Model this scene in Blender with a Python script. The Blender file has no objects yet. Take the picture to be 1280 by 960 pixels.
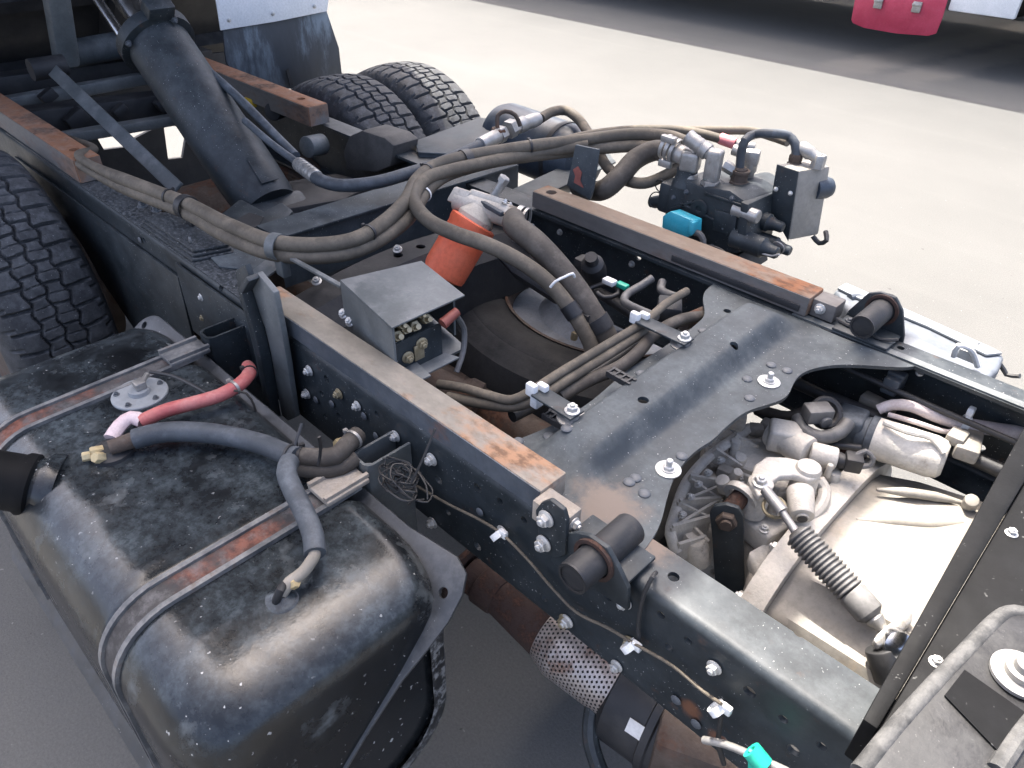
import bpy, bmesh, math, random
from mathutils import Vector, Matrix, noise as mnoise
import numpy as np
random.seed(7)
SC = bpy.context.scene
COL = SC.collection
R = math.radians
PI = math.pi

# ------------------------------------------------------------------ camera
# x runs along the truck towards its cab, y away from the photographer, z up; ground z = 0, frame top z = 0.82
cam = bpy.data.objects.new('camera', bpy.data.cameras.new('camera'))
COL.objects.link(cam)
yaw, pitch, roll = 2.33095338, -0.633963221, 0.0248331312
F = Vector((math.cos(yaw)*math.cos(pitch), math.sin(yaw)*math.cos(pitch), math.sin(pitch)))
Rt = Vector((math.sin(yaw), -math.cos(yaw), 0)); U = Rt.cross(F)
r_ = math.cos(roll)*Rt + math.sin(roll)*U
u_ = -math.sin(roll)*Rt + math.cos(roll)*U
cam.matrix_world = Matrix((r_, u_, -F)).transposed().to_4x4()
cam.location = (0.0, -1.0002, 1.6007)
cam.data.sensor_width = 36.0
cam.data.lens = 932.76/1280*36.0
cam.data.clip_start = 0.02
cam.data.clip_end = 500
SC.camera = cam

# ------------------------------------------------------------------ daylight
TO_SUN = Vector((-0.44, 0.20, 1.0)).normalized()
elev = math.asin(TO_SUN.z)
W = bpy.data.worlds.new('World'); SC.world = W; W.use_nodes = True
nt = W.node_tree
sky = nt.nodes.new('ShaderNodeTexSky'); sky.sky_type = 'NISHITA'; sky.sun_disc = False
sky.sun_elevation = elev
sky.sun_rotation = math.atan2(TO_SUN.x, TO_SUN.y)
sky.air_density = 0.5; sky.dust_density = 5.0; sky.ozone_density = 0.0
bg = nt.nodes['Background']; bg.inputs['Strength'].default_value = 0.15
nt.links.new(sky.outputs[0], bg.inputs[0])
sun = bpy.data.objects.new('sun', bpy.data.lights.new('sun', 'SUN')); COL.objects.link(sun)
sun.data.energy = 2.4; sun.data.angle = R(0.53); sun.data.color = (1.0, 0.95, 0.87)
sun.rotation_euler = (-TO_SUN).to_track_quat('-Z', 'Y').to_euler()
sun.location = (-3, 3, 8)
vs = SC.view_settings
vs.view_transform = 'Standard'; vs.look = 'None'; vs.gamma = 1.0; vs.exposure = 2.5
SC.display_settings.display_device = 'sRGB'

# ------------------------------------------------------------------ materials
MATS = {}
def mat(name, c, c2=None, rough=0.5, metal=0.0, s=9.0, lo=0.4, hi=0.62, dust=0.0, dustc=(0.24, 0.235, 0.225), ds=30.0, dlo=0.45, dhi=0.7,
        speck=0.0, speckc=(0.5, 0.5, 0.48), ss=260.0, bump=0.0, bs=180.0, scale=(1, 1, 1), rust=0.0, rustc=(0.20, 0.07, 0.025), rs=7.0, spec=0.5, coat=0.0, fine=0.0, stain=None, upr=(-0.3, 0.9)):
    m = bpy.data.materials.new(name); m.use_nodes = True
    n = m.node_tree.nodes; L = m.node_tree.links
    b = n['Principled BSDF']
    b.inputs['Metallic'].default_value = metal
    b.inputs['Specular IOR Level'].default_value = spec
    if coat: b.inputs['Coat Weight'].default_value = coat; b.inputs['Coat Roughness'].default_value = 0.15
    tc = n.new('ShaderNodeTexCoord'); mp = n.new('ShaderNodeMapping'); mp.inputs['Scale'].default_value = scale
    L.new(tc.outputs['Object'], mp.inputs[0])
    def nz(sc, det=6, ro=0.6):
        t = n.new('ShaderNodeTexNoise'); t.inputs['Scale'].default_value = sc; t.inputs['Detail'].default_value = det; t.inputs['Roughness'].default_value = ro
        L.new(mp.outputs[0], t.inputs['Vector']); return t.outputs['Fac']
    def ramp(v, a, z):
        t = n.new('ShaderNodeMapRange'); t.interpolation_type = 'SMOOTHSTEP'
        t.inputs[1].default_value = a; t.inputs[2].default_value = z; L.new(v, t.inputs[0]); return t.outputs[0]
    def mul(v, w):
        t = n.new('ShaderNodeMath'); t.operation = 'MULTIPLY'; L.new(v, t.inputs[0])
        if isinstance(w, (int, float)): t.inputs[1].default_value = w
        else: L.new(w, t.inputs[1])
        return t.outputs[0]
    def mix(f, a, z):
        t = n.new('ShaderNodeMix'); t.data_type = 'RGBA'; L.new(f, t.inputs['Factor'])
        for v, i in ((a, 'A'), (z, 'B')):
            k = [q for q in t.inputs if q.name == i and q.type == 'RGBA'][0]
            if isinstance(v, tuple): k.default_value = (*v, 1)
            else: L.new(v, k)
        return [q for q in t.outputs if q.type == 'RGBA'][0]
    if c2 is None: c2 = tuple(x*1.5 for x in c)
    col = mix(ramp(nz(s), lo, hi), c, c2)
    rgh = None
    grain = nz(s*14, 4, 0.7)
    col = mix(mul(ramp(grain, 0.35, 0.75), 0.35), col, tuple(x*0.55 for x in c))
    if rust: 
        f = mul(ramp(nz(rs, 8, 0.65), 0.62-0.25*rust, 0.75-0.2*rust), min(1.0, 0.4+rust))
        col = mix(f, col, mix(ramp(nz(rs*9, 5), 0.4, 0.65), rustc, tuple(x*0.45 for x in rustc)))
        rgh = f
    if dust:
        g = n.new('ShaderNodeNewGeometry'); sx = n.new('ShaderNodeSeparateXYZ'); L.new(g.outputs['Normal'], sx.inputs[0])
        up = n.new('ShaderNodeMapRange'); up.inputs[1].default_value = upr[0]; up.inputs[2].default_value = upr[1]; up.inputs[3].default_value = 0.07; L.new(sx.outputs['Z'], up.inputs[0])
        f = mul(mul(ramp(nz(ds, 9, 0.72), dlo, dhi), up.outputs[0]), dust)
        if fine:
            g2 = ramp(nz(ds*9, 6, 0.75), 0.40, 0.60); a_ = n.new('ShaderNodeMath'); a_.operation = 'MULTIPLY_ADD'; L.new(g2, a_.inputs[0]); a_.inputs[1].default_value = fine; a_.inputs[2].default_value = 1-fine
            f = mul(f, a_.outputs[0])
        col = mix(f, col, dustc)
        rgh = f if rgh is None else rgh
    if speck:
        f = mul(ramp(nz(ss, 2, 0.5), 0.70, 0.74), speck)
        f = mul(f, ramp(nz(s*0.8, 3), 0.38, 0.6))
        col = mix(f, col, speckc)
    if stain:
        for sc_, sr_, scol in stain:      # a rusty stain with a place of its own on the piece
            vd = n.new('ShaderNodeVectorMath'); vd.operation = 'DISTANCE'; L.new(tc.outputs['Object'], vd.inputs[0]); vd.inputs[1].default_value = sc_
            ad = n.new('ShaderNodeMath'); ad.operation = 'MULTIPLY_ADD'; L.new(nz(22, 6, 0.7), ad.inputs[0]); ad.inputs[1].default_value = sr_*1.6; L.new(vd.outputs['Value'], ad.inputs[2])
            f = mul(ramp(ad.outputs[0], sr_*1.75, sr_*1.05), 0.85)
            col = mix(f, col, scol)
    L.new(col, b.inputs['Base Color'])
    rv = n.new('ShaderNodeMapRange'); rv.inputs[3].default_value = max(0.05, rough-0.1); rv.inputs[4].default_value = min(1, rough+0.14)
    L.new(nz(s*2.3, 5), rv.inputs[0])
    if rgh is not None:
        mm = n.new('ShaderNodeMath'); mm.operation = 'MULTIPLY_ADD'; L.new(rgh, mm.inputs[0]); mm.inputs[1].default_value = 0.35; L.new(rv.outputs[0], mm.inputs[2]); mm.use_clamp = True
        L.new(mm.outputs[0], b.inputs['Roughness'])
    else: L.new(rv.outputs[0], b.inputs['Roughness'])
    if bump:
        bp = n.new('ShaderNodeBump'); bp.inputs['Strength'].default_value = bump; bp.inputs['Distance'].default_value = 0.002
        L.new(nz(bs, 4, 0.6), bp.inputs['Height']); L.new(bp.outputs[0], b.inputs['Normal'])
    MATS[name] = m
    return m
NAVY = mat('chassis_navy_paint', (0.011, 0.0155, 0.0185), (0.021, 0.0275, 0.032), rough=0.5, spec=0.4, rust=0.10, rustc=(0.11, 0.055, 0.032), rs=26, dust=0.6, dustc=(0.074, 0.084, 0.088), ds=16, dlo=0.35, dhi=0.72, speck=0.8, bump=0.10, bs=90)
NAVYTOP = mat('dusty_flange_paint', (0.013, 0.017, 0.0195), (0.03, 0.036, 0.040), rough=0.55, s=12, dust=0.8, dustc=(0.13, 0.137, 0.145), ds=130, dlo=0.44, dhi=0.68, speck=0.8, ss=200, bump=0.3, bs=220)
PLATE = mat('pressed_plate_paint', (0.024, 0.0315, 0.037), (0.046, 0.057, 0.064), rough=0.6, s=5, dust=0.8, dustc=(0.115, 0.128, 0.131), ds=10, dlo=0.36, dhi=0.72, fine=0.5, speck=0.7, bump=0.08, bs=70, stain=(((1.075, -0.345, 0.82), 0.075, (0.15, 0.115, 0.09)),))
NAVYNEAR = mat('near_rail_paint', (0.011, 0.0155, 0.0185), (0.021, 0.0275, 0.032), rough=0.5, spec=0.4, rust=0.10, rustc=(0.11, 0.055, 0.032), rs=26, dust=0.6, dustc=(0.074, 0.084, 0.088), ds=16, dlo=0.35, dhi=0.72, speck=0.8, bump=0.10, bs=90, stain=(((1.085, -0.365, 0.82), 0.085, (0.17, 0.13, 0.10)), ((1.16, -0.35, 0.82), 0.05, (0.14, 0.10, 0.075)), ((1.30, -0.425, 0.655), 0.022, (0.14, 0.06, 0.03)), ((1.345, -0.425, 0.64), 0.018, (0.14, 0.06, 0.03))))
GREY = mat('grey_bracket_paint', (0.080, 0.089, 0.090), (0.112, 0.122, 0.122), rough=0.5, dust=0.5, dustc=(0.24, 0.24, 0.235), ds=14, speck=0.3, bump=0.08)
DARK = mat('black_grimy_steel', (0.011, 0.012, 0.014), (0.022, 0.022, 0.023), rough=0.6, dust=0.5, dustc=(0.075, 0.072, 0.068), ds=16, bump=0.2)
TANK = mat('tank_black_paint', (0.0055, 0.0065, 0.0075), (0.010, 0.0115, 0.013), rough=0.22, s=5, dust=0.95, dustc=(0.068, 0.083, 0.091), ds=7, dlo=0.37, dhi=0.68, fine=0.6, upr=(0.15, 0.95), rust=0.22, rustc=(0.13, 0.145, 0.15), rs=11, speck=0.7, ss=110, bump=0.2, bs=70, spec=0.42)
TANKSIDE = mat('tank_grey_skin', (0.028, 0.031, 0.034), (0.05, 0.052, 0.055), rough=0.38, s=4, dust=0.7, dustc=(0.075, 0.08, 0.085), ds=45, dlo=0.42, dhi=0.68, speck=0.6, bump=0.15, bs=60)
RUST = mat('rusty_flat_bar', (0.20, 0.178, 0.142), (0.265, 0.236, 0.192), rough=0.72, s=6, rust=0.52, rustc=(0.33, 0.18, 0.10), rs=9, bump=0.3, bs=130, scale=(0.6, 1, 1), dust=0.4, dustc=(0.3, 0.265, 0.22))
RUSTBAR2 = mat('brown_rusted_bar', (0.15, 0.105, 0.072), (0.20, 0.155, 0.115), rough=0.75, s=6, rust=0.5, rustc=(0.22, 0.09, 0.04), rs=8, bump=0.3, bs=130, scale=(0.6, 1, 1), dust=0.3, dustc=(0.22, 0.2, 0.17))
DEEPRUST = mat('deep_rust', (0.042, 0.022, 0.016), (0.026, 0.016, 0.013), rough=0.85, s=30, rust=0.6, rustc=(0.075, 0.034, 0.021), rs=30, bump=0.8, bs=160)
STRAPRUST = mat('rust_red_strap_lining', (0.032, 0.03, 0.029), (0.055, 0.05, 0.047), rough=0.8, s=11, rust=0.6, rustc=(0.17, 0.068, 0.045), rs=6, dust=0.6, dustc=(0.15, 0.145, 0.14), bump=0.4)
STRAP = mat('worn_strap_steel', (0.075, 0.078, 0.08), (0.17, 0.168, 0.16), rough=0.6, s=20, rust=0.25, rustc=(0.13, 0.08, 0.05), rs=20, dust=0.5, bump=0.4)
TAN = mat('dusty_tan_hose_rubber', (0.080, 0.068, 0.052), (0.122, 0.103, 0.078), rough=0.68, s=7, dust=0.6, dustc=(0.22, 0.185, 0.14), ds=25, bump=0.2, bs=250, spec=0.35)
TAND = mat('brown_thick_hose_rubber', (0.050, 0.043, 0.036), (0.080, 0.069, 0.056), rough=0.68, s=7, dust=0.6, dustc=(0.16, 0.145, 0.125), ds=25, bump=0.2, bs=250, spec=0.35)
BLUEHOSE = mat('slate_hose_rubber', (0.035, 0.042, 0.050), (0.06, 0.07, 0.08), rough=0.6, s=7, dust=0.6, dustc=(0.15, 0.165, 0.18), ds=20, bump=0.2, bs=250)
BLK = mat('black_rubber', (0.012, 0.012, 0.013), (0.022, 0.022, 0.023), rough=0.5, dust=0.35, dustc=(0.07, 0.07, 0.068), ds=20, bump=0.15)
TYRE = mat('tyre_rubber', (0.030, 0.032, 0.035), (0.052, 0.054, 0.057), rough=0.72, s=14, dust=0.7, dustc=(0.125, 0.13, 0.135), ds=38, dlo=0.42, dhi=0.68, speck=0.45, bump=0.35, bs=200, spec=0.35)
SPARE = mat('old_spare_rubber', (0.015, 0.015, 0.015), (0.026, 0.026, 0.026), rough=0.75, s=9, dust=0.6, dustc=(0.050, 0.048, 0.045), ds=22, bump=0.3, spec=0.3)
ALU = mat('cast_aluminium', (0.46, 0.43, 0.375), (0.57, 0.54, 0.48), rough=0.6, metal=0.05, s=12, lo=0.35, hi=0.65, rust=0.25, rustc=(0.20, 0.15, 0.10), rs=9, dust=0.25, bump=0.5, bs=170)
ALUW = mat('bell_housing_aluminium', (0.20, 0.184, 0.155), (0.26, 0.243, 0.213), rough=0.6, metal=0.0, s=6, rust=0.3, rustc=(0.42, 0.33, 0.22), rs=5, bump=0.25, bs=150)
ALUD = mat('dirty_cast_aluminium', (0.48, 0.43, 0.355), (0.58, 0.53, 0.45), rough=0.7, metal=0.0, s=14, rust=0.45, rustc=(0.10, 0.075, 0.055), rs=12, bump=0.6, bs=150)
ZINC = mat('dull_zinc_fitting', (0.30, 0.29, 0.27), (0.40, 0.385, 0.36), rough=0.42, metal=0.55, s=30, rust=0.12, rustc=(0.25, 0.2, 0.14), rs=20, bump=0.1)
BRASS = mat('yellow_zinc_plate', (0.26, 0.215, 0.13), (0.36, 0.31, 0.21), rough=0.42, metal=0.5, s=40)
BOLT = mat('bright_bolt_zinc', (0.46, 0.455, 0.43), (0.60, 0.59, 0.56), rough=0.38, metal=0.45, s=60, rust=0.1, rustc=(0.3, 0.24, 0.15), rs=50)
BOLTD = mat('painted_bolt', (0.05, 0.058, 0.068), (0.08, 0.09, 0.10), rough=0.5, dust=0.5, s=40)
CHROME = mat('polished_rod_steel', (0.55, 0.55, 0.55), (0.6, 0.6, 0.6), rough=0.2, metal=1.0)
ORANGE = mat('red_orange_filter_paint', (0.74, 0.125, 0.05), (0.80, 0.17, 0.08), rough=0.5, s=6, dust=0.35, dustc=(0.70, 0.25, 0.16), ds=14, speck=0.25, speckc=(0.25, 0.05, 0.03), bump=0.06)
RED = mat('faded_red_hose_rubber', (0.40, 0.085, 0.08), (0.48, 0.15, 0.13), rough=0.55, s=12, dust=0.6, dustc=(0.5, 0.3, 0.27), ds=16)
PINK = mat('pale_pink_residue', (0.56, 0.40, 0.40), (0.62, 0.50, 0.49), rough=0.7, s=20, bump=0.3)
SLEEVE = mat('dusty_pink_sleeve', (0.55, 0.16, 0.17), (0.6, 0.25, 0.25), rough=0.6)
CYAN = mat('cyan_plastic', (0.030, 0.33, 0.42), (0.05, 0.40, 0.50), rough=0.4, s=20, dust=0.3)
GREEN = mat('green_plastic_tape', (0.01, 0.33, 0.22), (0.02, 0.42, 0.28), rough=0.4)
WHITE = mat('white_plastic', (0.62, 0.62, 0.60), (0.72, 0.72, 0.70), rough=0.5, s=40)
WPAINT = mat('white_panel_paint', (0.70, 0.72, 0.72), (0.76, 0.77, 0.77), rough=0.4, dust=0.3, dustc=(0.45, 0.46, 0.45), speck=0.2)
REDFLAP = mat('crimson_flap_rubber', (0.34, 0.022, 0.055), (0.40, 0.035, 0.075), rough=0.5, s=5, dust=0.35, dustc=(0.4, 0.15, 0.17))
FLAP = mat('slate_mudflap_rubber', (0.030, 0.036, 0.043), (0.045, 0.053, 0.062), rough=0.5, s=3, dust=2.5, dustc=(0.17, 0.205, 0.23), ds=4, dlo=0.5, dhi=0.62, bump=0.1, scale=(1, 1, 0.3))
BLUEPAINT = mat('air_tank_blue_paint', (0.020, 0.030, 0.044), (0.03, 0.043, 0.06), rough=0.45, dust=0.3, dustc=(0.10, 0.12, 0.15), speck=0.4)
YELLOW = mat('yellow_marker_plastic', (0.62, 0.40, 0.03), (0.7, 0.48, 0.05), rough=0.5)
HARN = mat('pale_pink_harness_tape', (0.36, 0.31, 0.30), (0.46, 0.41, 0.40), rough=0.65, s=20, bump=0.4)
SHIELD = mat('perforated_shield_steel', (0.34, 0.30, 0.27), (0.42, 0.38, 0.35), rough=0.45, metal=0.6, s=20, rust=0.35, rustc=(0.2, 0.09, 0.045), rs=14)
BROWN = mat('brown_grimy_casting', (0.055, 0.038, 0.028), (0.085, 0.062, 0.047), rough=0.8, s=9, rust=0.5, rustc=(0.12, 0.05, 0.025), rs=8, dust=0.4, dustc=(0.13, 0.11, 0.09), bump=0.5)
TAPE = mat('cream_paper_label', (0.6, 0.59, 0.56), (0.66, 0.65, 0.62), rough=0.7)
NUTYEL = mat('pale_yellow_brass', (0.46, 0.36, 0.19), (0.55, 0.46, 0.28), rough=0.5, metal=0.3)
GREYPLASTIC = mat('grey_boot_rubber', (0.075, 0.074, 0.072), (0.11, 0.108, 0.105), rough=0.5, dust=0.5, ds=20)

SIDEPAINT = mat('bar_side_paint', (0.050, 0.060, 0.072), (0.075, 0.086, 0.10), rough=0.5, s=6, dust=0.3, rust=0.08, rs=9, bump=0.15)
SIDEGREY = mat('bar_side_grey', (0.105, 0.098, 0.09), (0.14, 0.13, 0.12), rough=0.65, s=6, dust=0.3, rust=0.3, rustc=(0.19, 0.10, 0.055), rs=6, bump=0.2, scale=(0.4, 1, 1))
GRIMY = mat('grimy_grey_bracket', (0.045, 0.043, 0.040), (0.075, 0.070, 0.064), rough=0.7, s=10, dust=0.5, dustc=(0.11, 0.105, 0.095), bump=0.4)
CRUST = mat('crusted_tank_end', (0.016, 0.017, 0.018), (0.04, 0.042, 0.044), rough=0.6, s=9, dust=0.9, dustc=(0.23, 0.235, 0.235), ds=60, dlo=0.47, dhi=0.58, speck=0.6, bump=0.4, bs=120, upr=(-1.5, -0.9))
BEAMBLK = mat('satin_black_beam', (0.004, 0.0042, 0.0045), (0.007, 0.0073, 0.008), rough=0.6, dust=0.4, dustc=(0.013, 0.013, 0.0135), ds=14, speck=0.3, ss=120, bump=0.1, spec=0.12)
RUSTO = mat('orange_rusted_bar', (0.24, 0.105, 0.05), (0.30, 0.15, 0.085), rough=0.75, s=9, rust=0.6, rustc=(0.16, 0.085, 0.05), rs=9, bump=0.3, dust=0.4, dustc=(0.25, 0.21, 0.17))
PALESTRIP = mat('pale_cover_edge', (0.24, 0.255, 0.26), (0.30, 0.315, 0.32), rough=0.55, dust=0.4)
RIMWORN = mat('scuffed_bracket_rim', (0.035, 0.035, 0.034), (0.08, 0.079, 0.076), rough=0.7, s=40, dust=0.6, dustc=(0.13, 0.128, 0.122), ds=60, bump=0.5)
BRKT = mat('worn_black_bracket', (0.011, 0.011, 0.0115), (0.028, 0.028, 0.029), rough=0.5, s=12, dust=0.8, dustc=(0.055, 0.055, 0.054), ds=16, speck=0.25, bump=0.25, spec=0.35)
SILVERBLUE = mat('faded_cover_plastic', (0.085, 0.098, 0.115), (0.13, 0.145, 0.165), rough=0.5, s=5, dust=0.5, dustc=(0.2, 0.21, 0.22), ds=12, speck=0.3)
TANSTRAP = mat('dusty_tan_strap_end', (0.24, 0.205, 0.165), (0.33, 0.29, 0.24), rough=0.75, s=18, dust=0.4, bump=0.5)
DISC = mat('spare_disc_grey', (0.21, 0.22, 0.225), (0.29, 0.30, 0.305), rough=0.6, s=12, dust=0.5, rust=0.2, rustc=(0.12, 0.07, 0.045), bump=0.3)

# ------------------------------------------------------------------ mesh helpers
def v3(p): return Vector(p)
def frame_of(d, up=None):
    d = Vector(d).normalized()
    a = Vector(up) if up is not None else (Vector((0, 0, 1)) if abs(d.z) < 0.9 else Vector((1, 0, 0)))
    x = a.cross(d)
    if x.length < 1e-6: x = Vector((1, 0, 0)).cross(d)
    x.normalize(); y = d.cross(x)
    return x, y, d
def box(bm, c, s, rot=None, bev=0.0, seg=2):
    m = Matrix.Translation(c) @ (rot.to_4x4() if rot else Matrix.Identity(4)) @ Matrix.Diagonal((*s, 1))
    r = bmesh.ops.create_cube(bm, size=1.0, matrix=m)
    if bev:
        es = list({e for q in r['verts'] for e in q.link_edges})
        bmesh.ops.bevel(bm, geom=es, offset=bev, segments=seg, affect='EDGES', profile=0.5)
    return bm
def bx(bm, x0, x1, y0, y1, z0, z1, bev=0.0):
    return box(bm, ((x0+x1)/2, (y0+y1)/2, (z0+z1)/2), (abs(x1-x0), abs(y1-y0), abs(z1-z0)), None, bev)
def bar(bm, p0, p1, w, h, up=(0, 0, 1), bev=0.0):
    p0, p1 = v3(p0), v3(p1); x, y, d = frame_of(p1-p0, up)
    rot = Matrix((x, y, d)).transposed()
    return box(bm, (p0+p1)/2, (w, h, (p1-p0).length), rot, bev)
def prism(bm, pts, vec, bev=0.0, seg=2):
    vec = v3(vec); a = [bm.verts.new(v3(p)) for p in pts]; b = [bm.verts.new(v3(p)+vec) for p in pts]
    fs = []
    n = len(pts)
    fs.append(bm.faces.new(a)); fs.append(bm.faces.new(list(reversed(b))))
    for i in range(n): fs.append(bm.faces.new((a[i], b[i], b[(i+1) % n], a[(i+1) % n])))
    bmesh.ops.recalc_face_normals(bm, faces=fs)
    if bev:
        es = list({e for f in fs for e in f.edges})
        bmesh.ops.bevel(bm, geom=es, offset=bev, segments=seg, affect='EDGES', profile=0.5)
    return bm
def spline(pts, step=0.012):
    P = [v3(p) for p in pts]
    if len(P) == 2: return P
    Q = [2*P[0]-P[1]]+P+[2*P[-1]-P[-2]]; out = []
    for i in range(1, len(Q)-2):
        a, b, c, d = Q[i-1:i+3]
        k = max(2, int((c-b).length/step))
        t1 = max((b-a).length, 1e-5)**0.5; t2 = max((c-b).length, 1e-5)**0.5; t3 = max((d-c).length, 1e-5)**0.5
        m1 = ((b-a)/t1 - (c-a)/(t1+t2) + (c-b)/t2)*t2
        m2 = ((c-b)/t2 - (d-b)/(t2+t3) + (d-c)/t3)*t2
        for j in range(k):
            t = j/k
            out.append((2*t**3-3*t*t+1)*b + (t**3-2*t*t+t)*m1 + (-2*t**3+3*t*t)*c + (t**3-t*t)*m2)
    out.append(P[-1]); return out
def tube(bm, pts, r, n=12, smooth=True, step=0.012, cap=True, flat=1.0):
    P = spline(pts, step) if smooth else [v3(p) for p in pts]
    rs = r if callable(r) else (lambda t: r)
    rings = []; prev = None
    for i, p in enumerate(P):
        d = (P[min(i+1, len(P)-1)]-P[max(i-1, 0)]).normalized()
        if prev is None: x, y, _ = frame_of(d)
        else:
            x = prev - prev.dot(d)*d; x.normalize(); y = d.cross(x)
        prev = x; q = rs(i/max(1, len(P)-1))
        rings.append([bm.verts.new(p + (x*math.cos(2*PI*k/n) + y*math.sin(2*PI*k/n)*flat)*q) for k in range(n)])
    for a, b in zip(rings, rings[1:]):
        for k in range(n): bm.faces.new((a[k], a[(k+1) % n], b[(k+1) % n], b[k]))
    if cap: bm.faces.new(list(reversed(rings[0]))); bm.faces.new(rings[-1])
    return bm
def lathe(bm, p0, axis, prof, n=28, up=None, cap=True):
    x, y, d = frame_of(axis, up); p0 = v3(p0); rings = []
    for t, r in prof:
        rings.append([bm.verts.new(p0 + d*t + (x*math.cos(2*PI*k/n)+y*math.sin(2*PI*k/n))*max(r, 1e-4)) for k in range(n)])
    for a, b in zip(rings, rings[1:]):
        for k in range(n): bm.faces.new((a[k], a[(k+1) % n], b[(k+1) % n], b[k]))
    if cap: bm.faces.new(list(reversed(rings[0]))); bm.faces.new(rings[-1])
    return bm
def cyl(bm, p0, p1, r0, r1=None, n=24, bev=0.0):
    p0, p1 = v3(p0), v3(p1); d = p1-p0; l = d.length; r1 = r0 if r1 is None else r1
    if bev: return lathe(bm, p0, d, [(0, r0-bev), (bev*0.3, r0-bev*0.3), (bev, r0), (l-bev, r1), (l-bev*0.3, r1-bev*0.3), (l, r1-bev)], n)
    return lathe(bm, p0, d, [(0, r0), (l, r1)], n)
def hexn(bm, p0, axis, r, h):
    return lathe(bm, p0, axis, [(0, r), (h*0.85, r), (h, r*0.86)], 6)
def ring(bm, c, axis, r, w, t, n=24):
    # a band round an axis: width w along it, thickness t
    x, y, d = frame_of(axis); c = v3(c)
    prof = [(-w/2, r), (-w/2, r+t), (w/2, r+t), (w/2, r)]
    rr = [[bm.verts.new(c + d*a + (x*math.cos(2*PI*k/n)+y*math.sin(2*PI*k/n))*q) for k in range(n)] for a, q in prof]
    for i in range(4):
        a, b = rr[i], rr[(i+1) % 4]
        for k in range(n): bm.faces.new((a[k], a[(k+1) % n], b[(k+1) % n], b[k]))
    return bm
def torus(bm, c, axis, r, t, n=24, m=8, arc=1.0, up=None):
    x, y, d = frame_of(axis, up); c = v3(c)
    pts = [c + (x*math.cos(2*PI*arc*k/n)+y*math.sin(2*PI*arc*k/n))*r for k in range(n+1)]
    return tube(bm, pts, t, m, smooth=False)
B = bmesh.new
def root_of(o):
    while o.parent: o = o.parent
    return o
def obj(name, bm, m, parent=None, smooth=35, label=None):
    me = bpy.data.meshes.new(name)
    bmesh.ops.recalc_face_normals(bm, faces=bm.faces)
    if parent is not None:
        bmesh.ops.translate(bm, verts=bm.verts, vec=-root_of(parent).location)
    bm.to_mesh(me); bm.free()
    if smooth:
        me.polygons.foreach_set('use_smooth', [True]*len(me.polygons)); me.set_sharp_from_angle(angle=R(smooth))
    o = bpy.data.objects.new(name, me); COL.objects.link(o); me.materials.append(m)
    if parent is not None: o.parent = parent
    if label: o['label'] = label
    return o
def thing(name, label, cat, loc=(0, 0, 0), group=None):
    o = bpy.data.objects.new(name, None); COL.objects.link(o); o.location = loc; o.empty_display_size = 0.05
    o['label'] = label; o['category'] = cat
    if group: o['group'] = group
    return o
def tag(o, label, cat, group=None):
    o['label'] = label; o['category'] = cat
    if group: o['group'] = group
    return o
def kind(o, k): o['kind'] = k; return o
def cut(o, cutters):
    # drill real holes: cutters is a list of (point, axis, radius, depth)
    bm = B(); bpy.context.view_layer.update()
    for p, a, r, h in cutters:
        a = Vector(a).normalized(); cyl(bm, v3(p)-a*h/2, v3(p)+a*h/2, r, n=14)
    bmesh.ops.recalc_face_normals(bm, faces=bm.faces)
    me = bpy.data.meshes.new('drill'); bm.to_mesh(me); bm.free()
    t = bpy.data.objects.new('drill', me); COL.objects.link(t)
    md = o.modifiers.new('holes', 'BOOLEAN'); md.operation = 'DIFFERENCE'; md.object = t; md.solver = 'EXACT'
    dg = bpy.context.evaluated_depsgraph_get(); dg.update()
    new = bpy.data.meshes.new_from_object(o.evaluated_get(dg)); o.modifiers.clear(); o.data = new
    bpy.data.objects.remove(t)
    new.polygons.foreach_set('use_smooth', [True]*len(new.polygons)); new.set_sharp_from_angle(angle=R(35))
    return o
# fasteners: one mesh of each sort, shared by all of its copies
FAST = {}
def fastener_mesh(sort):
    if sort in FAST: return FAST[sort]
    bm = B(); Zv = (0, 0, 1)
    if sort in ('bolt', 'bolt_dark', 'bolt_yellow'):      # flanged hex head with stud, across flats 1
        lathe(bm, (0, 0, 0), Zv, [(0, 1.05), (0.14, 1.05), (0.26, 0.85)], 20)
        hexn(bm, (0, 0, 0.22), Zv, 0.78, 0.66)
        lathe(bm, (0, 0, 0.85), Zv, [(0, 0.40), (0.28, 0.40), (0.36, 0.30)], 12)
    elif sort in ('washer_bolt',):
        lathe(bm, (0, 0, 0), Zv, [(0, 1.6), (0.16, 1.6), (0.2, 1.5)], 26)
        lathe(bm, (0, 0, 0.2), Zv, [(0, 0.95), (0.15, 0.95)], 20)
        hexn(bm, (0, 0, 0.3), Zv, 0.72, 0.5)
        lathe(bm, (0, 0, 0.8), Zv, [(0, 0.42), (0.75, 0.42), (0.85, 0.30)], 12)
    elif sort == 'rivet':
        lathe(bm, (0, 0, 0), Zv, [(0, 1.0), (0.12, 0.98), (0.3, 0.78), (0.38, 0.4), (0.4, 0.0)], 16)
    elif sort == 'hole_plug':
        lathe(bm, (0, 0, 0), Zv, [(0, 1.0), (0.05, 1.0)], 16)
    me = bpy.data.meshes.new(sort); bmesh.ops.recalc_face_normals(bm, faces=bm.faces); bm.to_mesh(me); bm.free()
    me.polygons.foreach_set('use_smooth', [True]*len(me.polygons)); me.set_sharp_from_angle(angle=R(35))
    me.materials.append({'bolt': BOLT, 'bolt_dark': BOLTD, 'bolt_yellow': BRASS, 'washer_bolt': BOLT, 'rivet': BOLTD, 'hole_plug': DARK}[sort])
    FAST[sort] = me; return me
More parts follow.
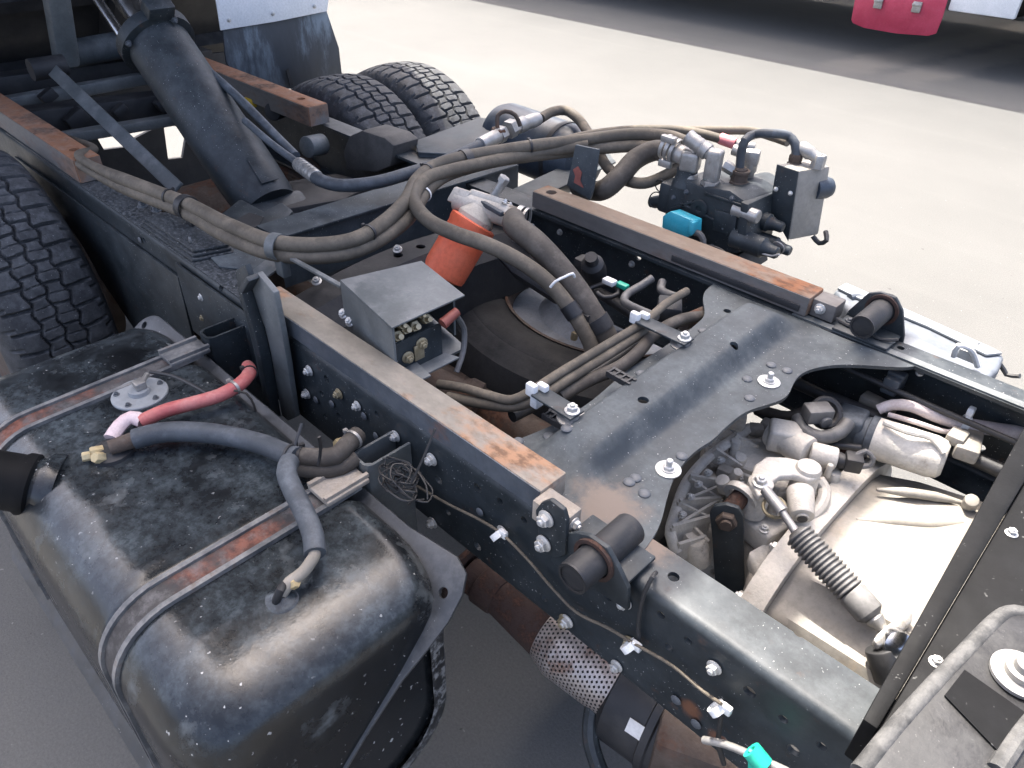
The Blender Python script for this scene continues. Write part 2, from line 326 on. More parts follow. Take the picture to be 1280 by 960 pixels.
def fast(sort, p, axis, r, parent, name=None, label=None):
    o = bpy.data.objects.new(name or {'washer_bolt': 'bolt', 'bolt_dark': 'bolt', 'bolt_yellow': 'bolt'}.get(sort, sort), fastener_mesh(sort)); COL.objects.link(o)
    x, y, d = frame_of(axis); a = random.random()*PI
    m = Matrix((x, y, d)).transposed() @ Matrix.Rotation(a, 3, 'Z')
    o.parent = parent
    o.matrix_local = Matrix.Translation(v3(p)-root_of(parent).location) @ m.to_4x4() @ Matrix.Diagonal((r, r, r, 1))
    if label: o['label'] = label
    return o
def tie(bm, c, axis, r, w=0.005, t=0.0015):
    ring(bm, c, axis, r, w, t, 18); x, y, d = frame_of(axis); box(bm, v3(c)+(x+y).normalized()*(r+0.003), (0.006, 0.007, 0.006)); return bm
def mid(pts, t):
    P = spline(pts); i = min(len(P)-2, int(t*(len(P)-1))); return P[i], (P[i+1]-P[i]).normalized()

# ------------------------------------------------------------------ ground
def asphalt():
    m = bpy.data.materials.new('worn_asphalt'); m.use_nodes = True
    n = m.node_tree.nodes; L = m.node_tree.links; b = n['Principled BSDF']
    tc = n.new('ShaderNodeTexCoord')
    def nz(sc, det=6, ro=0.6, mp=None):
        t = n.new('ShaderNodeTexNoise'); t.inputs['Scale'].default_value = sc; t.inputs['Detail'].default_value = det; t.inputs['Roughness'].default_value = ro
        if mp:
            q = n.new('ShaderNodeMapping'); q.inputs['Scale'].default_value = mp; L.new(tc.outputs['Object'], q.inputs[0]); L.new(q.outputs[0], t.inputs['Vector'])
        else: L.new(tc.outputs['Object'], t.inputs['Vector'])
        return t.outputs['Fac']
    def ramp(v, a, z, c0, c1):
        t = n.new('ShaderNodeValToRGB'); t.color_ramp.elements[0].position = a; t.color_ramp.elements[1].position = z
        t.color_ramp.elements[0].color = (*c0, 1); t.color_ramp.elements[1].color = (*c1, 1); L.new(v, t.inputs[0]); return t.outputs[0]
    def mixc(kind_, f, a, z):
        t = n.new('ShaderNodeMix'); t.data_type = 'RGBA'; t.blend_type = kind_
        t.inputs['Factor'].default_value = f if isinstance(f, float) else 1.0
        if not isinstance(f, float): L.new(f, t.inputs['Factor'])
        ins = [q for q in t.inputs if q.type == 'RGBA']
        for k, v in zip(ins, (a, z)):
            if isinstance(v, tuple): k.default_value = (*v, 1)
            else: L.new(v, k)
        return [q for q in t.outputs if q.type == 'RGBA'][0]
    base = ramp(nz(0.9, 8), 0.3, 0.7, (0.098, 0.0985, 0.0945), (0.116, 0.116, 0.111))
    grit = ramp(nz(160, 3, 0.7), 0.3, 0.75, (0.82, 0.82, 0.82), (1.12, 1.12, 1.12))
    col = mixc('MULTIPLY', 1.0, base, grit)
    tracks = ramp(nz(1.0, 5, 0.6, (0.12, 2.6, 1.0)), 0.54, 0.74, (0, 0, 0), (0.12, 0.12, 0.12))
    col = mixc('MIX', tracks, col, (0.17, 0.168, 0.16))
    # two pale wheel tracks worn across the yard near the other trucks
    for (ax_, ay_), (dx_, dy_), wd in (((-2.85, 5.5), (0.17, 0.985), 0.22), ((-2.3, 5.6), (0.17, 0.985), 0.18)):
        sb = n.new('ShaderNodeVectorMath'); sb.operation = 'SUBTRACT'; L.new(tc.outputs['Object'], sb.inputs[0]); sb.inputs[1].default_value = (ax_, ay_, 0)
        dt = n.new('ShaderNodeVectorMath'); dt.operation = 'DOT_PRODUCT'; L.new(sb.outputs[0], dt.inputs[0]); dt.inputs[1].default_value = (dy_, -dx_, 0)
        ab = n.new('ShaderNodeMath'); ab.operation = 'ABSOLUTE'; L.new(dt.outputs['Value'], ab.inputs[0])
        ad = n.new('ShaderNodeMath'); ad.operation = 'MULTIPLY_ADD'; L.new(nz(2.5, 6, 0.7), ad.inputs[0]); ad.inputs[1].default_value = 0.4; L.new(ab.outputs[0], ad.inputs[2])
        mr = n.new('ShaderNodeMapRange'); mr.interpolation_type = 'SMOOTHSTEP'; mr.inputs[1].default_value = 0.2+wd*1.4; mr.inputs[2].default_value = 0.2+wd*0.5; mr.inputs[4].default_value = 0.55; L.new(ad.outputs[0], mr.inputs[0])
        al = n.new('ShaderNodeVectorMath'); al.operation = 'DOT_PRODUCT'; L.new(sb.outputs[0], al.inputs[0]); al.inputs[1].default_value = (dx_, dy_, 0)
        en = n.new('ShaderNodeMapRange'); en.inputs[1].default_value = 0.25; en.inputs[2].default_value = 0.9; L.new(al.outputs['Value'], en.inputs[0])
        both = n.new('ShaderNodeMath'); both.operation = 'MULTIPLY'; L.new(mr.outputs[0], both.inputs[0]); L.new(en.outputs[0], both.inputs[1])
        col = mixc('MIX', both.outputs[0], col, (0.19, 0.178, 0.155))
    pits = ramp(nz(38, 3, 0.6), 0.24, 0.30, (0.45, 0.45, 0.45), (1, 1, 1))
    col = mixc('MULTIPLY', 1.0, col, pits)
    chips = ramp(nz(55, 2, 0.5), 0.73, 0.76, (0, 0, 0), (0.5, 0.5, 0.5))
    col = mixc('MIX', chips, col, (0.28, 0.275, 0.265))
    L.new(col, b.inputs['Base Color']); b.inputs['Roughness'].default_value = 0.9; b.inputs['Specular IOR Level'].default_value = 0.25
    bp = n.new('ShaderNodeBump'); bp.inputs['Strength'].default_value = 0.5; bp.inputs['Distance'].default_value = 0.003
    L.new(nz(220, 3, 0.7), bp.inputs['Height']); L.new(bp.outputs[0], b.inputs['Normal'])
    return m
ASPH = asphalt()
bm = B(); bmesh.ops.create_grid(bm, x_segments=8, y_segments=8, size=220.0)
kind(obj('ground', bm, ASPH, None, 0), 'structure')

# ------------------------------------------------------------------ the other truck across the yard
t = thing('parked_truck', 'white truck with black underside parked across the yard behind a crimson mudflap', 'truck', (-3.6, 7.9, 0))
bm = B(); bx(bm, -16.0, -2.35, 6.6, 9.2, 0.85, 4.2, 0.03); obj('cargo_body', bm, WPAINT, t)
bm = B(); bx(bm, -16, -2.35, 6.7, 6.76, 0.70, 0.85); bx(bm, -16, -2.35, 7.5, 7.58, 0.55, 0.85); bx(bm, -16, -0.2, 8.3, 8.38, 0.55, 0.85)
for x in (-9, -8, -7, -6, -5, -4, -3): bx(bm, x, x+0.07, 6.77, 9.1, 0.76, 0.849)
obj('underframe', bm, DARK, t)
bm = B(); bx(bm, -2.28, 1.6, 6.62, 9.15, 0.75, 3.6, 0.08); obj('cab', bm, WPAINT, t)
bm = B(); bx(bm, -2.22, -1.7, 6.56, 6.615, 0.48, 0.9, 0.015); obj('white_skirt', bm, WPAINT, t)
for x, y in ((1.0, 6.85), (1.0, 8.9), (-11.5, 6.85), (-11.5, 9.0)):
    bm = B(); lathe(bm, (x, y-0.12, 0.43), (0, 1, 0), [(0, 0.25), (0.0, 0.36), (0.03, 0.42), (0.06, 0.43), (0.18, 0.43), (0.21, 0.42), (0.24, 0.36), (0.24, 0.25)], 40); w_ = obj('wheel', bm, BLK, t)
    bm = B(); lathe(bm, (x, y-0.06, 0.43), (0, 1, 0), [(0, 0.06), (0.02, 0.2), (-0.03, 0.25), (0.1, 0.25)], 30); obj('rim', bm, ZINC, w_)
t = thing('parked_truck', 'second parked truck added to widen the ground shade, only its black tyre in view past the crimson mudflap', 'truck', (-3.6, 11.0, 0))
bm = B(); bx(bm, -16.0, 1.5, 9.75, 12.3, 0.8, 4.2, 0.03); obj('cargo_body', bm, WPAINT, t)  # body added behind the first truck to widen its shade on the ground
bm = B(); bx(bm, -16, 1.5, 10.4, 10.48, 0.55, 0.8); bx(bm, -16, 1.5, 11.4, 11.48, 0.55, 0.8); obj('underframe', bm, DARK, t)
for x, y in ((-2.55, 9.9), (-2.55, 12.1), (-11.5, 9.9), (-11.5, 12.1)):
    bm = B(); lathe(bm, (x, y-0.12, 0.43), (0, 1, 0), [(0, 0.25), (0.0, 0.36), (0.03, 0.42), (0.06, 0.43), (0.18, 0.43), (0.21, 0.42), (0.24, 0.36), (0.24, 0.25)], 40); w_ = obj('wheel', bm, BLK, t)
    bm = B(); lathe(bm, (x, y-0.06, 0.43), (0, 1, 0), [(0, 0.06), (0.02, 0.2), (-0.03, 0.25), (0.1, 0.25)], 30); obj('rim', bm, ZINC, w_)
t = thing('mud_flap', 'crimson mudflap hanging by two hinges from the truck across the yard', 'mudflap', (-2.6, 6.52, 0.3))
pts = [(-2.9882, 6.5200, 0.3027), (-2.9660, 6.5200, 0.2791), (-2.8539, 6.5200, 0.2554), (-2.5627, 6.5200, 0.2530), (-2.2932, 6.5200, 0.2749), (-2.2358, 6.5200, 0.3028), (-2.2269, 6.5200, 0.4293), (-2.2326, 6.5200, 0.5749), (-3.0095, 6.5200, 0.5229)]
bm = B(); prism(bm, pts, (0, 0.012, 0), 0.003); obj('flap', bm, REDFLAP, t)
for p in ((-2.7844, 6.5100, 0.4686), (-2.4538, 6.5100, 0.4802)):
    bm = B(); box(bm, p, (0.075, 0.02, 0.085), None, 0.006); box(bm, v3(p)+Vector((0, -0.012, 0.02)), (0.08, 0.02, 0.025), None, 0.006)
    obj('hinge', bm, ZINC, t)

# ------------------------------------------------------------------ tyres
def tyre_mesh(name, Ro=0.437, half=0.1015, N=48, na=1080, nu=74, depth=0.013):
    # one continuous skin: sidewalls, shoulders and a tread whose zigzag grooves and cross cuts are real relief
    side = [(0.125, 0.245), (0.13, 0.262), (0.138, 0.30), (0.142, 0.335), (0.138, 0.37), (0.126, 0.40), (0.116, 0.415)]
    us = np.linspace(-1, 1, nu)
    prof_y = [-a for a, _ in side]+list(us*half)+[a for a, _ in reversed(side)]
    prof_r = [b for _, b in side]+[Ro-0.012*abs(u)**2.4 for u in us]+[b for _, b in reversed(side)]
    npf = len(prof_y); th = np.arange(na)*2*np.pi/na
    Yg = np.repeat(np.array(prof_y)[None, :], na, 0); Rg = np.repeat(np.array(prof_r)[None, :], na, 0)
    T = th[:, None]; u = np.clip(Yg/half, -1, 1)
    ph = T*N/(2*np.pi)
    def tri(x): return np.abs((x % 1)*2-1)*2-1
    cut_ = np.zeros_like(Rg)
    bks = [-0.47+0.055*tri(ph), 0.0+0.055*tri(ph+0.5), 0.47+0.055*tri(ph)]
    for b in bks: cut_ = np.maximum(cut_, np.clip(1.6-np.abs(u-b)*half/0.0028, 0, 1))
    colm = (u > bks[0]).astype(int)+(u > bks[1])+(u > bks[2])
    offs = np.array([0.25, 0.75, 0.25, 0.75])[colm]; slant = np.array([0.10, -0.14, 0.14, -0.10])[colm]
    pitch = 2*np.pi*Ro/N
    tt = (ph+offs+slant*u) % 1; dist = np.minimum(tt, 1-tt)*pitch
    wid = np.array([0.0036, 0.0028, 0.0028, 0.0036])[colm]
    cut_ = np.maximum(cut_, np.clip(1.6-dist/wid, 0, 1)*np.where((colm == 0) | (colm == 3), 1.0, 0.75))
    d2 = np.abs(tt-0.5)*pitch
    cut_ = np.maximum(cut_, np.clip(1.5-d2/0.0016, 0, 1)*0.3*((colm == 1) | (colm == 2)))
    tread = (np.abs(Yg) <= half+1e-6)
    Rg = Rg-depth*cut_*tread
    # cross cuts run out over the shoulder
    for j in (len(side)-1, npf-len(side)):
        tt = (ph[:, 0]+(0.0 if j < npf/2 else 0.15)+(-0.12 if j < npf/2 else -0.12)) % 1; dist = np.minimum(tt, 1-tt)*pitch
        Yg[:, j] *= 1-0.10*np.clip(1.6-dist/0.0036, 0, 1)
    V = np.stack([Rg*np.cos(T), Yg, Rg*np.sin(T)], 2).reshape(-1, 3)
    i = np.arange(na)[:, None]; j = np.arange(npf-1)[None, :]
    a = i*npf+j; b = ((i+1) % na)*npf+j
    faces = np.stack([a, a+1, b+1, b], 2).reshape(-1, 4)
    me = bpy.data.meshes.new(name)
    me.vertices.add(len(V)); me.vertices.foreach_set('co', V.astype(np.float32).ravel())
    me.loops.add(faces.size); me.loops.foreach_set('vertex_index', faces.astype(np.int32).ravel())
    me.polygons.add(len(faces)); me.polygons.foreach_set('loop_start', (np.arange(len(faces))*4).astype(np.int32)); me.polygons.foreach_set('loop_total', np.full(len(faces), 4, np.int32))
    me.update(calc_edges=True); me.validate(); me.materials.append(TYRE)
    me.polygons.foreach_set('use_smooth', [True]*len(faces)); me.set_sharp_from_angle(angle=R(40))
    return me
TM = tyre_mesh('tyre')
AX = Vector((-2.424, 0, 0.441))
wheel0 = None
for y, lab, rot in ((-0.618, 'big worn tyre right beside the near frame rail behind the tank', 0.0),
                    (0.618, 'inner one of the two tyres beyond the far rail', 0.031), (0.902, 'outer one of the two tyres beyond the far rail, edge in sunlight', 0.07)):
    t = thing('truck_wheel', lab, 'wheel', (AX.x, y, AX.z), 'rear wheels of the stripped truck'); t.rotation_euler = (0, rot, 0)
    o = bpy.data.objects.new('tyre', TM); COL.objects.link(o); o.parent = t
    if wheel0 is None:
        bm = B(); q = []
        lathe(bm, (0, 0, 0), (0, 1, 0), [(-0.125, 0.20), (-0.125, 0.258), (-0.10, 0.235), (0.10, 0.235), (0.125, 0.258), (0.125, 0.20), (0.02, 0.17), (0.0, 0.09), (-0.03, 0.17)], 40)
        me = bpy.data.meshes.new('rim'); bmesh.ops.recalc_face_normals(bm, faces=bm.faces); bm.to_mesh(me); bm.free(); me.materials.append(BROWN); wheel0 = me
        me.polygons.foreach_set('use_smooth', [True]*len(me.polygons)); me.set_sharp_from_angle(angle=R(35))
    o = bpy.data.objects.new('rim', wheel0); COL.objects.link(o); o.parent = t

# ------------------------------------------------------------------ chassis frame
ch = thing('chassis_frame', 'dark navy ladder frame of the stripped truck with long side rails and cross members', 'truck chassis', (-1.5, 0, 0))
def c_section(side, ywall, zt=0.82, zb=0.605, fl=0.076, th=0.0075, rr=0.014):
    s = side; P = []
    def arc(cy, cz, r, a0, a1, n=4):
        return [(cy+r*math.cos(R(a0+(a1-a0)*k/n)), cz+r*math.sin(R(a0+(a1-a0)*k/n))) for k in range(n+1)]
    # written for the near rail (web at negative y, flanges towards +y), mirrored by s
    out = [(fl, zt)]+arc(rr, zt-rr, rr, 90, 180)+arc(rr, zb+rr, rr, 180, 270)+[(fl, zb)]
    inn = [(fl, zb+th)]+arc(rr, zb+rr, rr-th, 270, 180)+arc(rr, zt-rr, rr-th, 180, 90)+[(fl, zt-th)]
    return [(ywall - s*a if s < 0 else ywall - a, z) for a, z in out+inn] if s > 0 else [(ywall + a, z) for a, z in out+inn]
holes = [v3(p) for p in [(-0.6153, -0.4250, 0.7797), (-0.5901, -0.4250, 0.7180), (-0.5154, -0.4250, 0.7836), (-0.6167, -0.4250, 0.6439), (-0.4668, -0.4250, 0.6455), (-0.5659, -0.4250, 0.7855), (-0.3888, -0.4250, 0.7771), (-0.2274, -0.4250, 0.7814), (-0.2503, -0.4250, 0.7440), (-0.1372, -0.4250, 0.7709), (-0.0917, -0.4250, 0.7667), (-0.0443, -0.4250, 0.7685), (-0.0681, -0.4250, 0.7273), (-0.2053, -0.4250, 0.7101), (-0.2710, -0.4250, 0.7917), (-1.0254, -0.4250, 0.7752), (-0.8714, -0.4250, 0.7795), (-1.0521, -0.4250, 0.7270), (-0.9997, -0.4250, 0.7000), (-1.0514, -0.4250, 0.6701), (-0.8115, -0.4250, 0.7392), (-0.7108, -0.4250, 0.7316), (-0.6895, -0.4250, 0.6715), (-0.4421, -0.4250, 0.7559), (-0.3535, -0.4250, 0.7552), (-0.1462, -0.4250, 0.6478), (-1.6082, -0.4250, 0.5779), (-1.4086, -0.4250, 0.8144), (-1.7874, -0.4250, 0.7938), (-1.6685, -0.4250, 0.7422)]]
for s in (-1, 1):
    prof = c_section(s, s*0.425)
    bm = B(); prism(bm, [(-3.62, y, z) for y, z in prof], (4.3, 0, 0)); o = obj('frame_rail', bm, NAVYNEAR if s < 0 else NAVY, ch)
    if s < 0:
        cs = [(p, (0, 1, 0), (0.0065 if i % 3 else 0.0085), 0.06) for i, p in enumerate(holes)]
        cs += [(p, (0, 0, 1), 0.008, 0.06) for p in [(-0.2848, -0.3834, 0.8200), (-0.1263, -0.3435, 0.8200)]]
        cut(o, cs)
    else:
        cs = [((x, 0.425, 0.72+0.05*((i*7) % 3-1)), (0, 1, 0), 0.008, 0.06) for i, x in enumerate([-1.2, -1.05, -0.93, -0.8, -0.7, -0.25, -0.1])]
        cs += [(p, (0, 0, 1), 0.007, 0.06) for p in [(-0.2925, 0.3918, 0.8200), (-2.2154, 0.3809, 0.8200)]]
        cut(o, cs)
# flitch plate and edge along the near rail's rear half, doubling plates
bm = B(); prism(bm, [(-2.7157, -0.4270, 0.7591), (-1.6120, -0.4270, 0.7648), (-1.6251, -0.4270, 0.5943), (-1.9923, -0.4270, 0.3693), (-2.3860, -0.4270, 0.6131), (-2.8588, -0.4270, 0.6269)], (0, -0.006, 0), 0.001); obj('flitch_plate', bm, NAVY, ch)
bm = B(); bx(bm, -1.60, -1.215, -0.436, -0.430, 0.625, 0.806, 0.0015); obj('reinforcing_plate', bm, NAVY, ch)
bm = B(); bx(bm, -2.75, -1.25, -0.424, -0.345, 0.8205, 0.8245, 0.001); obj('flange_plate', bm, NAVYTOP, ch)
bm = B(); bx(bm, -0.50, 0.3, 0.352, 0.37, 0.8205, 0.8235); obj('flange_strip', bm, GREY, ch)
# folded gusset towards the rear of the near rail
bm = B(); prism(bm, [(-1.8522, -0.3345, 0.8250), (-1.5299, -0.2465, 0.8250), (-1.3978, -0.3111, 0.8250), (-1.3991, -0.3396, 0.8250), (-1.4714, -0.3889, 0.8250), (-1.7408, -0.3550, 0.8250)], (0, 0, 0.004), 0.001); obj('gusset_plate', bm, PLATE, ch)
# stacked spring-seat plates
for k in range(3):
    z = 0.8255+0.0075*k; q = 0.006*k
    bm = B(); prism(bm, [(x, y, z) for x, y in ((-1.80+q, -0.420+q), (-1.535-q, -0.420+q), (-1.51-q, -0.335), (-1.54, -0.315-q), (-1.80+q, -0.325-q))], (0, 0, 0.006), 0.0015); obj('packing_plate', bm, NAVYTOP, ch)
for p in [(-2.0052, -0.3837, 0.8480), (-1.8524, -0.3850, 0.8480), (-1.8057, -0.3704, 0.8480)]: fast('bolt_dark', p, (0, 0, 1), 0.012, ch)

def cross_bar(x, w, z0, z1, y0=-0.35, y1=0.35, m=NAVY, name='cross_member', bev=0.004, lip=0.0):
    bm = B()
    bx(bm, x-w/2, x+w/2, y0, y1, z1-0.006, z1)
    bx(bm, x-w/2, x-w/2+0.006, y0, y1, z0, z1-0.0062); bx(bm, x+w/2-0.006, x+w/2, y0, y1, z0, z1-0.0062)
    return obj(name, bm, m, ch)
# channel right in front of the hoist
bm = B(); prism(bm, [(-1.5988, -0.2258, 0.8320), (-1.5783, 0.5649, 0.8320), (-1.4575, 0.5368, 0.8320), (-1.5021, -0.2197, 0.8320)], (0, 0, -0.006), 0.001); prism(bm, [(-1.5209, -0.2180, 0.8250), (-1.4708, 0.5508, 0.8250), (-1.4662, 0.5461, 0.8250), (-1.5133, -0.2226, 0.8250)], (0, 0, -0.13)); obj('cross_member', bm, PLATE, ch)
# hat section below the hoses: sloping dark pressing with round holes
bm = B()
n = 18; rows = []
for i in range(n+1):
    y = -0.36+0.74*i/n; arch = 0.05*(1-((y-0.0)/0.38)**2)
    pr = ((-1.42, 0.60, 0), (-1.40, 0.72, 0.5), (-1.36, 0.735, 1), (-1.28, 0.735, 1), (-1.23, 0.70, 0.7), (-1.215, 0.60, 0.3))
    pr = pr+tuple((x+(0.005 if x < -1.3 else -0.005), z-0.006, k) for x, z, k in reversed(pr))
    rows.append([bm.verts.new((x, y, z+arch*k)) for x, z, k in pr])
for a, b in zip(rows, rows[1:]):
    for k in range(12): bm.faces.new((a[k], a[(k+1) % 12], b[(k+1) % 12], b[k]))
bm.faces.new(rows[0]); bm.faces.new(list(reversed(rows[-1])))
bmesh.ops.recalc_face_normals(bm, faces=bm.faces)
o = obj('cross_member', bm, DARK, ch)
cut(o, [((-1.32, y, 0.77), (0.1, 0, 1), 0.012, 0.12) for y in (-0.02, 0.05, 0.12, 0.2)])
for p in [(-1.5208, 0.0659, 0.7900), (-1.3347, -0.0084, 0.7900), (-1.3325, -0.2387, 0.7900)]: fast('bolt', p, (0.2, -0.3, 1), 0.011, ch)

# the wide pressed cross member in front, with its raised middle and wavy edges
def wide_plate():
    rear = [(-0.42, -0.62), (-0.36, -0.625), (-0.30, -0.610), (-0.24, -0.600), (-0.16, -0.602), (-0.05, -0.615), (0.05, -0.612), (0.15, -0.612), (0.22, -0.620), (0.262, -0.655), (0.30, -0.678), (0.346, -0.682)]
    front = [(-0.42, -0.335), (-0.36, -0.34), (-0.315, -0.352), (-0.27, -0.375), (-0.215, -0.397), (-0.15, -0.405), (-0.11, -0.398), (-0.06, -0.402), (0.0, -0.400), (0.05, -0.378), (0.085, -0.368), (0.13, -0.382), (0.17, -0.388), (0.22, -0.372), (0.262, -0.342), (0.30, -0.29), (0.33, -0.255), (0.346, -0.245)]
    def at(tab, y):
        q = [p[0] for p in tab]; v = [p[1] for p in tab]; ys = np.linspace(y-0.022, y+0.022, 9)
        return float(np.mean(np.interp(ys, q, v)))
    def h(x, y):
        def ss(a, b, v):
            k = min(1, max(0, (v-a)/(b-a))); return k*k*(3-2*k)
        fade = ss(-0.36, -0.27, y)*ss(0.345, 0.26, y)
        up_ = ss(-0.592, -0.560, x)*ss(-0.462, -0.505, x)
        return 0.8215+0.036*up_*fade+0.0008*math.sin(x*31+y*13)
    bm = B(); ny, nx = 70, 44; rows = []
    for i in range(ny+1):
        y = -0.418+(0.345+0.418)*i/ny; a, b = at(rear, y), at(front, y)
        rows.append([bm.verts.new((a+(b-a)*j/nx, y, h(a+(b-a)*j/nx, y))) for j in range(nx+1)])
    for a, b in zip(rows, rows[1:]):
        for k in range(nx): bm.faces.new((a[k], a[k+1], b[k+1], b[k]))
    bmesh.ops.recalc_face_normals(bm, faces=bm.faces)
    for f in bm.faces:
        if f.normal.z < 0: f.normal_flip()
    top = list(bm.faces)
    r = bmesh.ops.solidify(bm, geom=top, thickness=0.007)
    # turned-down lip along the front and rear edges
    o = obj('cross_member', bm, PLATE, ch, label='wide pressed cross member with rivets'); return o, h
xm, hplate = wide_plate()
cut(xm, [((-0.515, -0.145, 0.85), (0, 0, 1), 0.0095, 0.1), ((-0.50, 0.115, 0.85), (0, 0, 1), 0.0085, 0.1), ((-0.60, 0.268, 0.83), (0, 0, 1), 0.008, 0.1)])
for p in [(-0.5883, -0.2929, 0.8290), (-0.5578, -0.2869, 0.8290), (-0.4330, -0.2846, 0.8290), (-0.4028, -0.2877, 0.8290), (-0.4112, -0.1776, 0.8290), (-0.5920, 0.1631, 0.8290), (-0.4315, -0.2707, 0.8290), (-0.4374, 0.1526, 0.8290), (-0.4079, 0.1573, 0.8290), (-0.4136, 0.0337, 0.8290), (-0.5756, -0.0661, 0.8290), (-0.6141, -0.3364, 0.8290), (-0.4461, 0.0819, 0.8290)][:]:
    p = v3(p); p.z = hplate(p.x, p.y)+0.0005; fast('rivet', p, (0, 0, 1), 0.0095, ch)
for p in [(-0.4080, -0.2190, 0.8290), (-0.4140, 0.1011, 0.8290), (-0.5880, -0.2281, 0.8290), (-0.5926, 0.1001, 0.8290)]:
    p = v3(p); p.z = hplate(p.x, p.y)+0.0005; fast('washer_bolt', p, (0, 0, 1), 0.0125, ch)

# hinge tubes over both rails (the cab tilts about them)
def hinge(sy, c, r_plate, flip):
    c = v3(c)
    bm = B(); cyl(bm, c+Vector((0, -0.062, 0)), c+Vector((0, 0.060, 0)), 0.0235, None, 28, 0.002)
    o = obj('hinge_tube', bm, DARK, ch)
    bm = B(); ring(bm, c+Vector((0, -0.0625, 0)), (0, 1, 0), 0.0195, 0.004, 0.0035, 24); obj('tube_end', bm, BLK, o)
    yy = c.y+flip
    pts = [(c.x-0.075, yy, 0.775), (c.x-0.06, yy, 0.84), (c.x-0.035, yy, c.z+0.022), (c.x-0.014, yy, c.z+0.033), (c.x+0.016, yy, c.z+0.033), (c.x+0.036, yy, c.z+0.012), (c.x+0.055, yy, 0.83), (c.x+0.06, yy, 0.79)]
    bm = B(); prism(bm, pts, (0, 0.008, 0), 0.002); o = obj('hinge_plate', bm, NAVY, ch)
    bm = B(); ring(bm, (c.x, yy+0.002, c.z), (0, 1, 0), 0.026, 0.014, 0.006, 28); obj('weld_bead', bm, DEEPRUST, o)
    bm = B(); bx(bm, c.x-0.06, c.x+0.05, yy+0.008 if flip < 0 else yy, yy+0.07 if flip < 0 else yy-0.07, 0.8245, 0.8315, 0.003); obj('hinge_foot', bm, NAVY, ch)
hinge(-1, (-0.366, -0.432, 0.842), 0.05, -0.018)
hinge(1, (-0.355, 0.388, 0.868), 0.05, 0.03)

# bolts down the near web
for p in [(-1.0797, -0.4270, 0.7687), (-0.9838, -0.4270, 0.7652), (-0.9265, -0.4270, 0.7692), (-1.1055, -0.4270, 0.6991), (-0.9698, -0.4270, 0.6654), (-0.7221, -0.4270, 0.7722), (-0.7302, -0.4270, 0.6166), (-0.5577, -0.4270, 0.7281), (-0.4197, -0.4270, 0.6369), (-0.3250, -0.4270, 0.7712), (-0.3054, -0.4270, 0.6997), (-0.3200, -0.4270, 0.6283), (-0.1854, -0.4270, 0.7719), (-1.4964, -0.4270, 0.7596), (-1.5228, -0.4270, 0.6941), (-0.8172, -0.4270, 0.7642), (-0.4168, -0.4270, 0.6398)]:
    fast(random.choice(['bolt', 'bolt', 'bolt_yellow']), p, (0, -1, 0), random.uniform(0.0095, 0.0125), ch)
for p in [(-1.5750, -0.4280, 0.7795), (-1.4942, -0.4280, 0.8964), (-1.8062, -0.4280, 0.7883), (-1.3937, -0.4280, 0.7123), (-0.8771, -0.4280, 0.7284), (-0.2212, -0.4280, 0.6568), (-0.1860, -0.4280, 0.6404), (-1.0726, -0.4280, 0.7018), (-0.9082, -0.4280, 0.7564), (-1.0138, -0.4280, 0.7247), (-0.6071, -0.4280, 0.7348)]:
    fast('rivet', p, (0, -1, 0), 0.008, ch)
for p in [(-1.1848, 0.4170, 0.7518), (-1.0845, 0.4170, 0.7179), (-0.9454, 0.4170, 0.7467), (-1.3178, 0.4170, 0.7593), (-1.2833, 0.4170, 0.7352)]: fast('bolt', p, (0, -1, 0), 0.0085, ch)

# hanging strap brackets at the start of the rusty bar
for nm, y, pts in (('a', -0.452, [(-1.2080, -0.4520, 0.9122), (-1.1649, -0.4520, 0.9539), (-1.1148, -0.4520, 0.9331), (-1.1135, -0.4520, 0.8854), (-1.1130, -0.4520, 0.8424), (-1.1153, -0.4520, 0.7778), (-1.1255, -0.4520, 0.6404), (-1.1604, -0.4520, 0.6116), (-1.1854, -0.4520, 0.6100), (-1.1760, -0.4520, 0.7761), (-1.1787, -0.4520, 0.8302), (-1.2026, -0.4520, 0.8870)]),
                   ('b', -0.448, [(-1.2622, -0.4480, 0.9202), (-1.2156, -0.4480, 0.9496), (-1.2057, -0.4480, 0.9217), (-1.2217, -0.4480, 0.8775), (-1.2022, -0.4480, 0.8324), (-1.1988, -0.4480, 0.7536), (-1.1931, -0.4480, 0.6667), (-1.2451, -0.4480, 0.6215), (-1.2548, -0.4480, 0.7061), (-1.2582, -0.4480, 0.8019), (-1.2740, -0.4480, 0.8504)])):
    bm = B(); prism(bm, pts, (0, 0.012, 0), 0.002); o = obj('guide_strap', bm, GREY if nm == 'a' else NAVY, ch)
bm = B(); prism(bm, [(-1.2080, -0.4520, 0.9122), (-1.1649, -0.4520, 0.9539), (-1.1560, -0.4520, 0.9476), (-1.1954, -0.4520, 0.9070), (-1.1787, -0.4520, 0.8302), (-1.1760, -0.4520, 0.7761), (-1.1854, -0.4520, 0.6100), (-1.2073, -0.4520, 0.5995), (-1.2006, -0.4520, 0.7642), (-1.2028, -0.4520, 0.8193)], (0, -0.022, 0), 0.002); obj('strap_flange', bm, NAVY, ch)
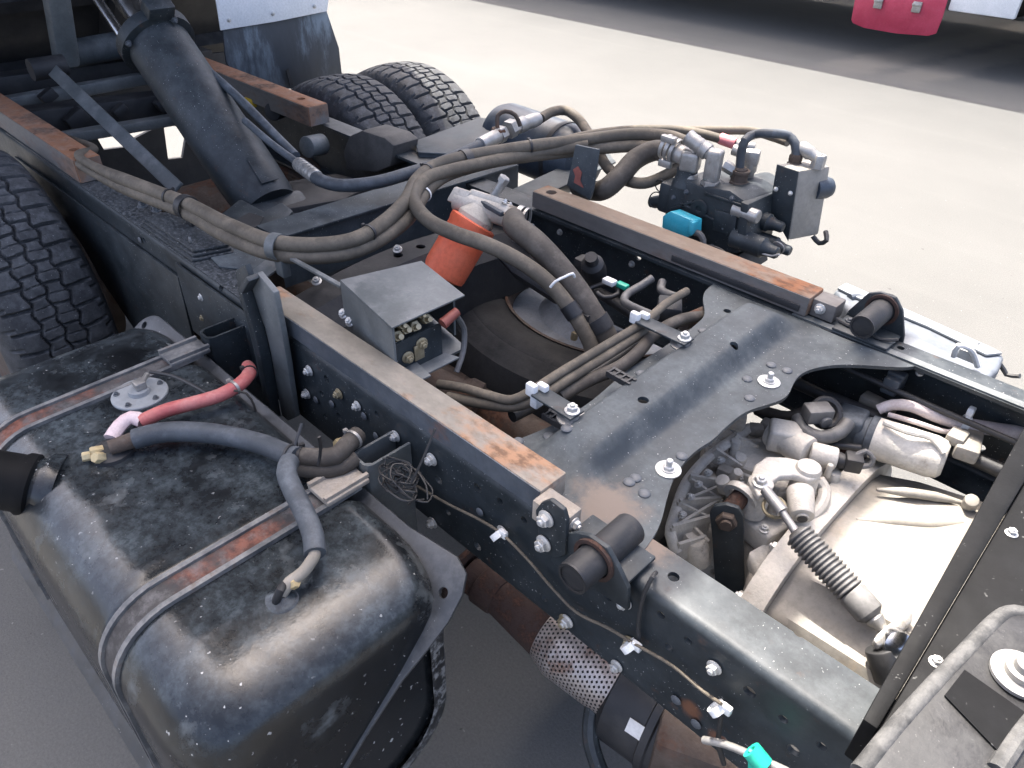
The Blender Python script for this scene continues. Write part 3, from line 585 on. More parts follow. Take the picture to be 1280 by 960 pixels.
# tank cradle brackets: folded U channels welded to the web
for x0, x1, zt, zb in ((-1.352, -1.305, 0.772, 0.42), (-0.826, -0.778, 0.772, 0.40)):
    bm = B(); t_ = 0.005; yo = -0.516
    out = [(x0, -0.4265), (x0, yo+0.012), (x0+0.004, yo+0.004), (x0+0.012, yo), (x1-0.012, yo), (x1-0.004, yo+0.004), (x1, yo+0.012), (x1, -0.4265)]
    inn = [(x1-t_, -0.4265), (x1-t_, yo+0.014), (x1-0.013, yo+t_), (x0+0.013, yo+t_), (x0+t_, yo+0.014), (x0+t_, -0.4265)]
    prism(bm, [(a, b, zt) for a, b in out+inn], (0, 0, zb-zt)); obj('cradle_bracket', bm, GREY if x0 > -1 else NAVY, ch)
    bm = B(); bx(bm, x0+0.002, x1-0.002, -0.95, -0.50, 0.24, 0.29, 0.004); obj('cradle_arm', bm, NAVY, ch)
# outrigger ledge beyond the far rail, mudguard stay
bm = B(); prism(bm, [(-1.8136, 0.4433, 0.8350), (-1.8521, 0.7520, 0.8350), (-1.7190, 0.8615, 0.8350), (-1.6542, 0.7112, 0.8350), (-1.6583, 0.4435, 0.8350), (-1.7278, 0.3877, 0.8350)], (0, 0, -0.006), 0.002); prism(bm, [(-1.7414, 0.3985, 0.8290), (-1.6713, 0.4548, 0.8290), (-1.6672, 0.7246, 0.8290), (-1.6544, 0.7152, 0.8290), (-1.6609, 0.4456, 0.8290), (-1.7306, 0.3896, 0.8290)], (0, 0, -0.06)); obj('outrigger_shelf', bm, PLATE, ch)
bm = B(); prism(bm, [(-1.3821, 0.3112, 0.8000), (-1.4334, 0.8075, 0.8000), (-1.4056, 0.8922, 0.8000), (-1.3347, 0.8423, 0.8000), (-1.2973, 0.3477, 0.8000)], (0, 0, -0.006), 0.002); obj('outrigger_shelf', bm, PLATE, ch)
bm = B(); prism(bm, [(-1.1889, 0.4600, 0.9745), (-1.1144, 0.4600, 0.9812), (-1.1207, 0.4600, 0.8746), (-1.1283, 0.4600, 0.8465), (-1.2089, 0.4600, 0.8618), (-1.2011, 0.4600, 0.9006)], (0, 0.008, 0), 0.002); o = obj('upright_tab', bm, PLATE, ch)
bm = B(); prism(bm, [(-1.1886, 0.4570, 0.9112), (-1.1736, 0.4570, 0.9237), (-1.1590, 0.4570, 0.9109), (-1.1622, 0.4570, 0.8889), (-1.1500, 0.4570, 0.8732), (-1.1829, 0.4570, 0.8787), (-1.1792, 0.4570, 0.8969)], (0, 0.002, 0)); obj('paint_mark', bm, mat('red_paint_mark', (0.22, 0.07, 0.055), rough=0.7), o)
# rear cross members and axle
for a, b, w_, h_, m_ in (((-3.3000, -0.3454, 0.7674), (-3.3500, 0.2792, 0.7578), 0.05, 0.045, GREY), ((-2.9000, -0.3769, 0.7345), (-2.9500, 0.2072, 0.6951), 0.055, 0.035, GREY), ((-3.1200, -0.3814, 0.7422), (-3.1500, 0.3209, 0.6918), 0.10, 0.10, DARK), ((-3.5000, -0.2797, 0.7893), (-3.5000, 0.6257, 0.7660), 0.10, 0.07, DARK)):
    bm = B(); bar(bm, a, b, w_, h_, (0, 0, 1), 0.006); obj('cross_member', bm, m_, ch)
for p, s_ in (((-3.0500, -0.1269, 0.7397), 0.05), ((-3.0500, 0.0314, 0.7375), 0.035), ((-3.0500, 0.2011, 0.7351), 0.045), ((-3.2500, -0.1401, 0.7799), 0.04)):
    bm = B(); box(bm, p, (s_, s_*1.5, s_), Matrix.Rotation(0.5, 3, 'X'), 0.006); obj('mounting_block', bm, DARK, ch)
bm = B(); lathe(bm, (-2.424, -0.50, 0.441), (0, 1, 0), [(0, 0.20), (0.10, 0.20), (0.12, 0.13), (0.2, 0.085), (0.36, 0.09), (0.42, 0.19), (0.58, 0.19), (0.64, 0.09), (0.8, 0.085), (0.88, 0.13), (0.9, 0.20), (1.0, 0.20)], 32)
ax = tag(obj('rear_axle', bm, BROWN), 'brown grimy axle housing between the rear tyres under the frame', 'axle')
for s in (-1, 1):
    bm = B()
    for k in range(6):
        L_ = 0.72-0.09*k; pts = [(-2.424+L_*q, s*0.375, 0.585-0.012*k-0.05*(q*q)*(L_/0.72)**2) for q in np.linspace(-1, 1, 9)]
        for p0, p1 in zip(pts, pts[1:]): bar(bm, p0, p1, 0.07, 0.010)
    tag(obj('leaf_spring', bm, BROWN), 'stack of curved spring leaves under the %s rail' % ('near' if s < 0 else 'far'), 'leaf spring', 'leaf springs of the rear axle')
bm = B(); bx(bm, -0.66, -0.47, -0.34, 0.34, 0.42, 0.50, 0.01); bx(bm, -0.469, 0.25, 0.27, 0.40, 0.36, 0.42, 0.01)  # dark slabs added to blacken the bright gaps around gearbox and bell housing
tag(obj('gap_filler', bm, DARK), 'dark slabs added to fill bright gaps below the wide cross member and booster', 'support frame')
bm = B(); lathe(bm, (-0.55, -0.02, 0.50), (-1.87, 0.02, -0.06), [(0, 0.05), (0.04, 0.05), (0.06, 0.065), (0.1, 0.065), (0.14, 0.045), (1.65, 0.045), (1.72, 0.065), (1.8, 0.05)], 24)
tag(obj('drive_shaft', bm, BROWN), 'long brown drive shaft running back under the cross members', 'drive shaft')
bm = B(); lathe(bm, [(-1.2541, -0.1552, 0.6000)][0], v3([(-1.0340, -0.0488, 0.5200)][0])-v3([(-1.2541, -0.1552, 0.6000)][0]), [(0, 0.05), (0.1, 0.05), (0.12, 0.035), (0.22, 0.035), (0.24, 0.05), (0.27, 0.05), (0.28, 0.03)], 20)
tag(obj('brake_shaft', bm, BROWN), 'brown tubular shaft end below the small grey box', 'shaft')

# ------------------------------------------------------------------ flat bars lying on the rails
def flatbar(name, label, x0, x1, y0, y1, z0, z1, m, extra=None):
    bm = B(); bx(bm, x0, x1, y0, y1, z0, z1, 0.003)
    t = thing(name, label, 'steel bar', ((x0+x1)/2, (y0+y1)/2, z0), 'flat bars lying on the frame rails')
    obj('bar', bm, m, t); return t
t = flatbar('flat_bar', 'pale rusty flat bar on the near rail beside the small grey box', -1.245, -0.484, -0.427, -0.372, 0.8255, 0.866, RUST)
bm = B(); bx(bm, -1.243, -0.486, -0.4285, -0.4268, 0.8262, 0.8645); obj('painted_side', bm, SIDEPAINT, t)
bm = B(); bx(bm, -0.4835, -0.425, -0.445, -0.408, 0.8255, 0.862, 0.002); obj('end_block', bm, TANSTRAP, t)
bm = B(); prism(bm, [(-0.4688, -0.4470, 0.8603), (-0.4597, -0.4470, 0.8807), (-0.4449, -0.4470, 0.8972), (-0.4210, -0.4470, 0.8953), (-0.4141, -0.4470, 0.8796), (-0.4114, -0.4470, 0.8161), (-0.4259, -0.4470, 0.7976), (-0.4551, -0.4470, 0.7836)], (0, -0.008, 0), 0.002); obj('end_plate', bm, NAVY, t)
for p in [(-0.4469, -0.4565, 0.8619), (-0.4482, -0.4565, 0.8118)]: fast('bolt', p, (0, -1, 0), 0.0125, t)
fast('bolt', (-0.424, -0.425, 0.845), (1, 0, 0), 0.010, t)
t = flatbar('flat_bar', 'brown rusty flat bar on the far rail in front of the valve block', -1.235, -0.474, 0.358, 0.418, 0.8245, 0.868, RUSTBAR2)
bm = B(); bx(bm, -1.2335, -0.4755, 0.3565, 0.3582, 0.8255, 0.8665); obj('painted_side', bm, SIDEGREY, t)
bm = B(); bx(bm, -0.4735, -0.425, 0.372, 0.418, 0.8245, 0.862, 0.002); obj('end_block', bm, SIDEGREY, t)
fast('bolt', (-0.455, 0.3715, 0.846), (0, -1, 0), 0.011, t)
bm = B(); bx(bm, -0.80, -0.49, 0.3525, 0.3562, 0.832, 0.846, 0.001); obj('side_strip', bm, DARK, t)
cut([c for c in t.children if c.name.startswith('bar')][0], [((-1.195, 0.385, 0.87), (0, 0, 1), 0.014, 0.03)])
fast('bolt_dark', (-0.40, 0.395, 0.824), (0, 0, 1), 0.012, ch)
t = flatbar('flat_bar', 'short orange rusty flat bar at the rear of the near rail beside the tyre', -3.5, -2.165, -0.418, -0.352, 0.826, 0.888, RUSTO)
bm = B(); bx(bm, -3.49, -2.168, -0.4198, -0.4178, 0.8265, 0.886); bx(bm, -2.1652, -2.1632, -0.4175, -0.3525, 0.8265, 0.886); obj('painted_side', bm, SIDEGREY, t)
cut([c for c in t.children if c.name.startswith('bar')][0], [((-2.25, -0.385, 0.888), (0, 0, 1), 0.014, 0.03)])
t = flatbar('flat_bar', 'short orange rusty flat bar at the rear of the far rail beside the two tyres', -3.5, -2.165, 0.300, 0.372, 0.826, 0.888, RUSTO)
bm = B(); bx(bm, -3.49, -2.168, 0.2982, 0.3002, 0.8265, 0.886); bx(bm, -2.1652, -2.1632, 0.3005, 0.3715, 0.8265, 0.886); obj('painted_side', bm, SIDEGREY, t)
cut([c for c in t.children if c.name.startswith('bar')][0], [((-2.26, 0.335, 0.888), (0, 0, 1), 0.014, 0.03)])

# ------------------------------------------------------------------ fuel tank
tk = thing('fuel_tank', 'large dusty black fuel tank with two worn straps hung outside the near rail', 'fuel tank', (-1.05, -0.75, 0.3))
def tank_skin(x0, x1, grow=0.0, lip=False):
    # rounded section in y-z, swept along x with domed ends
    yc, zc, hy, hz = -0.742, 0.52, 0.208, 0.222
    def sect(s, k=0.09, n=10):
        o = []
        a, b = hy*s-0.0, hz*s
        for sy, sz, a0, r_ in ((1, 1, 0, 0.05), (-1, 1, 90, 0.10), (-1, -1, 180, 0.05), (1, -1, 270, 0.15)):
            r_ = min(r_, a*0.9, b*0.9); cy, cz = sy*(a-r_), sz*(b-r_)
            for i in range(n+1):
                t_ = R(a0+90*i/n); o.append((yc+cy+r_*math.cos(t_), zc+cz+r_*math.sin(t_)))
        return o
    return sect
sect = tank_skin(0, 0)
bm = B(); rings = []
X0, X1 = -1.575, -0.548
xs = [(X0, 0.62), (X0+0.006, 0.76), (X0+0.02, 0.86), (X0+0.05, 0.945), (X0+0.085, 0.985), (X0+0.12, 1.0)]
xs += [(x, 1.0) for x in np.linspace(X0+0.15, X1-0.14, 110)]
xs += [(X1-0.13, 1.0), (X1-0.10, 0.993), (X1-0.075, 0.978), (X1-0.05, 0.952), (X1-0.03, 0.918), (X1-0.014, 0.873), (X1-0.004, 0.81), (X1, 0.72), (X1+0.003, 0.5)]
def press(x, y, z, top):
    # stamped ribs and strap troughs on the skin: they run across the tank
    d = 0
    for xc, w_, dep in ((-1.325, 0.030, 0.010), (-0.798, 0.030, 0.010)): d -= dep*max(0, 1-((x-xc)/w_)**4) if abs(x-xc) < w_ else 0
    if top and z > 0.66:
        for xc, w_, y0, y1, hgt in ((-0.688, 0.016, -0.86, -0.63, 0.011), (-0.853, 0.014, -0.87, -0.66, 0.006), (-1.02, 0.05, -0.86, -0.60, 0.007), (-1.18, 0.02, -0.86, -0.72, 0.006), (-1.42, 0.02, -0.84, -0.60, 0.008)):
            if abs(x-xc) < w_ and y0 < y < y1: d += hgt*(1-((x-xc)/w_)**2)*min(1, (y-y0)/0.03, (y1-y)/0.03)
    return d
for x, s in xs:
    rg = []
    for y, z in sect(s):
        dy, dz = y+0.742, z-0.52; l = math.hypot(dy, dz); d = press(x, y, z, True)
        dome = 0.004*math.sin((x-X0)/(X1-X0)*PI)
        rg.append(bm.verts.new((x, y+dy/l*(d+dome), z+dz/l*(d+dome))))
    rings.append(rg)
for a, b in zip(rings, rings[1:]):
    for k in range(len(a)): bm.faces.new((a[k], a[(k+1) % len(a)], b[(k+1) % len(b)], b[k]))
bm.faces.new(list(reversed(rings[0]))); bm.faces.new(rings[-1])
obj('shell', bm, TANK, tk, 60)
# weld flange between the two half shells: along the inner top edge, slanting down both ends to the outer bottom edge
def flange_pt(x, q):      # q 0 = inner top edge, 1 = outer bottom edge
    return Vector((x, -0.522-0.450*q, 0.732-0.438*q))
bm = B()
xa, xb = X0-0.018, X1+0.024
def rr(cx, cq, r_, a0, a1):
    return [(cx+r_*math.cos(R(a0+(a1-a0)*i/8)), cq+r_*1.55*math.sin(R(a0+(a1-a0)*i/8))) for i in range(9)]
outl = rr(xa+0.07, 0.11, 0.07, 270, 180)+rr(xa+0.07, 0.89, 0.07, 180, 90)+rr(xb-0.085, 0.89, 0.07, 90, 0)+[(xb-0.015, 0.7), (xb-0.016, 0.45), (xb-0.012, 0.30), (xb-0.002, 0.20), (xb+0.004, 0.12), (xb+0.001, 0.05), (xb-0.012, 0.005), (xb-0.04, -0.012), (xb-0.08, -0.005), (xb-0.14, 0.006)]
nrm = Vector((0, 0.452, -0.462)).normalized()
prism(bm, [flange_pt(x, q) for x, q in outl], nrm*0.006, 0.002); fl = obj('seam_flange', bm, TANKSIDE, tk)
cut(fl, [(flange_pt(xb-0.028, 0.075), nrm, 0.0085, 0.05), (flange_pt(xa+0.03, 0.06), nrm, 0.009, 0.05)])
# outer edge of the second shell
bm = B(); rings = []
for x, s in ((X1-0.10, 0.99), (X1-0.05, 0.965), (X1-0.015, 0.92), (X1+0.004, 0.84), (X1+0.008, 0.7)):
    rings.append([bm.verts.new((x, -0.742+(y+0.742)*s*1.004, 0.52+(z-0.52)*s*1.004)) for y, z in sect(1.0)])
for a, b in zip(rings, rings[1:]):
    for k in range(len(a)): bm.faces.new((a[k], a[(k+1) % len(a)], b[(k+1) % len(b)], b[k]))
for f in list(bm.faces):
    c = f.calc_center_median()
    if (c - flange_pt(c.x, 0)).dot(nrm) < 0.0: bm.faces.remove(f)
obj('lower_shell', bm, CRUST, tk, 60)
# straps
for x in (-1.325, -0.798):
    path = [v for v in sect(1.0)]
    for nm, dx, w_, off, m_ in (('strap_lining', 0, 0.036, -0.001, STRAPRUST), ('strap_edge', -0.023, 0.009, 0.004, STRAP), ('strap_edge', 0.023, 0.009, 0.004, STRAP)):
        bm = B(); rg = []
        pts = [(-0.505, 0.752), (-0.56, 0.746)]+[(y, z) for y, z in path if y < -0.60 and z > 0.42]+[(-0.948, 0.40), (-0.95, 0.30)]
        pts = [(-0.535, 0.746), (-0.60, 0.744)] + [(y, z) for y, z in path if y < -0.64 and z > 0.45]+[(-0.9505, 0.36)]
        prev = None
        for i, (y, z) in enumerate(pts):
            a = Vector(pts[max(i-1, 0)]); b_ = Vector(pts[min(i+1, len(pts)-1)]); tg = (b_-a).normalized(); nn = Vector((tg.y, -tg.x)); nn = -nn if nn.dot(Vector((y+0.742, z-0.52))) < 0 else nn
            lo_ = Vector((y, z))+nn*(off-0.006); hi = Vector((y, z))+nn*(off+0.003)
            rg.append([bm.verts.new((x+dx-w_/2, *lo_)), bm.verts.new((x+dx+w_/2, *lo_)), bm.verts.new((x+dx+w_/2, *hi)), bm.verts.new((x+dx-w_/2, *hi))])
        for a, b in zip(rg, rg[1:]):
            for k in range(4): bm.faces.new((a[k], a[(k+1) % 4], b[(k+1) % 4], b[k]))
        bm.faces.new(rg[0]); bm.faces.new(rg[-1]); obj(nm, bm, m_, tk)
    bm = B(); bx(bm, x-0.028, x+0.028, -0.60, -0.519, 0.748, 0.757, 0.002); bx(bm, x-0.028, x-0.021, -0.60, -0.522, 0.7572, 0.764); bx(bm, x+0.017, x+0.024, -0.60, -0.517, 0.7572, 0.764)
    o = obj('strap_end', bm, TANSTRAP if x > -1 else STRAP, tk)
# sender plate
c = Vector((-1.262, -0.680, 0.742))
bm = B(); lathe(bm, c+Vector((0, 0, -0.004)), (0, 0, 1), [(0, 0.050), (0.010, 0.050), (0.0115, 0.0485), (0.012, 0.020), (0.020, 0.018), (0.022, 0.0)], 36); sp = obj('sender_plate', bm, PALESTRIP, tk)
bm = B(); ring(bm, c+Vector((0, 0, -0.001)), (0, 0, 1), 0.0502, 0.006, 0.004, 36); obj('gasket', bm, BLK, sp)
bm = B(); box(bm, c+Vector((0.0, 0.004, 0.024)), (0.022, 0.02, 0.016), None, 0.003); cyl(bm, c+Vector((0.0, 0.01, 0.026)), c+Vector((-0.03, 0.03, 0.018)), 0.005); obj('sender_plug', bm, ZINC, sp)
for k in range(5): a = R(72*k+20); fast('bolt_dark', c+Vector((0.040*math.cos(a), 0.040*math.sin(a), 0.008)), (0, 0, 1), 0.0055, sp)
bm = B(); prism(bm, [(-1.3984, -0.5949, 0.7350), (-1.4167, -0.5798, 0.7350), (-1.4112, -0.5653, 0.7350), (-1.3913, -0.5576, 0.7350), (-1.3621, -0.5614, 0.7350), (-1.3550, -0.5750, 0.7350)], (0, 0, 0.005), 0.001); o = obj('lifting_lug', bm, GREY, tk)
# filler neck and its big black cap at the outer rear top
p0 = v3([(-1.1629, -0.8724, 0.7000)][0]); p1 = v3([(-1.2213, -0.9460, 0.7350)][0])
d = (p1-p0).normalized()
bm = B(); lathe(bm, p0, d, [(0, 0.060), (0.02, 0.058), (0.03, 0.047), (0.05, 0.046)], 32); fn = obj('filler_neck', bm, TANK, tk, 50)
bm = B(); lathe(bm, p0+d*0.036, d, [(0, 0.048), (0.004, 0.052), (0.018, 0.052), (0.024, 0.048), (0.10, 0.047), (0.105, 0.042)], 36); obj('filler_cap', bm, BEAMBLK, fn)
# pipe stubs and drain fittings on the tank top
bm = B(); b0 = v3([(-0.6775, -0.7435, 0.7420)][0]); lathe(bm, b0-Vector((0, 0, 0.02)), (0, 0, 1), [(0, 0.045), (0.015, 0.038), (0.022, 0.022), (0.028, 0.012), (0.034, 0.0)], 28); o = obj('pipe_boss', bm, TANK, tk, 60)
bm = B(); tube(bm, [(-0.6751, -0.7406, 0.7520), (-0.6744, -0.7263, 0.7640), (-0.6714, -0.7068, 0.7700), (-0.6712, -0.6923, 0.7800), (-0.6741, -0.6831, 0.7850), (-0.6897, -0.6736, 0.7880)], 0.0088, 12); obj('copper_pipe', bm, RUST, o)
bm = B(); tube(bm, [(-0.6720, -0.7521, 0.7480), (-0.6685, -0.7442, 0.7680), (-0.6798, -0.7312, 0.7600)], 0.006, 10); obj('breather', bm, BLK, o)
bm = B(); hexn(bm, [(-0.6725, -0.7257, 0.7600)][0], (0.4, 0.3, 0.4), 0.008, 0.012); obj('brass_nut', bm, NUTYEL, o)
bm = B(); p = v3([(-1.1343, -0.7826, 0.7520)][0]); lathe(bm, p-Vector((0, 0, 0.012)), (0, 0, 1), [(0, 0.036), (0.012, 0.034), (0.016, 0.024), (0.02, 0.02)], 28); o = obj('pipe_boss', bm, BLK, tk)
bm = B(); hexn(bm, p+Vector((-0.005, -0.012, 0.0)), (-0.2, -0.9, 0.2), 0.011, 0.02); hexn(bm, p+Vector((-0.004, -0.033, 0.004)), (-0.2, -0.9, 0.2), 0.008, 0.012); obj('brass_nut', bm, NUTYEL, o)
bm = B(); hexn(bm, p+Vector((0.012, -0.02, 0.002)), (0.2, -0.7, 0.6), 0.010, 0.016); obj('brass_nut', bm, NUTYEL, o)

# ------------------------------------------------------------------ fuel hoses on the tank
def hose(name, label, cat, pts, r, m, group=None, ties=(), step=0.012, n=14, flat=1.0):
    bm = B(); tube(bm, pts, r, n, step=step, flat=flat); o = obj(name, bm, m); tag(o, label, cat, group)
    for t_, mm in ties:
        q, d_ = mid(pts, t_); bm = B(); tie(bm, q, d_, (r if not callable(r) else r(t_))+0.0006); obj('cable_tie', bm, mm, o)
    return o
red = hose('fuel_hose', 'faded red fuel hose curling over the tank top past the sender plate', 'hose', [(-1.1557, -0.7204, 0.7650), (-1.1462, -0.6815, 0.7720), (-1.1270, -0.6309, 0.7750), (-1.1130, -0.5917, 0.7780), (-1.1135, -0.5510, 0.7820), (-1.1413, -0.5169, 0.7760), (-1.1918, -0.4958, 0.7550)], 0.0125, RED, ties=((0.62, ZINC), (0.80, BLK)))
bm = B(); tube(bm, [(-1.1587, -0.7728, 0.7560), (-1.1712, -0.7502, 0.7640), (-1.1710, -0.7292, 0.7700), (-1.1546, -0.7178, 0.7660)], 0.0135, 12, flat=0.8); obj('hose_end', bm, PINK, red)
hose('fuel_hose', 'thick slate grey fuel hose lying across the tank to the clamp by the rail', 'hose', [(-1.1106, -0.7499, 0.7700), (-1.0904, -0.7138, 0.7750), (-1.0492, -0.6701, 0.7760), (-0.9970, -0.6327, 0.7750), (-0.9381, -0.6067, 0.7780), (-0.8865, -0.5980, 0.7860), (-0.8596, -0.5906, 0.7900)], 0.0175, BLUEHOSE, ties=((0.97, BLK),))
bm = B(); cyl(bm, [(-1.1197, -0.7879, 0.7680)][0], [(-1.1090, -0.7452, 0.7700)][0], 0.0125, 0.014, 18); tag(obj('hose_sleeve', bm, BROWN), 'short brown sleeve on the end of the slate hose at the brass nuts', 'sleeve')
hose('fuel_hose', 'slate grey branch hose dropping over the front strap to the copper pipe', 'hose', [(-0.8497, -0.6097, 0.8000), (-0.8273, -0.6285, 0.8050), (-0.7923, -0.6403, 0.8000), (-0.7456, -0.6518, 0.7950), (-0.7040, -0.6651, 0.7900), (-0.6758, -0.6807, 0.7850)], 0.0155, BLUEHOSE)
hose('fuel_hose', 'upper brown hose running from the tie to a clamp at the near web', 'hose', [(-0.8736, -0.5915, 0.7850), (-0.8443, -0.5670, 0.7850), (-0.8251, -0.5418, 0.7850), (-0.8301, -0.5157, 0.7900), (-0.8388, -0.4869, 0.7900)], 0.0155, TAND, ties=((0.15, BLK), (0.93, ZINC)))
hose('fuel_hose', 'lower brown hose curving under the upper one towards the cradle bracket', 'hose', [(-0.8644, -0.5940, 0.7700), (-0.8344, -0.5692, 0.7650), (-0.8181, -0.5417, 0.7650), (-0.8141, -0.5122, 0.7700)], 0.0145, TAND)
bm = B(); hexn(bm, (-0.9155, -0.4600, 0.7107), (0, -0.9, 0.3), 0.011, 0.03); tag(obj('pipe_union', bm, NUTYEL), 'pale yellow hex union on the brown hose at the near web', 'fitting')
for lab, pts in (('stiff black cable tie tail standing beside the brown hoses', [(-0.8104, -0.5828, 0.8000), (-0.8113, -0.5731, 0.8300), (-0.8031, -0.5769, 0.8600)]), ('short black cable tie tail above the tie where three hoses meet', [(-0.8732, -0.5876, 0.8000), (-0.8776, -0.5747, 0.8150), (-0.8837, -0.5608, 0.8300)]),
                 ('long black cable tie tail sticking up from the cradle bracket', [(-0.6799, -0.5034, 0.8000), (-0.6717, -0.4854, 0.8400), (-0.6716, -0.4577, 0.8850)])):
    bm = B(); tube(bm, pts, 0.0032, 6, flat=0.5); tag(obj('cable_tie', bm, BLK), lab, 'cable tie')
# wood-coloured spacer lying on the strap end
hose('fuel_line', 'thin dark lines crossing from the sender plug to the red hose', 'cable', [(-1.2884, -0.6433, 0.7650), (-1.2404, -0.6224, 0.7700), (-1.1681, -0.6099, 0.7760), (-1.1231, -0.6059, 0.7800)], 0.0035, BLK)
hose('fuel_line', 'thin wire hanging down from the red hose beside the web', 'cable', [(-1.0998, -0.5707, 0.7850), (-1.0951, -0.5511, 0.7700), (-1.0893, -0.5445, 0.7400), (-1.1035, -0.5451, 0.6800)], 0.0022, TAND)

# coil of black wire at the front cradle bracket
bm = B(); rg = random.Random(3); c0 = v3([(-0.7193, -0.4967, 0.7650)][0])
for k in range(13):
    a0 = rg.random()*6; rad = rg.uniform(0.010, 0.032); tilt = rg.uniform(-0.6, 0.6); off = Vector((rg.uniform(-.022, .022), rg.uniform(-.016, .016), rg.uniform(-.004, .012)))
    pts = [c0+off+Vector((rg.uniform(-.007, .007)+rad*1.3*math.cos(a0+q), rg.uniform(-.006, .006)+rad*0.7*math.sin(a0+q), rg.uniform(-.006, .006)+tilt*0.02*math.cos(q))) for q in np.linspace(0, 4.4+rg.random()*2, 8)]
    tube(bm, pts, 0.0016, 6, step=0.006)
tag(obj('wire_coil', bm, BLK), 'tangled coil of thin black wire at the front cradle bracket', 'wire')

# speed-sensor wire clipped along the near web
wire = [(-0.7537, -0.4400, 0.6992), (-0.6706, -0.4400, 0.7151), (-0.5945, -0.4400, 0.7350), (-0.5391, -0.4460, 0.7501), (-0.4905, -0.4400, 0.7278), (-0.4409, -0.4400, 0.7073), (-0.3933, -0.4400, 0.6959), (-0.3366, -0.4400, 0.7143), (-0.2865, -0.4460, 0.7333), (-0.2336, -0.4400, 0.7368), (-0.1844, -0.4400, 0.7332), (-0.1566, -0.4500, 0.7512)]
w_ = hose('sensor_wire', 'thin grey wire looping along the near web between clips', 'wire', wire, 0.0023, TAN, n=8)
for p in [(-0.5489, -0.4360, 0.7418), (-0.2961, -0.4360, 0.7203), (-0.1609, -0.4360, 0.7311)]:
    bm = B(); ring(bm, v3(p)+Vector((0, -0.010, 0)), (1, 0, -0.6), 0.0085, 0.010, 0.0035, 16); box(bm, v3(p)+Vector((0.010, -0.008, 0.008)), (0.014, 0.008, 0.014), None, 0.002); obj('clip', bm, WHITE, w_)
hose('sensor_wire', 'thin black wire dropping from the front end of the web clip line', 'wire', [(-0.1582, -0.4400, 0.7300), (-0.1521, -0.4450, 0.7050), (-0.1459, -0.4450, 0.6648), (-0.1323, -0.4400, 0.6259)], 0.0035, BLK, n=8)
o = hose('brake_line', 'pale grey pipe with green tape below the near web', 'pipe', [(-0.1601, -0.4600, 0.6757), (-0.1357, -0.4600, 0.6984), (-0.1062, -0.4600, 0.7155), (-0.0597, -0.4600, 0.7379)], 0.005, ZINC)
bm = B(); q = v3((-0.0940, -0.4650, 0.7299)); ring(bm, q, (1, 0, -0.5), 0.006, 0.022, 0.006, 12); prism(bm, [q+Vector(v) for v in ((-0.012, -0.003, 0.004), (0.012, -0.003, 0.006), (0.008, -0.003, -0.035), (-0.004, -0.003, -0.03))], (0, 0.004, 0)); obj('tape', bm, GREEN, o)
hose('brake_line', 'dark wire bent over the near rail edge in front of the hinge tube', 'wire', [(-0.2860, -0.4340, 0.7142), (-0.2952, -0.4340, 0.7582), (-0.2950, -0.4340, 0.8249), (-0.2922, -0.4280, 0.8505), ((-0.3027, -0.3991, 0.8260))], 0.003, DARK, n=8)

# ------------------------------------------------------------------ exhaust under the near rail
ex = thing('exhaust_pipe', 'rusty exhaust pipe with perforated steel sleeve below the near rail', 'exhaust pipe', (-0.5396, -0.3644, 0.4500))
e0, e1, e2 = v3((-0.6910, -0.3752, 0.4700)), v3((-0.5108, -0.3590, 0.4450)), v3((-0.3315, -0.3375, 0.4300))
bm = B(); lathe(bm, e0, e1-e0, [(0, 0.036), ((e1-e0).length*0.35, 0.034), ((e1-e0).length, 0.046)], 28); obj('pipe', bm, DEEPRUST, ex)
bm = B(); d = (e1-e0).normalized(); prism(bm, [e0-d*0.02+frame_of(d)[0]*a+frame_of(d)[1]*b for a, b in ((-0.055, -0.05), (0.055, -0.05), (0.06, 0.0), (0.05, 0.055), (-0.05, 0.055), (-0.06, 0))], d*0.012, 0.003); obj('flange', bm, DEEPRUST, ex)
ring_ = B(); cyl(ring_, e0+d*0.03, e0+d*0.075, 0.041, 0.039, 28, 0.004); obj('clamp', ring_, DEEPRUST, ex)
# perforated sleeve: a net of staggered diamond holes, each rim real
bm = B(); d = (e2-e1); L_ = d.length; x_, y_, d = frame_of(d); nc, nr = 40, 26; r0 = 0.060
def spt(i, j):
    t_ = j/nr; a = 2*PI*i/nc; rad = 0.047+(r0-0.047)*min(1, t_*5)-(0.006 if t_ > 0.93 else 0)
    return e1+d*(t_*L_)+(x_*math.cos(a)+y_*math.sin(a))*rad
vs_ = {}
def gv(i, j):
    k = ((i*2) % (nc*2) if isinstance(i, int) else int(round(i*2)) % (nc*2), j)
    if k not in vs_: vs_[k] = bm.verts.new(spt(k[0]/2, j))
    return vs_[k]
for j in range(nr):
    for i in range(nc):
        o_ = 0.5 if j % 2 else 0.0
        # diamond centred on (i+o, j+.5): corners
        q = [spt(i+o_, j-0.02), spt(i+o_+0.5, j+0.5), spt(i+o_, j+1.02), spt(i+o_-0.5, j+0.5)]
        c_ = sum(q, Vector())/4
        outer = [bm.verts.new(v) for v in q]; inner = [bm.verts.new(c_+(v-c_)*0.68) for v in q]
        for k in range(4): bm.faces.new((outer[k], outer[(k+1) % 4], inner[(k+1) % 4], inner[k]))
        # the web triangles between diamonds
        tri1 = [bm.verts.new(v) for v in (spt(i+o_, j+1.02), spt(i+o_+0.5, j+0.5), spt(i+o_+1, j+1.02))]
        tri2 = [bm.verts.new(v) for v in (spt(i+o_, j-0.02), spt(i+o_+1, j-0.02), spt(i+o_+0.5, j+0.5))]
        bm.faces.new(tri1); bm.faces.new(tri2)
obj('perforated_sleeve', bm, SHIELD, ex, 0)
bm = B(); cyl(bm, e1, e2, 0.042, None, 24); obj('inner_pipe', bm, DARK, ex)
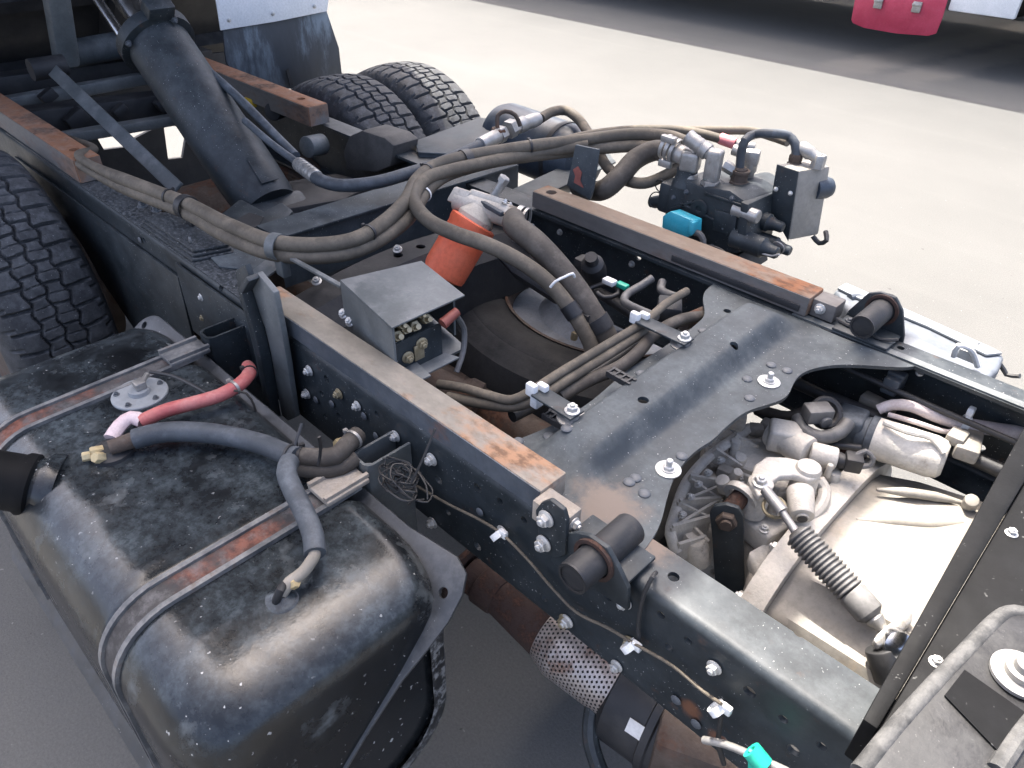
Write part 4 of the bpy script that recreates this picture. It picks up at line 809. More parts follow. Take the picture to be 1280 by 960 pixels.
can = thing('muffler', 'black muffler end with a small white label below the near rail', 'muffler', (-0.3124, -0.3345, 0.4000))
bm = B(); m0 = v3((-0.3678, -0.3314, 0.4100)); m1 = v3((-0.2023, -0.3106, 0.4100)); dd = (m1-m0).normalized(); lathe(bm, m0, m1-m0, [(0, 0.05), (0.004, 0.075), (0.015, 0.088), (0.085, 0.09), (0.088, 0.095), (0.10, 0.095), (0.103, 0.09), (0.4, 0.09)], 36); obj('can', bm, DARK, can)
bm = B(); tube(bm, [m0+Vector((-0.01, -0.05, 0.01)), m0+Vector((0.02, -0.09, -0.03)), m0+Vector((0.09, -0.115, -0.08)), m0+Vector((0.2, -0.13, -0.14))], 0.014, 10); obj('bracket', bm, NAVY, can)
lc = v3((-0.2806, -0.4293, 0.4830)); x_, y_, _ = frame_of(dd); nn = (lc-(m0+dd*((lc-m0).dot(dd)))).normalized(); lc = m0+dd*((lc-m0).dot(dd))+nn*0.0915; tt_ = nn.cross(dd)
bm = B(); prism(bm, [lc+dd*a+tt_*b for a, b in ((-0.014, -0.012), (0.014, -0.012), (0.014, 0.012), (-0.014, 0.012))], nn*0.001); obj('label', bm, TAPE, can)
bm = B(); p = v3((-0.1863, -0.3388, 0.4200)); box(bm, p, (0.16, 0.10, 0.16), Matrix.Rotation(0.4, 3, 'Z'), 0.01); tag(obj('heat_shield', bm, BROWN), 'brown grimy plate at the bottom edge under the near rail', 'shield')

# ------------------------------------------------------------------ hoist cylinder
hc = thing('hoist_cylinder', 'thick slate blue hydraulic hoist cylinder leaning back between the rails', 'hydraulic cylinder', (-1.9, 0, 0.72))
h0, h1 = v3((-1.9530, 0.0000, 0.6957)), v3((-2.4912, 0.0000, 1.0799))
hd = (h1-h0).normalized(); HL = (h1-h0).length
bm = B(); lathe(bm, h0, hd, [(0, 0.05), (0.005, 0.085), (0.03, 0.090), (0.12, 0.0935), (HL-0.03, 0.0935)], 48); obj('barrel', bm, NAVY, hc)
bm = B(); lathe(bm, h0+hd*(HL-0.035), hd, [(0, 0.10), (0.004, 0.114), (0.04, 0.114), (0.045, 0.11), (0.06, 0.05)], 40); cl = obj('collar', bm, NAVY, hc)
x_, y_, _ = frame_of(hd)
bm = B(); box(bm, h0+hd*(HL-0.01)+y_*0.12, (0.08, 0.05, 0.05), Matrix((x_, y_, hd)).transposed(), 0.006); obj('port_block', bm, NAVY, cl)
for a in (20, 110, 200, 290): fast('bolt_dark', h0+hd*(HL-0.037)+(x_*math.cos(R(a))+y_*math.sin(R(a)))*0.106, -hd, 0.010, cl)
bm = B(); cyl(bm, h0+hd*HL, h0+hd*(HL+0.8), 0.042, None, 28); obj('rod', bm, CHROME, hc)
bm = B(); cyl(bm, h0+hd*HL-y_*0.0+x_*0.085, h0+hd*(HL+0.7)+x_*0.085, 0.014, None, 14); obj('side_pipe', bm, CHROME, hc)
bm = B(); prism(bm, [h0+hd*a+y_*0.093+x_*b for a, b in ((0.03, -0.028), (0.12, -0.024), (0.12, 0.024), (0.03, 0.028))], y_*0.004, 0.002); obj('pad', bm, NAVY, hc)
bm = B(); box(bm, h0-hd*0.05+Vector((0, 0, -0.02)), (0.20, 0.14, 0.15), Matrix((x_, y_, hd)).transposed(), 0.02); obj('base_lug', bm, NAVY, hc)
bm = B(); cyl(bm, h0-hd*0.06+Vector((0, -0.30, -0.03)), h0-hd*0.06+Vector((0, 0.32, -0.03)), 0.042, None, 24); obj('trunnion', bm, DARK, hc)
bm = B(); box(bm, h0-hd*0.055+Vector((0, -0.17, -0.035)), (0.16, 0.06, 0.12), None, 0.015); box(bm, h0-hd*0.055+Vector((0, 0.17, -0.035)), (0.16, 0.06, 0.12), None, 0.015); obj('bearing_cap', bm, DARK, hc)
bm = B(); prism(bm, [(-1.8019, -0.2355, 0.7900), (-1.8810, -0.1186, 0.7900), (-1.7609, -0.1164, 0.7900), (-1.7855, -0.0483, 0.7900), (-1.7068, -0.0583, 0.7900), (-1.6395, -0.1545, 0.7900), (-1.6547, -0.2456, 0.7900)], (0, 0, -0.09), 0.012); ft = obj('foot_block', bm, NAVY, hc)
bm = B(); prism(bm, [(-1.7435, -0.2180, 0.7905), (-1.7668, -0.1550, 0.7905), (-1.7147, -0.1437, 0.7905), (-1.6739, -0.1860, 0.7905), (-1.6895, -0.2303, 0.7905)], (0, 0, 0.0012)); obj('foot_pocket', bm, DARK, ft)
# black cast carrier under it
bm = B(); prism(bm, [(-1.9745, -0.1556, 0.7200), (-2.0845, 0.0616, 0.7200), (-2.0202, 0.2818, 0.7200), (-1.8631, 0.3213, 0.7200), (-1.8257, 0.1746, 0.7200), (-1.8820, -0.0069, 0.7200), (-1.8614, -0.1446, 0.7200)], (0, 0, -0.10), 0.012); tag(obj('hoist_carrier', bm, DARK), 'black cast carrier under the foot of the hoist cylinder', 'casting')
# safety prop: long flat bar
a, b = v3((-2.9709, -0.1800, 0.9383)), v3((-2.0875, -0.2000, 0.7744))
sp_ = thing('safety_prop', 'long flat grey prop bar slanting down between the rails', 'prop', b)
bm = B(); bar(bm, a, b, 0.042, 0.012, (0, -0.6, 0.8), 0.003); obj('prop_bar', bm, GREY, sp_)
bm = B(); cyl(bm, a+Vector((0, -0.06, 0)), a+Vector((0, 0.05, 0)), 0.035); obj('pivot', bm, DARK, sp_)
# lift arm at the top edge
bm = B(); bar(bm, (-3.2419, 0.0000, 1.1669), (-3.3249, -0.0200, 0.8555), 0.085, 0.07, (1, 0, 0), 0.02); tag(obj('lift_arm', bm, GREY), 'worn light grey lift arm reaching up out of the frame beside the prop', 'arm')
bm = B(); cyl(bm, (-3.3500, 0.0025, 0.8883), (-3.4500, 0.3126, 0.8765), 0.05, None, 20); tag(obj('hinge_shaft', bm, PLATE), 'grey hinge shaft behind the hoist cylinder below the tipped body', 'shaft')

# ------------------------------------------------------------------ tipped dump body
db = thing('dump_body', 'dark underside of the tipped dump body behind the hoist cylinder', 'dump body', (-3.6, 0, 1.0))
ca, sa = math.cos(R(50)), math.sin(R(50))
def onb(l, y, n): return Vector((-3.6+l*ca-n*sa, y, 1.02+l*sa+n*ca))
def bslab(bm, l0, l1, y0, y1, n0, n1):
    vs = [onb(l, y, n) for n in (n0, n1) for l, y in ((l0, y0), (l1, y0), (l1, y1), (l0, y1))]
    prism(bm, vs[:4], vs[4]-vs[0])
bm = B(); bslab(bm, -0.62, 3.3, -1.12, 1.12, 0.12, 0.128); obj('floor_panel', bm, DARK, db)
for y in (-0.36, 0.36):
    bm = B(); bslab(bm, -0.6, 3.25, y-0.035, y+0.035, 0.0, 0.1195); obj('floor_sill', bm, DARK, db)
for l in np.arange(-0.5, 3.3, 0.42):
    bm = B(); bslab(bm, l, l+0.06, -1.05, -0.397, 0.05, 0.1195); bslab(bm, l, l+0.06, -0.323, 0.323, 0.05, 0.1195); bslab(bm, l, l+0.06, 0.397, 1.05, 0.05, 0.1195); obj('floor_beam', bm, DARK, db)
for y in (-1.12, 1.112):
    bm = B(); bslab(bm, -0.62, 3.3, y, y+0.008, 0.1285, 0.55); obj('side_wall', bm, GREY, db)
bm = B(); bslab(bm, 3.3, 3.308, -1.12, 1.12, 0.12, 0.6); obj('front_wall', bm, GREY, db)
# dark plates added to hide the sunlit ground behind, openings left for bright bits
bm = B()
for q in ([(-3.9000, -0.3007, 0.7397), (-3.9000, 1.0813, 0.6708), (-3.9000, 1.0099, 0.3202), (-3.9000, 0.6129, 0.3513), (-3.9000, 0.4917, 0.4046), (-3.9000, 0.1699, 0.4255), (-3.9000, -0.3921, 0.4948)], [(-3.9000, 0.1699, 0.4255), (-3.9000, 0.1892, 0.3406), (-3.9000, 0.3095, 0.3289), (-3.9000, 0.3509, 0.3632), (-3.9000, 0.4990, 0.4011), (-3.9000, 0.4776, 0.2245), (-3.9000, 0.5526, 0.2150), (-3.9000, 0.6124, 0.3494), (-3.9000, 1.0095, 0.3182), (-3.9000, 0.9099, -0.1712), (-3.9000, -0.5399, 0.0987), (-3.9000, -0.3933, 0.4916)]):
    prism(bm, q, (0.02, 0, 0))
tag(obj('dark_backdrop', bm, DARK), 'dark bar across the tail of the frame with daylight showing through a gap', 'backdrop')
# mudflap of the far tyres
mf = thing('mud_flap', 'slate rubber mudflap under a white plate behind the far tyres', 'mudflap', (-3.0, 0.72, 0.7))
pts = [(-3.0000, 0.4805, 1.0172), (-3.0000, 0.4633, 0.8512), (-3.0000, 0.5015, 0.7531), (-3.0000, 0.7936, 0.6895), (-3.0000, 0.9975, 0.7093), (-3.0000, 0.9972, 0.8303), (-3.0000, 0.9542, 0.9884), (-3.0000, 0.9284, 1.0277)]
bm = B(); prism(bm, pts, (-0.012, 0, 0), 0.003); obj('flap', bm, FLAP, mf)
pts = [(-2.9850, 0.4656, 1.1433), (-2.9850, 0.4586, 0.9711), (-2.9850, 0.7002, 0.9738), (-2.9850, 0.9475, 0.9850), (-2.9850, 0.9986, 1.1421)]
bm = B(); prism(bm, pts, (-0.006, 0, 0), 0.001); wp = obj('white_plate', bm, WPAINT, mf)
for p in [(-2.9840, 0.4987, 1.0033), (-2.9840, 0.6909, 1.0044), (-2.9840, 0.8874, 1.0099)]: fast('bolt', p, (1, 0, 0), 0.008, wp)
bm = B(); prism(bm, [(-2.9880, 0.7119, 0.7840), (-2.9880, 0.7242, 0.7884), (-2.9880, 0.7357, 0.7218), (-2.9880, 0.7199, 0.7212)], (0.004, 0, 0)); obj('slot', bm, BLK, mf)

# ------------------------------------------------------------------ oil filter on its head
of = thing('oil_filter', 'bright red orange canister filter hanging from its grey cast head', 'oil filter', (-1.2, 0.1, 0.78))
f1 = v3((-1.2243, 0.1400, 0.8510)); f0 = v3((-1.2442, 0.0500, 0.7300)); fd = (f1-f0).normalized()
fx, fy, _ = frame_of(fd)
FL = (f1-f0).length
bm = B(); lathe(bm, f0, fd, [(0, 0.040), (0.006, 0.0535), (0.016, 0.0555), (FL-0.02, 0.0555), (FL-0.012, 0.058), (FL, 0.058), (FL+0.003, 0.05)], 44); obj('canister', bm, ORANGE, of)
ax_ = Vector((0.83, 0.30, -0.10)).normalized()      # ports run along the head
hc0 = f1+fd*0.040
bm = B(); lathe(bm, f1+fd*0.001, fd, [(0, 0.045), (0.012, 0.046), (0.022, 0.040), (0.04, 0.03)], 36)
cyl(bm, hc0-ax_*0.072, hc0+ax_*0.092, 0.026, 0.027, 24, 0.004)
box(bm, hc0-ax_*0.06+fd*0.008, (0.045, 0.05, 0.04), Matrix((ax_, fd.cross(ax_), fd)).transposed(), 0.006)
box(bm, hc0+fd*0.025, (0.09, 0.035, 0.02), Matrix((ax_, fd.cross(ax_), fd)).transposed(), 0.005)
hd_ = obj('filter_head', bm, ALUD, of)
bm = B(); q = hc0+ax_*0.01+fd*0.03; cyl(bm, q, q+Vector((0.02, 0.02, 0.045)), 0.011, None, 16); hexn(bm, q+Vector((0.016, 0.016, 0.04)), (0.02, 0.02, 0.045), 0.014, 0.014); obj('valve_stem', bm, ZINC, hd_)
bm = B(); ring(bm, hc0+ax_*0.098, ax_, 0.030, 0.012, 0.004, 28); ring(bm, hc0+ax_*0.113, ax_, 0.030, 0.006, 0.003, 28); box(bm, hc0+ax_*0.1+Vector((0.008, -0.02, -0.035)), (0.018, 0.014, 0.022), None, 0.003); obj('hose_clamp', bm, ZINC, hd_)
for s_ in (-1, 1): fast('bolt', hc0+ax_*0.05+fd.cross(ax_)*0.02*s_+fd*0.026, fd, 0.008, hd_)
bm = B(); bar(bm, (-1.2889, 0.1694, 0.9000), (-1.1313, 0.1437, 0.9000), 0.012, 0.012, (0, 0, 1), 0.003); obj('link_bar', bm, BLUEHOSE, of)

# ------------------------------------------------------------------ small grey relay box
rb = thing('relay_box', 'small plain grey steel box with open front showing brass terminals', 'relay box', (-1.0, -0.27, 0.8))
ZT = 0.93
A, Bq, Cq, Dq = [v3(p) for p in [(-1.0731, -0.3394, 0.9300), (-1.0290, -0.1807, 0.9300), (-0.8730, -0.2108, 0.9300), (-0.8759, -0.3737, 0.9300)]]
bm = B(); prism(bm, [A, Bq, Cq, Dq], (0, 0, 0.004), 0.0012); lid = obj('lid', bm, GREY, rb)
back = 0.10
bm = B(); prism(bm, [A, Dq, Dq+Vector((0, 0, -0.105)), A+Vector((0, 0, -0.105))], (Bq-A).normalized()*0.004); obj('side_plate', bm, GREY, rb)
bm = B(); i1 = A+(Bq-A).normalized()*0.0045; prism(bm, [i1, Bq, Bq+Vector((0, 0, -0.105)), i1+Vector((0, 0, -0.105))], (Dq-A).normalized()*0.004); obj('side_plate', bm, GREY, rb)
w1 = Bq+(Dq-A).normalized()*0.0045; w2 = Cq-(Cq-Bq).normalized()*0.035
bm = B(); prism(bm, [w1, w2, w2+Vector((0, 0, -0.10)), w1+Vector((0, 0, -0.10))], -(Bq-A).normalized()*0.004); obj('side_plate', bm, GREY, rb)
fr = (Cq-Dq).normalized(); dn = Vector((0, 0, -1)); bk = (A-Dq).normalized()
g0 = Dq+bk*0.006+dn*0.037
bm = B(); prism(bm, [g0+fr*0.002, g0+fr*0.11, g0+fr*0.11+dn*0.07, g0+fr*0.002+dn*0.07], bk*0.004); obj('front_plate', bm, NAVY, rb)
bm = B(); prism(bm, [g0+fr*0.115+dn*0.065, g0+fr*0.002+dn*0.065, g0+fr*0.002+dn*0.065-bk*0.03, g0+fr*0.13+dn*0.065-bk*0.03], dn*0.004, 0.001); prism(bm, [g0-fr*0.03+dn*0.055, g0+fr*0.05+dn*0.055, g0+fr*0.05+dn*0.055-bk*0.05, g0-fr*0.02+dn*0.055-bk*0.045], dn*0.004, 0.001); prism(bm, [A+dn*0.108, Bq+dn*0.108, Cq+dn*0.108, Dq+dn*0.108], dn*0.005); obj('base_plate', bm, GREY, rb)
for u, v_, r0 in ((0.018, 0.034, 0.011), (0.036, 0.028, 0.010), (0.056, 0.030, 0.011), (0.082, 0.026, 0.010), (0.028, 0.016, 0.008), (0.07, 0.013, 0.007)):
    q = Dq+fr*u+dn*v_+bk*0.03; bm = B(); hexn(bm, q, -bk+Vector((0, 0, 0.4)), r0, 0.02); cyl(bm, q-bk*0.01, q-bk*0.03+Vector((0, 0, 0.012)), r0*0.45); obj('terminal', bm, BRASS, rb)
bm = B(); q = Dq+fr*0.105+dn*0.03-bk*0.006; cyl(bm, q, q+fr*0.035+Vector((0, 0, 0.012)), 0.0105, 0.0085, 14); obj('terminal_boot', bm, mat('brick_red_boot', (0.20, 0.055, 0.04), rough=0.6), rb)
bm = B(); tube(bm, [q+fr*0.035, q+fr*0.05+dn*0.03, q+fr*0.04+dn*0.07-bk*0.01, q+fr*0.015+dn*0.10-bk*0.02], 0.0055, 8); obj('cable', bm, GREYPLASTIC, rb)
for u, v_ in ((0.03, 0.09), (0.062, 0.075)): fast('bolt_yellow', g0+fr*u+dn*(v_-0.055)-bk*0.002, -bk, 0.011, rb)
bm = B(); q = g0+fr*0.055+dn*0.035-bk*0.003; box(bm, q+dn*0.0, (0.022, 0.004, 0.03), Matrix((fr, bk, -dn)).transposed(), 0.001); obj('tab', bm, BRASS, rb)
for p in [(-1.0754, -0.3385, 0.8600), (-1.0502, -0.3424, 0.8550), (-0.9918, -0.3349, 0.8500), (-0.9623, -0.3322, 0.8450), (-0.9479, -0.3250, 0.8450)]: fast('bolt', p, (0.1, -0.6, 0.6), 0.010, rb)
bm = B(); bar(bm, (-1.3567, -0.3011, 0.8750), (-1.1033, -0.3187, 0.9000), 0.010, 0.006, (0, 0, 1), 0.001); tag(obj('stay_rod', bm, GREY), 'thin grey stay rod between the hose clamp and the grey box', 'rod')
bm = B(); bx(bm, -1.26, -0.95, -0.365, -0.30, 0.76, 0.766); bx(bm, -1.26, -0.95, -0.305, -0.30, 0.70, 0.7598); tag(obj('mounting_rail', bm, DARK), 'dark mounting angle along the inside of the near rail below the grey box', 'bracket')

# ------------------------------------------------------------------ hoses of the hoist
G = 'brown hydraulic hoses in the bundle over the frame'
TB = (((0.12, BLK), (0.2, BLK)))
rH = 0.0165
hA = [(-3.1, -0.315, 0.80), (-2.6, -0.318, 0.83), (-2.28, -0.326, 0.868)]+[(-2.1762, -0.3996, 0.8950), (-2.0017, -0.4019, 0.9000), (-1.8141, -0.3657, 0.8950), (-1.6878, -0.3434, 0.8950), (-1.4890, -0.3341, 0.9000), (-1.3450, -0.3122, 0.9050), (-1.2720, -0.2511, 0.9050), (-1.2362, -0.1892, 0.9100), (-1.2552, -0.0961, 0.9150), (-1.2972, -0.0008, 0.9250), (-1.3578, 0.0835, 0.9350), (-1.3865, 0.1665, 0.9400), (-1.3832, 0.2628, 0.9400), (-1.3581, 0.3523, 0.9400), (-1.3119, 0.4456, 0.9450), (-1.2350, 0.5520, 0.9550), (-1.1764, 0.6293, 0.9650), (-1.1353, 0.6615, 0.9700), (-1.0607, 0.6921, 0.9750), (-0.9945, 0.6814, 0.9750)]
o = hose('hydraulic_hose', 'upper brown hose of the bundle curving over the frame to the tall valve fitting', 'hydraulic hose', hA, lambda t: rH*(0.66+0.34*min(1, max(0, (t-0.36)/0.04))), TAN, G)
for t_ in (0.46, 0.66, 0.76, 0.86):
    q, d_ = mid(hA, t_); bm = B(); tie(bm, q, d_, rH+0.0006, 0.006); obj('cable_tie', bm, BLK, o)
hB = [(-3.1, -0.336, 0.775), (-2.6, -0.336, 0.81), (-2.3, -0.338, 0.85)]+[(-2.1895, -0.4029, 0.8750), (-2.0038, -0.4071, 0.8800), (-1.8125, -0.3719, 0.8750), (-1.6829, -0.3508, 0.8750), (-1.4760, -0.3461, 0.8780), (-1.3433, -0.3180, 0.8800), (-1.2699, -0.2564, 0.8800), (-1.2335, -0.1944, 0.8850), (-1.2465, -0.0854, 0.8900), (-1.2718, -0.0071, 0.9000), (-1.3327, 0.0855, 0.9100), (-1.3668, 0.1742, 0.9150), (-1.3684, 0.2708, 0.9150), (-1.3516, 0.3669, 0.9150), (-1.2884, 0.4874, 0.9200), (-1.2253, 0.5600, 0.9300), (-1.1208, 0.6470, 0.9450), (-1.0249, 0.6453, 0.9550), (-0.9811, 0.6669, 0.9550)]
o = hose('hydraulic_hose', 'lower brown hose of the bundle running beside the near rail and over the frame', 'hydraulic hose', hB, lambda t: rH*(0.6+0.35*min(1, max(0, (t-0.36)/0.04))), TAN, G)
q, d_ = mid(hB, 0.735); bm = B(); tie(bm, q, d_, rH+0.001, 0.006); obj('cable_tie', bm, WHITE, o)
hC = [(-1.2180, 0.5492, 0.9450), (-1.3131, 0.4480, 0.9250), (-1.3458, 0.3058, 0.9250), (-1.3583, 0.1805, 0.9300), (-1.3449, 0.0975, 0.9350), (-1.2933, 0.0171, 0.9250), (-1.1974, -0.0219, 0.9150), (-1.1131, -0.0178, 0.9100), (-1.0345, 0.0016, 0.9050), (-0.9642, 0.0265, 0.8850), (-0.9002, 0.0399, 0.8600), (-0.8558, 0.0472, 0.8300), (-0.8137, 0.0532, 0.7900), (-0.7821, 0.0565, 0.7500), (-0.7717, 0.0582, 0.7200)]
o = hose('hydraulic_hose', 'brown hose doubling back in front of the orange filter down to the spare tyre', 'hydraulic hose', hC, 0.0165, TAN, G)
hD = [hc0+ax_*0.085]+[(-1.0540, 0.1088, 0.9050), (-0.9838, 0.0933, 0.9000), (-0.9250, 0.0913, 0.8750), (-0.8650, 0.0900, 0.8400), (-0.8143, 0.0890, 0.8000), (-0.7760, 0.0960, 0.7550), (-0.7677, 0.1143, 0.7100)]
o = hose('suction_hose', 'fat dark brown suction hose from the filter head down past the spare tyre', 'suction hose', hD, 0.0265, TAND, n=20)
q, d_ = mid(hD, 0.60); x_, y_, _ = frame_of(d_); bm = B()
pc = v3([(-0.8646, 0.0541, 0.8650)][0]); tube(bm, [(-0.8587, 0.0078, 0.8720), (-0.8521, 0.0138, 0.8850), (-0.8462, 0.0357, 0.8900), (-0.8440, 0.0577, 0.8900), (-0.8446, 0.0645, 0.8800)], 0.0028, 8); tag(obj('cable_tie', bm, WHITE), 'white cable tie round the two hoses above the spare tyre', 'cable tie')
bm = B(); q, d_ = mid(hD, 0.86); ring(bm, q, d_, 0.0272, 0.03, 0.002, 24); q2, d2 = mid(hC, 0.92); ring(bm, q2, d2, 0.0172, 0.03, 0.002, 20); box(bm, (v3(q)+v3(q2))/2, (0.03, 0.02, 0.025)); tag(obj('hose_clamp', bm, BLK), 'black rubber clamp joining two hoses beside the spare tyre', 'clamp')
# black clamps on the bundle
for k, (pa, lab) in enumerate(((hA[8], 'grey loop clamp holding the hose bundle over the cross channel'), (hA[6], 'dark clamp gripping the two hoses at the near rail'), (hA[15], 'wide grey clamp on the hose bundle near the outrigger shelf'))):
    P_ = v3(pa); i = [8, 6, 15][k]; dd_ = (v3(hA[i+1])-v3(hA[i-1])).normalized(); bm = B(); ring(bm, P_+Vector((0, 0, -0.010)), dd_, 0.0255, 0.022, 0.003, 24)
    if k != 2: box(bm, P_+Vector((0.01, 0.0, -0.048)), (0.03, 0.02, 0.05), None, 0.003)
    tag(obj('hose_clamp', bm, GREY if k == 0 else BLK), lab, 'clamp', 'loop clamps on the hose bundle')
# clamp foot bracket
bm = B(); prism(bm, [(-1.3927, -0.3604, 0.8350), (-1.4332, -0.2818, 0.8350), (-1.4297, -0.2431, 0.8350), (-1.3944, -0.2406, 0.8350), (-1.3465, -0.3533, 0.8350)], (0, 0, -0.005), 0.001); tag(obj('clamp_bracket', bm, GREY), 'grey flat bracket under the loop clamp at the near rail', 'bracket')

hE = [(-2.3352, 0.0609, 1.0200), (-2.1446, 0.0658, 0.9600), (-1.9160, 0.0475, 0.9000), (-1.8137, 0.0313, 0.8850)]
hose('hydraulic_pipe', 'dark steel pipe running down along the hoist cylinder', 'hydraulic pipe', hE, 0.0125, BLUEHOSE)
hose('hydraulic_pipe', 'second thinner dark pipe lying below the first one along the hoist cylinder', 'hydraulic pipe', [(-2.0440, 0.0179, 0.9300), (-1.9016, 0.0135, 0.9000), (-1.7678, 0.0110, 0.8800)], 0.010, BLUEHOSE)
hF = [(-1.7584, 0.0009, 0.8850), (-1.6890, -0.0099, 0.8850), (-1.6154, -0.0204, 0.8850), (-1.5535, -0.0007, 0.8850), (-1.5035, 0.0662, 0.8900), (-1.4858, 0.1554, 0.8950), (-1.4749, 0.2410, 0.9000), (-1.4717, 0.3380, 0.9100), (-1.4774, 0.4150, 0.9150)]
o = hose('hydraulic_hose', 'slate blue hose from the silver crimp crossing the frame to the far couplings', 'hydraulic hose', hF, 0.0165, BLUEHOSE)
bm = B(); a, b = [(-1.7570, 0.0025, 0.8850), (-1.6420, -0.0169, 0.8850)]; cyl(bm, a, b, 0.0185, 0.0185, 20, 0.003)
for k in range(5):
    q = v3(a)+(v3(b)-v3(a))*(0.15+0.17*k); ring(bm, q, v3(b)-v3(a), 0.0183, 0.005, 0.0015, 20)
obj('crimp', bm, ZINC, o)
cp = thing('pipe_coupling', 'silver crimped couplings with hex nuts beyond the far rail', 'coupling', [(-1.4884, 0.5391, 0.9300)][0])
P_ = [v3(p) for p in [(-1.4764, 0.4019, 0.9160), (-1.4880, 0.4812, 0.9200), (-1.4995, 0.5506, 0.9250), (-1.5029, 0.6208, 0.9280), (-1.4984, 0.6850, 0.9300)]]
bm = B(); cyl(bm, P_[0], P_[1], 0.0195, 0.0205, 22, 0.002); obj('crimp', bm, ZINC, cp)
bm = B(); hexn(bm, P_[1], P_[2]-P_[1], 0.0235, 0.03); hexn(bm, P_[1]+(P_[2]-P_[1])*0.7, P_[2]-P_[1], 0.026, 0.035); obj('nut', bm, ZINC, cp)
bm = B(); lathe(bm, P_[2], P_[4]-P_[2], [(0, 0.017), (0.02, 0.02), (0.022, 0.0225), (0.05, 0.0225), (0.055, 0.019), (0.085, 0.021), (0.11, 0.0185)], 22); obj('crimp', bm, ZINC, cp)
bm = B(); q = v3([(-1.4932, 0.4861, 0.9400)][0]); hexn(bm, q+Vector((0, 0, -0.03)), (0.1, 0, 1), 0.022, 0.03); tube(bm, [q, q+Vector((-0.01, 0.01, 0.03)), q+Vector((0.0, 0.03, 0.04)), q+Vector((0.02, 0.05, 0.03)), q+Vector((0.03, 0.06, 0.0))], 0.006, 10); obj('elbow', bm, BROWN, cp)
hose('hydraulic_hose', 'brown hose arching from the far couplings down and back up to the valve', 'hydraulic hose', [(-1.4942, 0.6664, 0.9300), (-1.5032, 0.7254, 0.9350), (-1.4881, 0.7665, 0.9350), (-1.4213, 0.7479, 0.9300), (-1.3445, 0.7054, 0.9150), (-1.2481, 0.6360, 0.9000), (-1.1668, 0.5854, 0.8850), (-1.0927, 0.5664, 0.8800), (-1.0439, 0.5759, 0.8850), (-1.0178, 0.6204, 0.9000), (-1.0001, 0.6614, 0.9200)], 0.0145, TAN)
hose('suction_hose', 'fat brown hose bending from behind the upright tab up to the valve inlet', 'suction hose', [(-1.2834, 0.6000, 0.8005), (-1.2211, 0.5800, 0.8124)]+[(-1.1070, 0.5049, 0.8750), (-1.0996, 0.5480, 0.9000), (-1.0958, 0.6024, 0.9300), (-1.0654, 0.6402, 0.9500), (-1.0089, 0.6364, 0.9550)], 0.0265, TAND, n=20)
hG = [(-1.3004, 0.4992, 0.9400), (-1.2598, 0.6160, 0.9500), (-1.1871, 0.7345, 0.9550), (-1.1082, 0.8118, 0.9550), (-1.0441, 0.8321, 0.9550), (-0.9893, 0.8463, 0.9500), (-0.9356, 0.8605, 0.9450)]
o = hose('hydraulic_hose', 'thin brown hose ending in a dusty pink sleeve behind the valve', 'hydraulic hose', hG, 0.0125, TAN, G)
a, b, c_ = [v3(p) for p in [(-1.0023, 0.8470, 0.9510), (-0.9542, 0.8502, 0.9470), (-0.9186, 0.8648, 0.9440)]]
bm = B(); cyl(bm, a, b, 0.0155, None, 18, 0.002); obj('pink_sleeve', bm, SLEEVE, o)
bm = B(); cyl(bm, b, c_+(c_-b)*0.3, 0.0135, None, 18, 0.002); obj('crimp', bm, ZINC, o)
hose('hydraulic_hose', 'thin brown hose passing highest behind the valve to the silver block', 'hydraulic hose', [(-1.2560, 0.5451, 0.9450), (-1.1837, 0.7309, 0.9500), (-1.1017, 0.8426, 0.9500), (-1.0255, 0.9037, 0.9550), (-0.9689, 0.9563, 0.9550), (-0.9060, 0.9681, 0.9500), (-0.8609, 0.9591, 0.9500)], 0.0115, TAN, G)

# ------------------------------------------------------------------ valve block
vb = thing('valve_block', 'dark navy hydraulic control valve with zinc elbows standing outside the far rail', 'control valve', (-0.85, 0.6, 0.75))
pts = [(-0.9622, 0.5600, 0.9065), (-0.9275, 0.5600, 0.9367), (-0.8805, 0.5600, 0.9301), (-0.7975, 0.5600, 0.9424), (-0.7522, 0.5600, 0.9287), (-0.7476, 0.5600, 0.8907), (-0.7435, 0.5600, 0.7974), (-0.8341, 0.5600, 0.7777), (-0.9302, 0.5600, 0.7793), (-0.9640, 0.5600, 0.8034), (-0.9624, 0.5600, 0.8517)]
bm = B(); prism(bm, pts, (0.02, 0.13, 0.0), 0.006, 2); body = obj('body', bm, NAVY, vb)
for p in [(-0.9427, 0.5590, 0.8813), (-0.9095, 0.5590, 0.9057), (-0.7869, 0.5590, 0.9263), (-0.7632, 0.5590, 0.9059), (-0.7564, 0.5590, 0.8184), (-0.8137, 0.5590, 0.7939), (-0.9180, 0.5590, 0.7971), (-0.9430, 0.5590, 0.8280), (-0.7919, 0.5590, 0.8501), (-0.8788, 0.5590, 0.7929)]: fast('bolt_dark', p, (0, -1, 0), 0.0065, body)
bm = B(); prism(bm, [(-0.8224, 0.5520, 0.8894), (-0.7624, 0.5520, 0.8924), (-0.7593, 0.5520, 0.8405), (-0.8183, 0.5520, 0.8372)], (0, 0.01, 0), 0.003); obj('cast_pad', bm, NAVY, vb)
bm = B(); prism(bm, [(-0.9190, 0.5520, 0.8293), (-0.8718, 0.5520, 0.8298), (-0.8700, 0.5520, 0.7960), (-0.9158, 0.5520, 0.7978)], (0, 0.01, 0), 0.003); obj('cast_pad', bm, NAVY, vb)
bm = B()
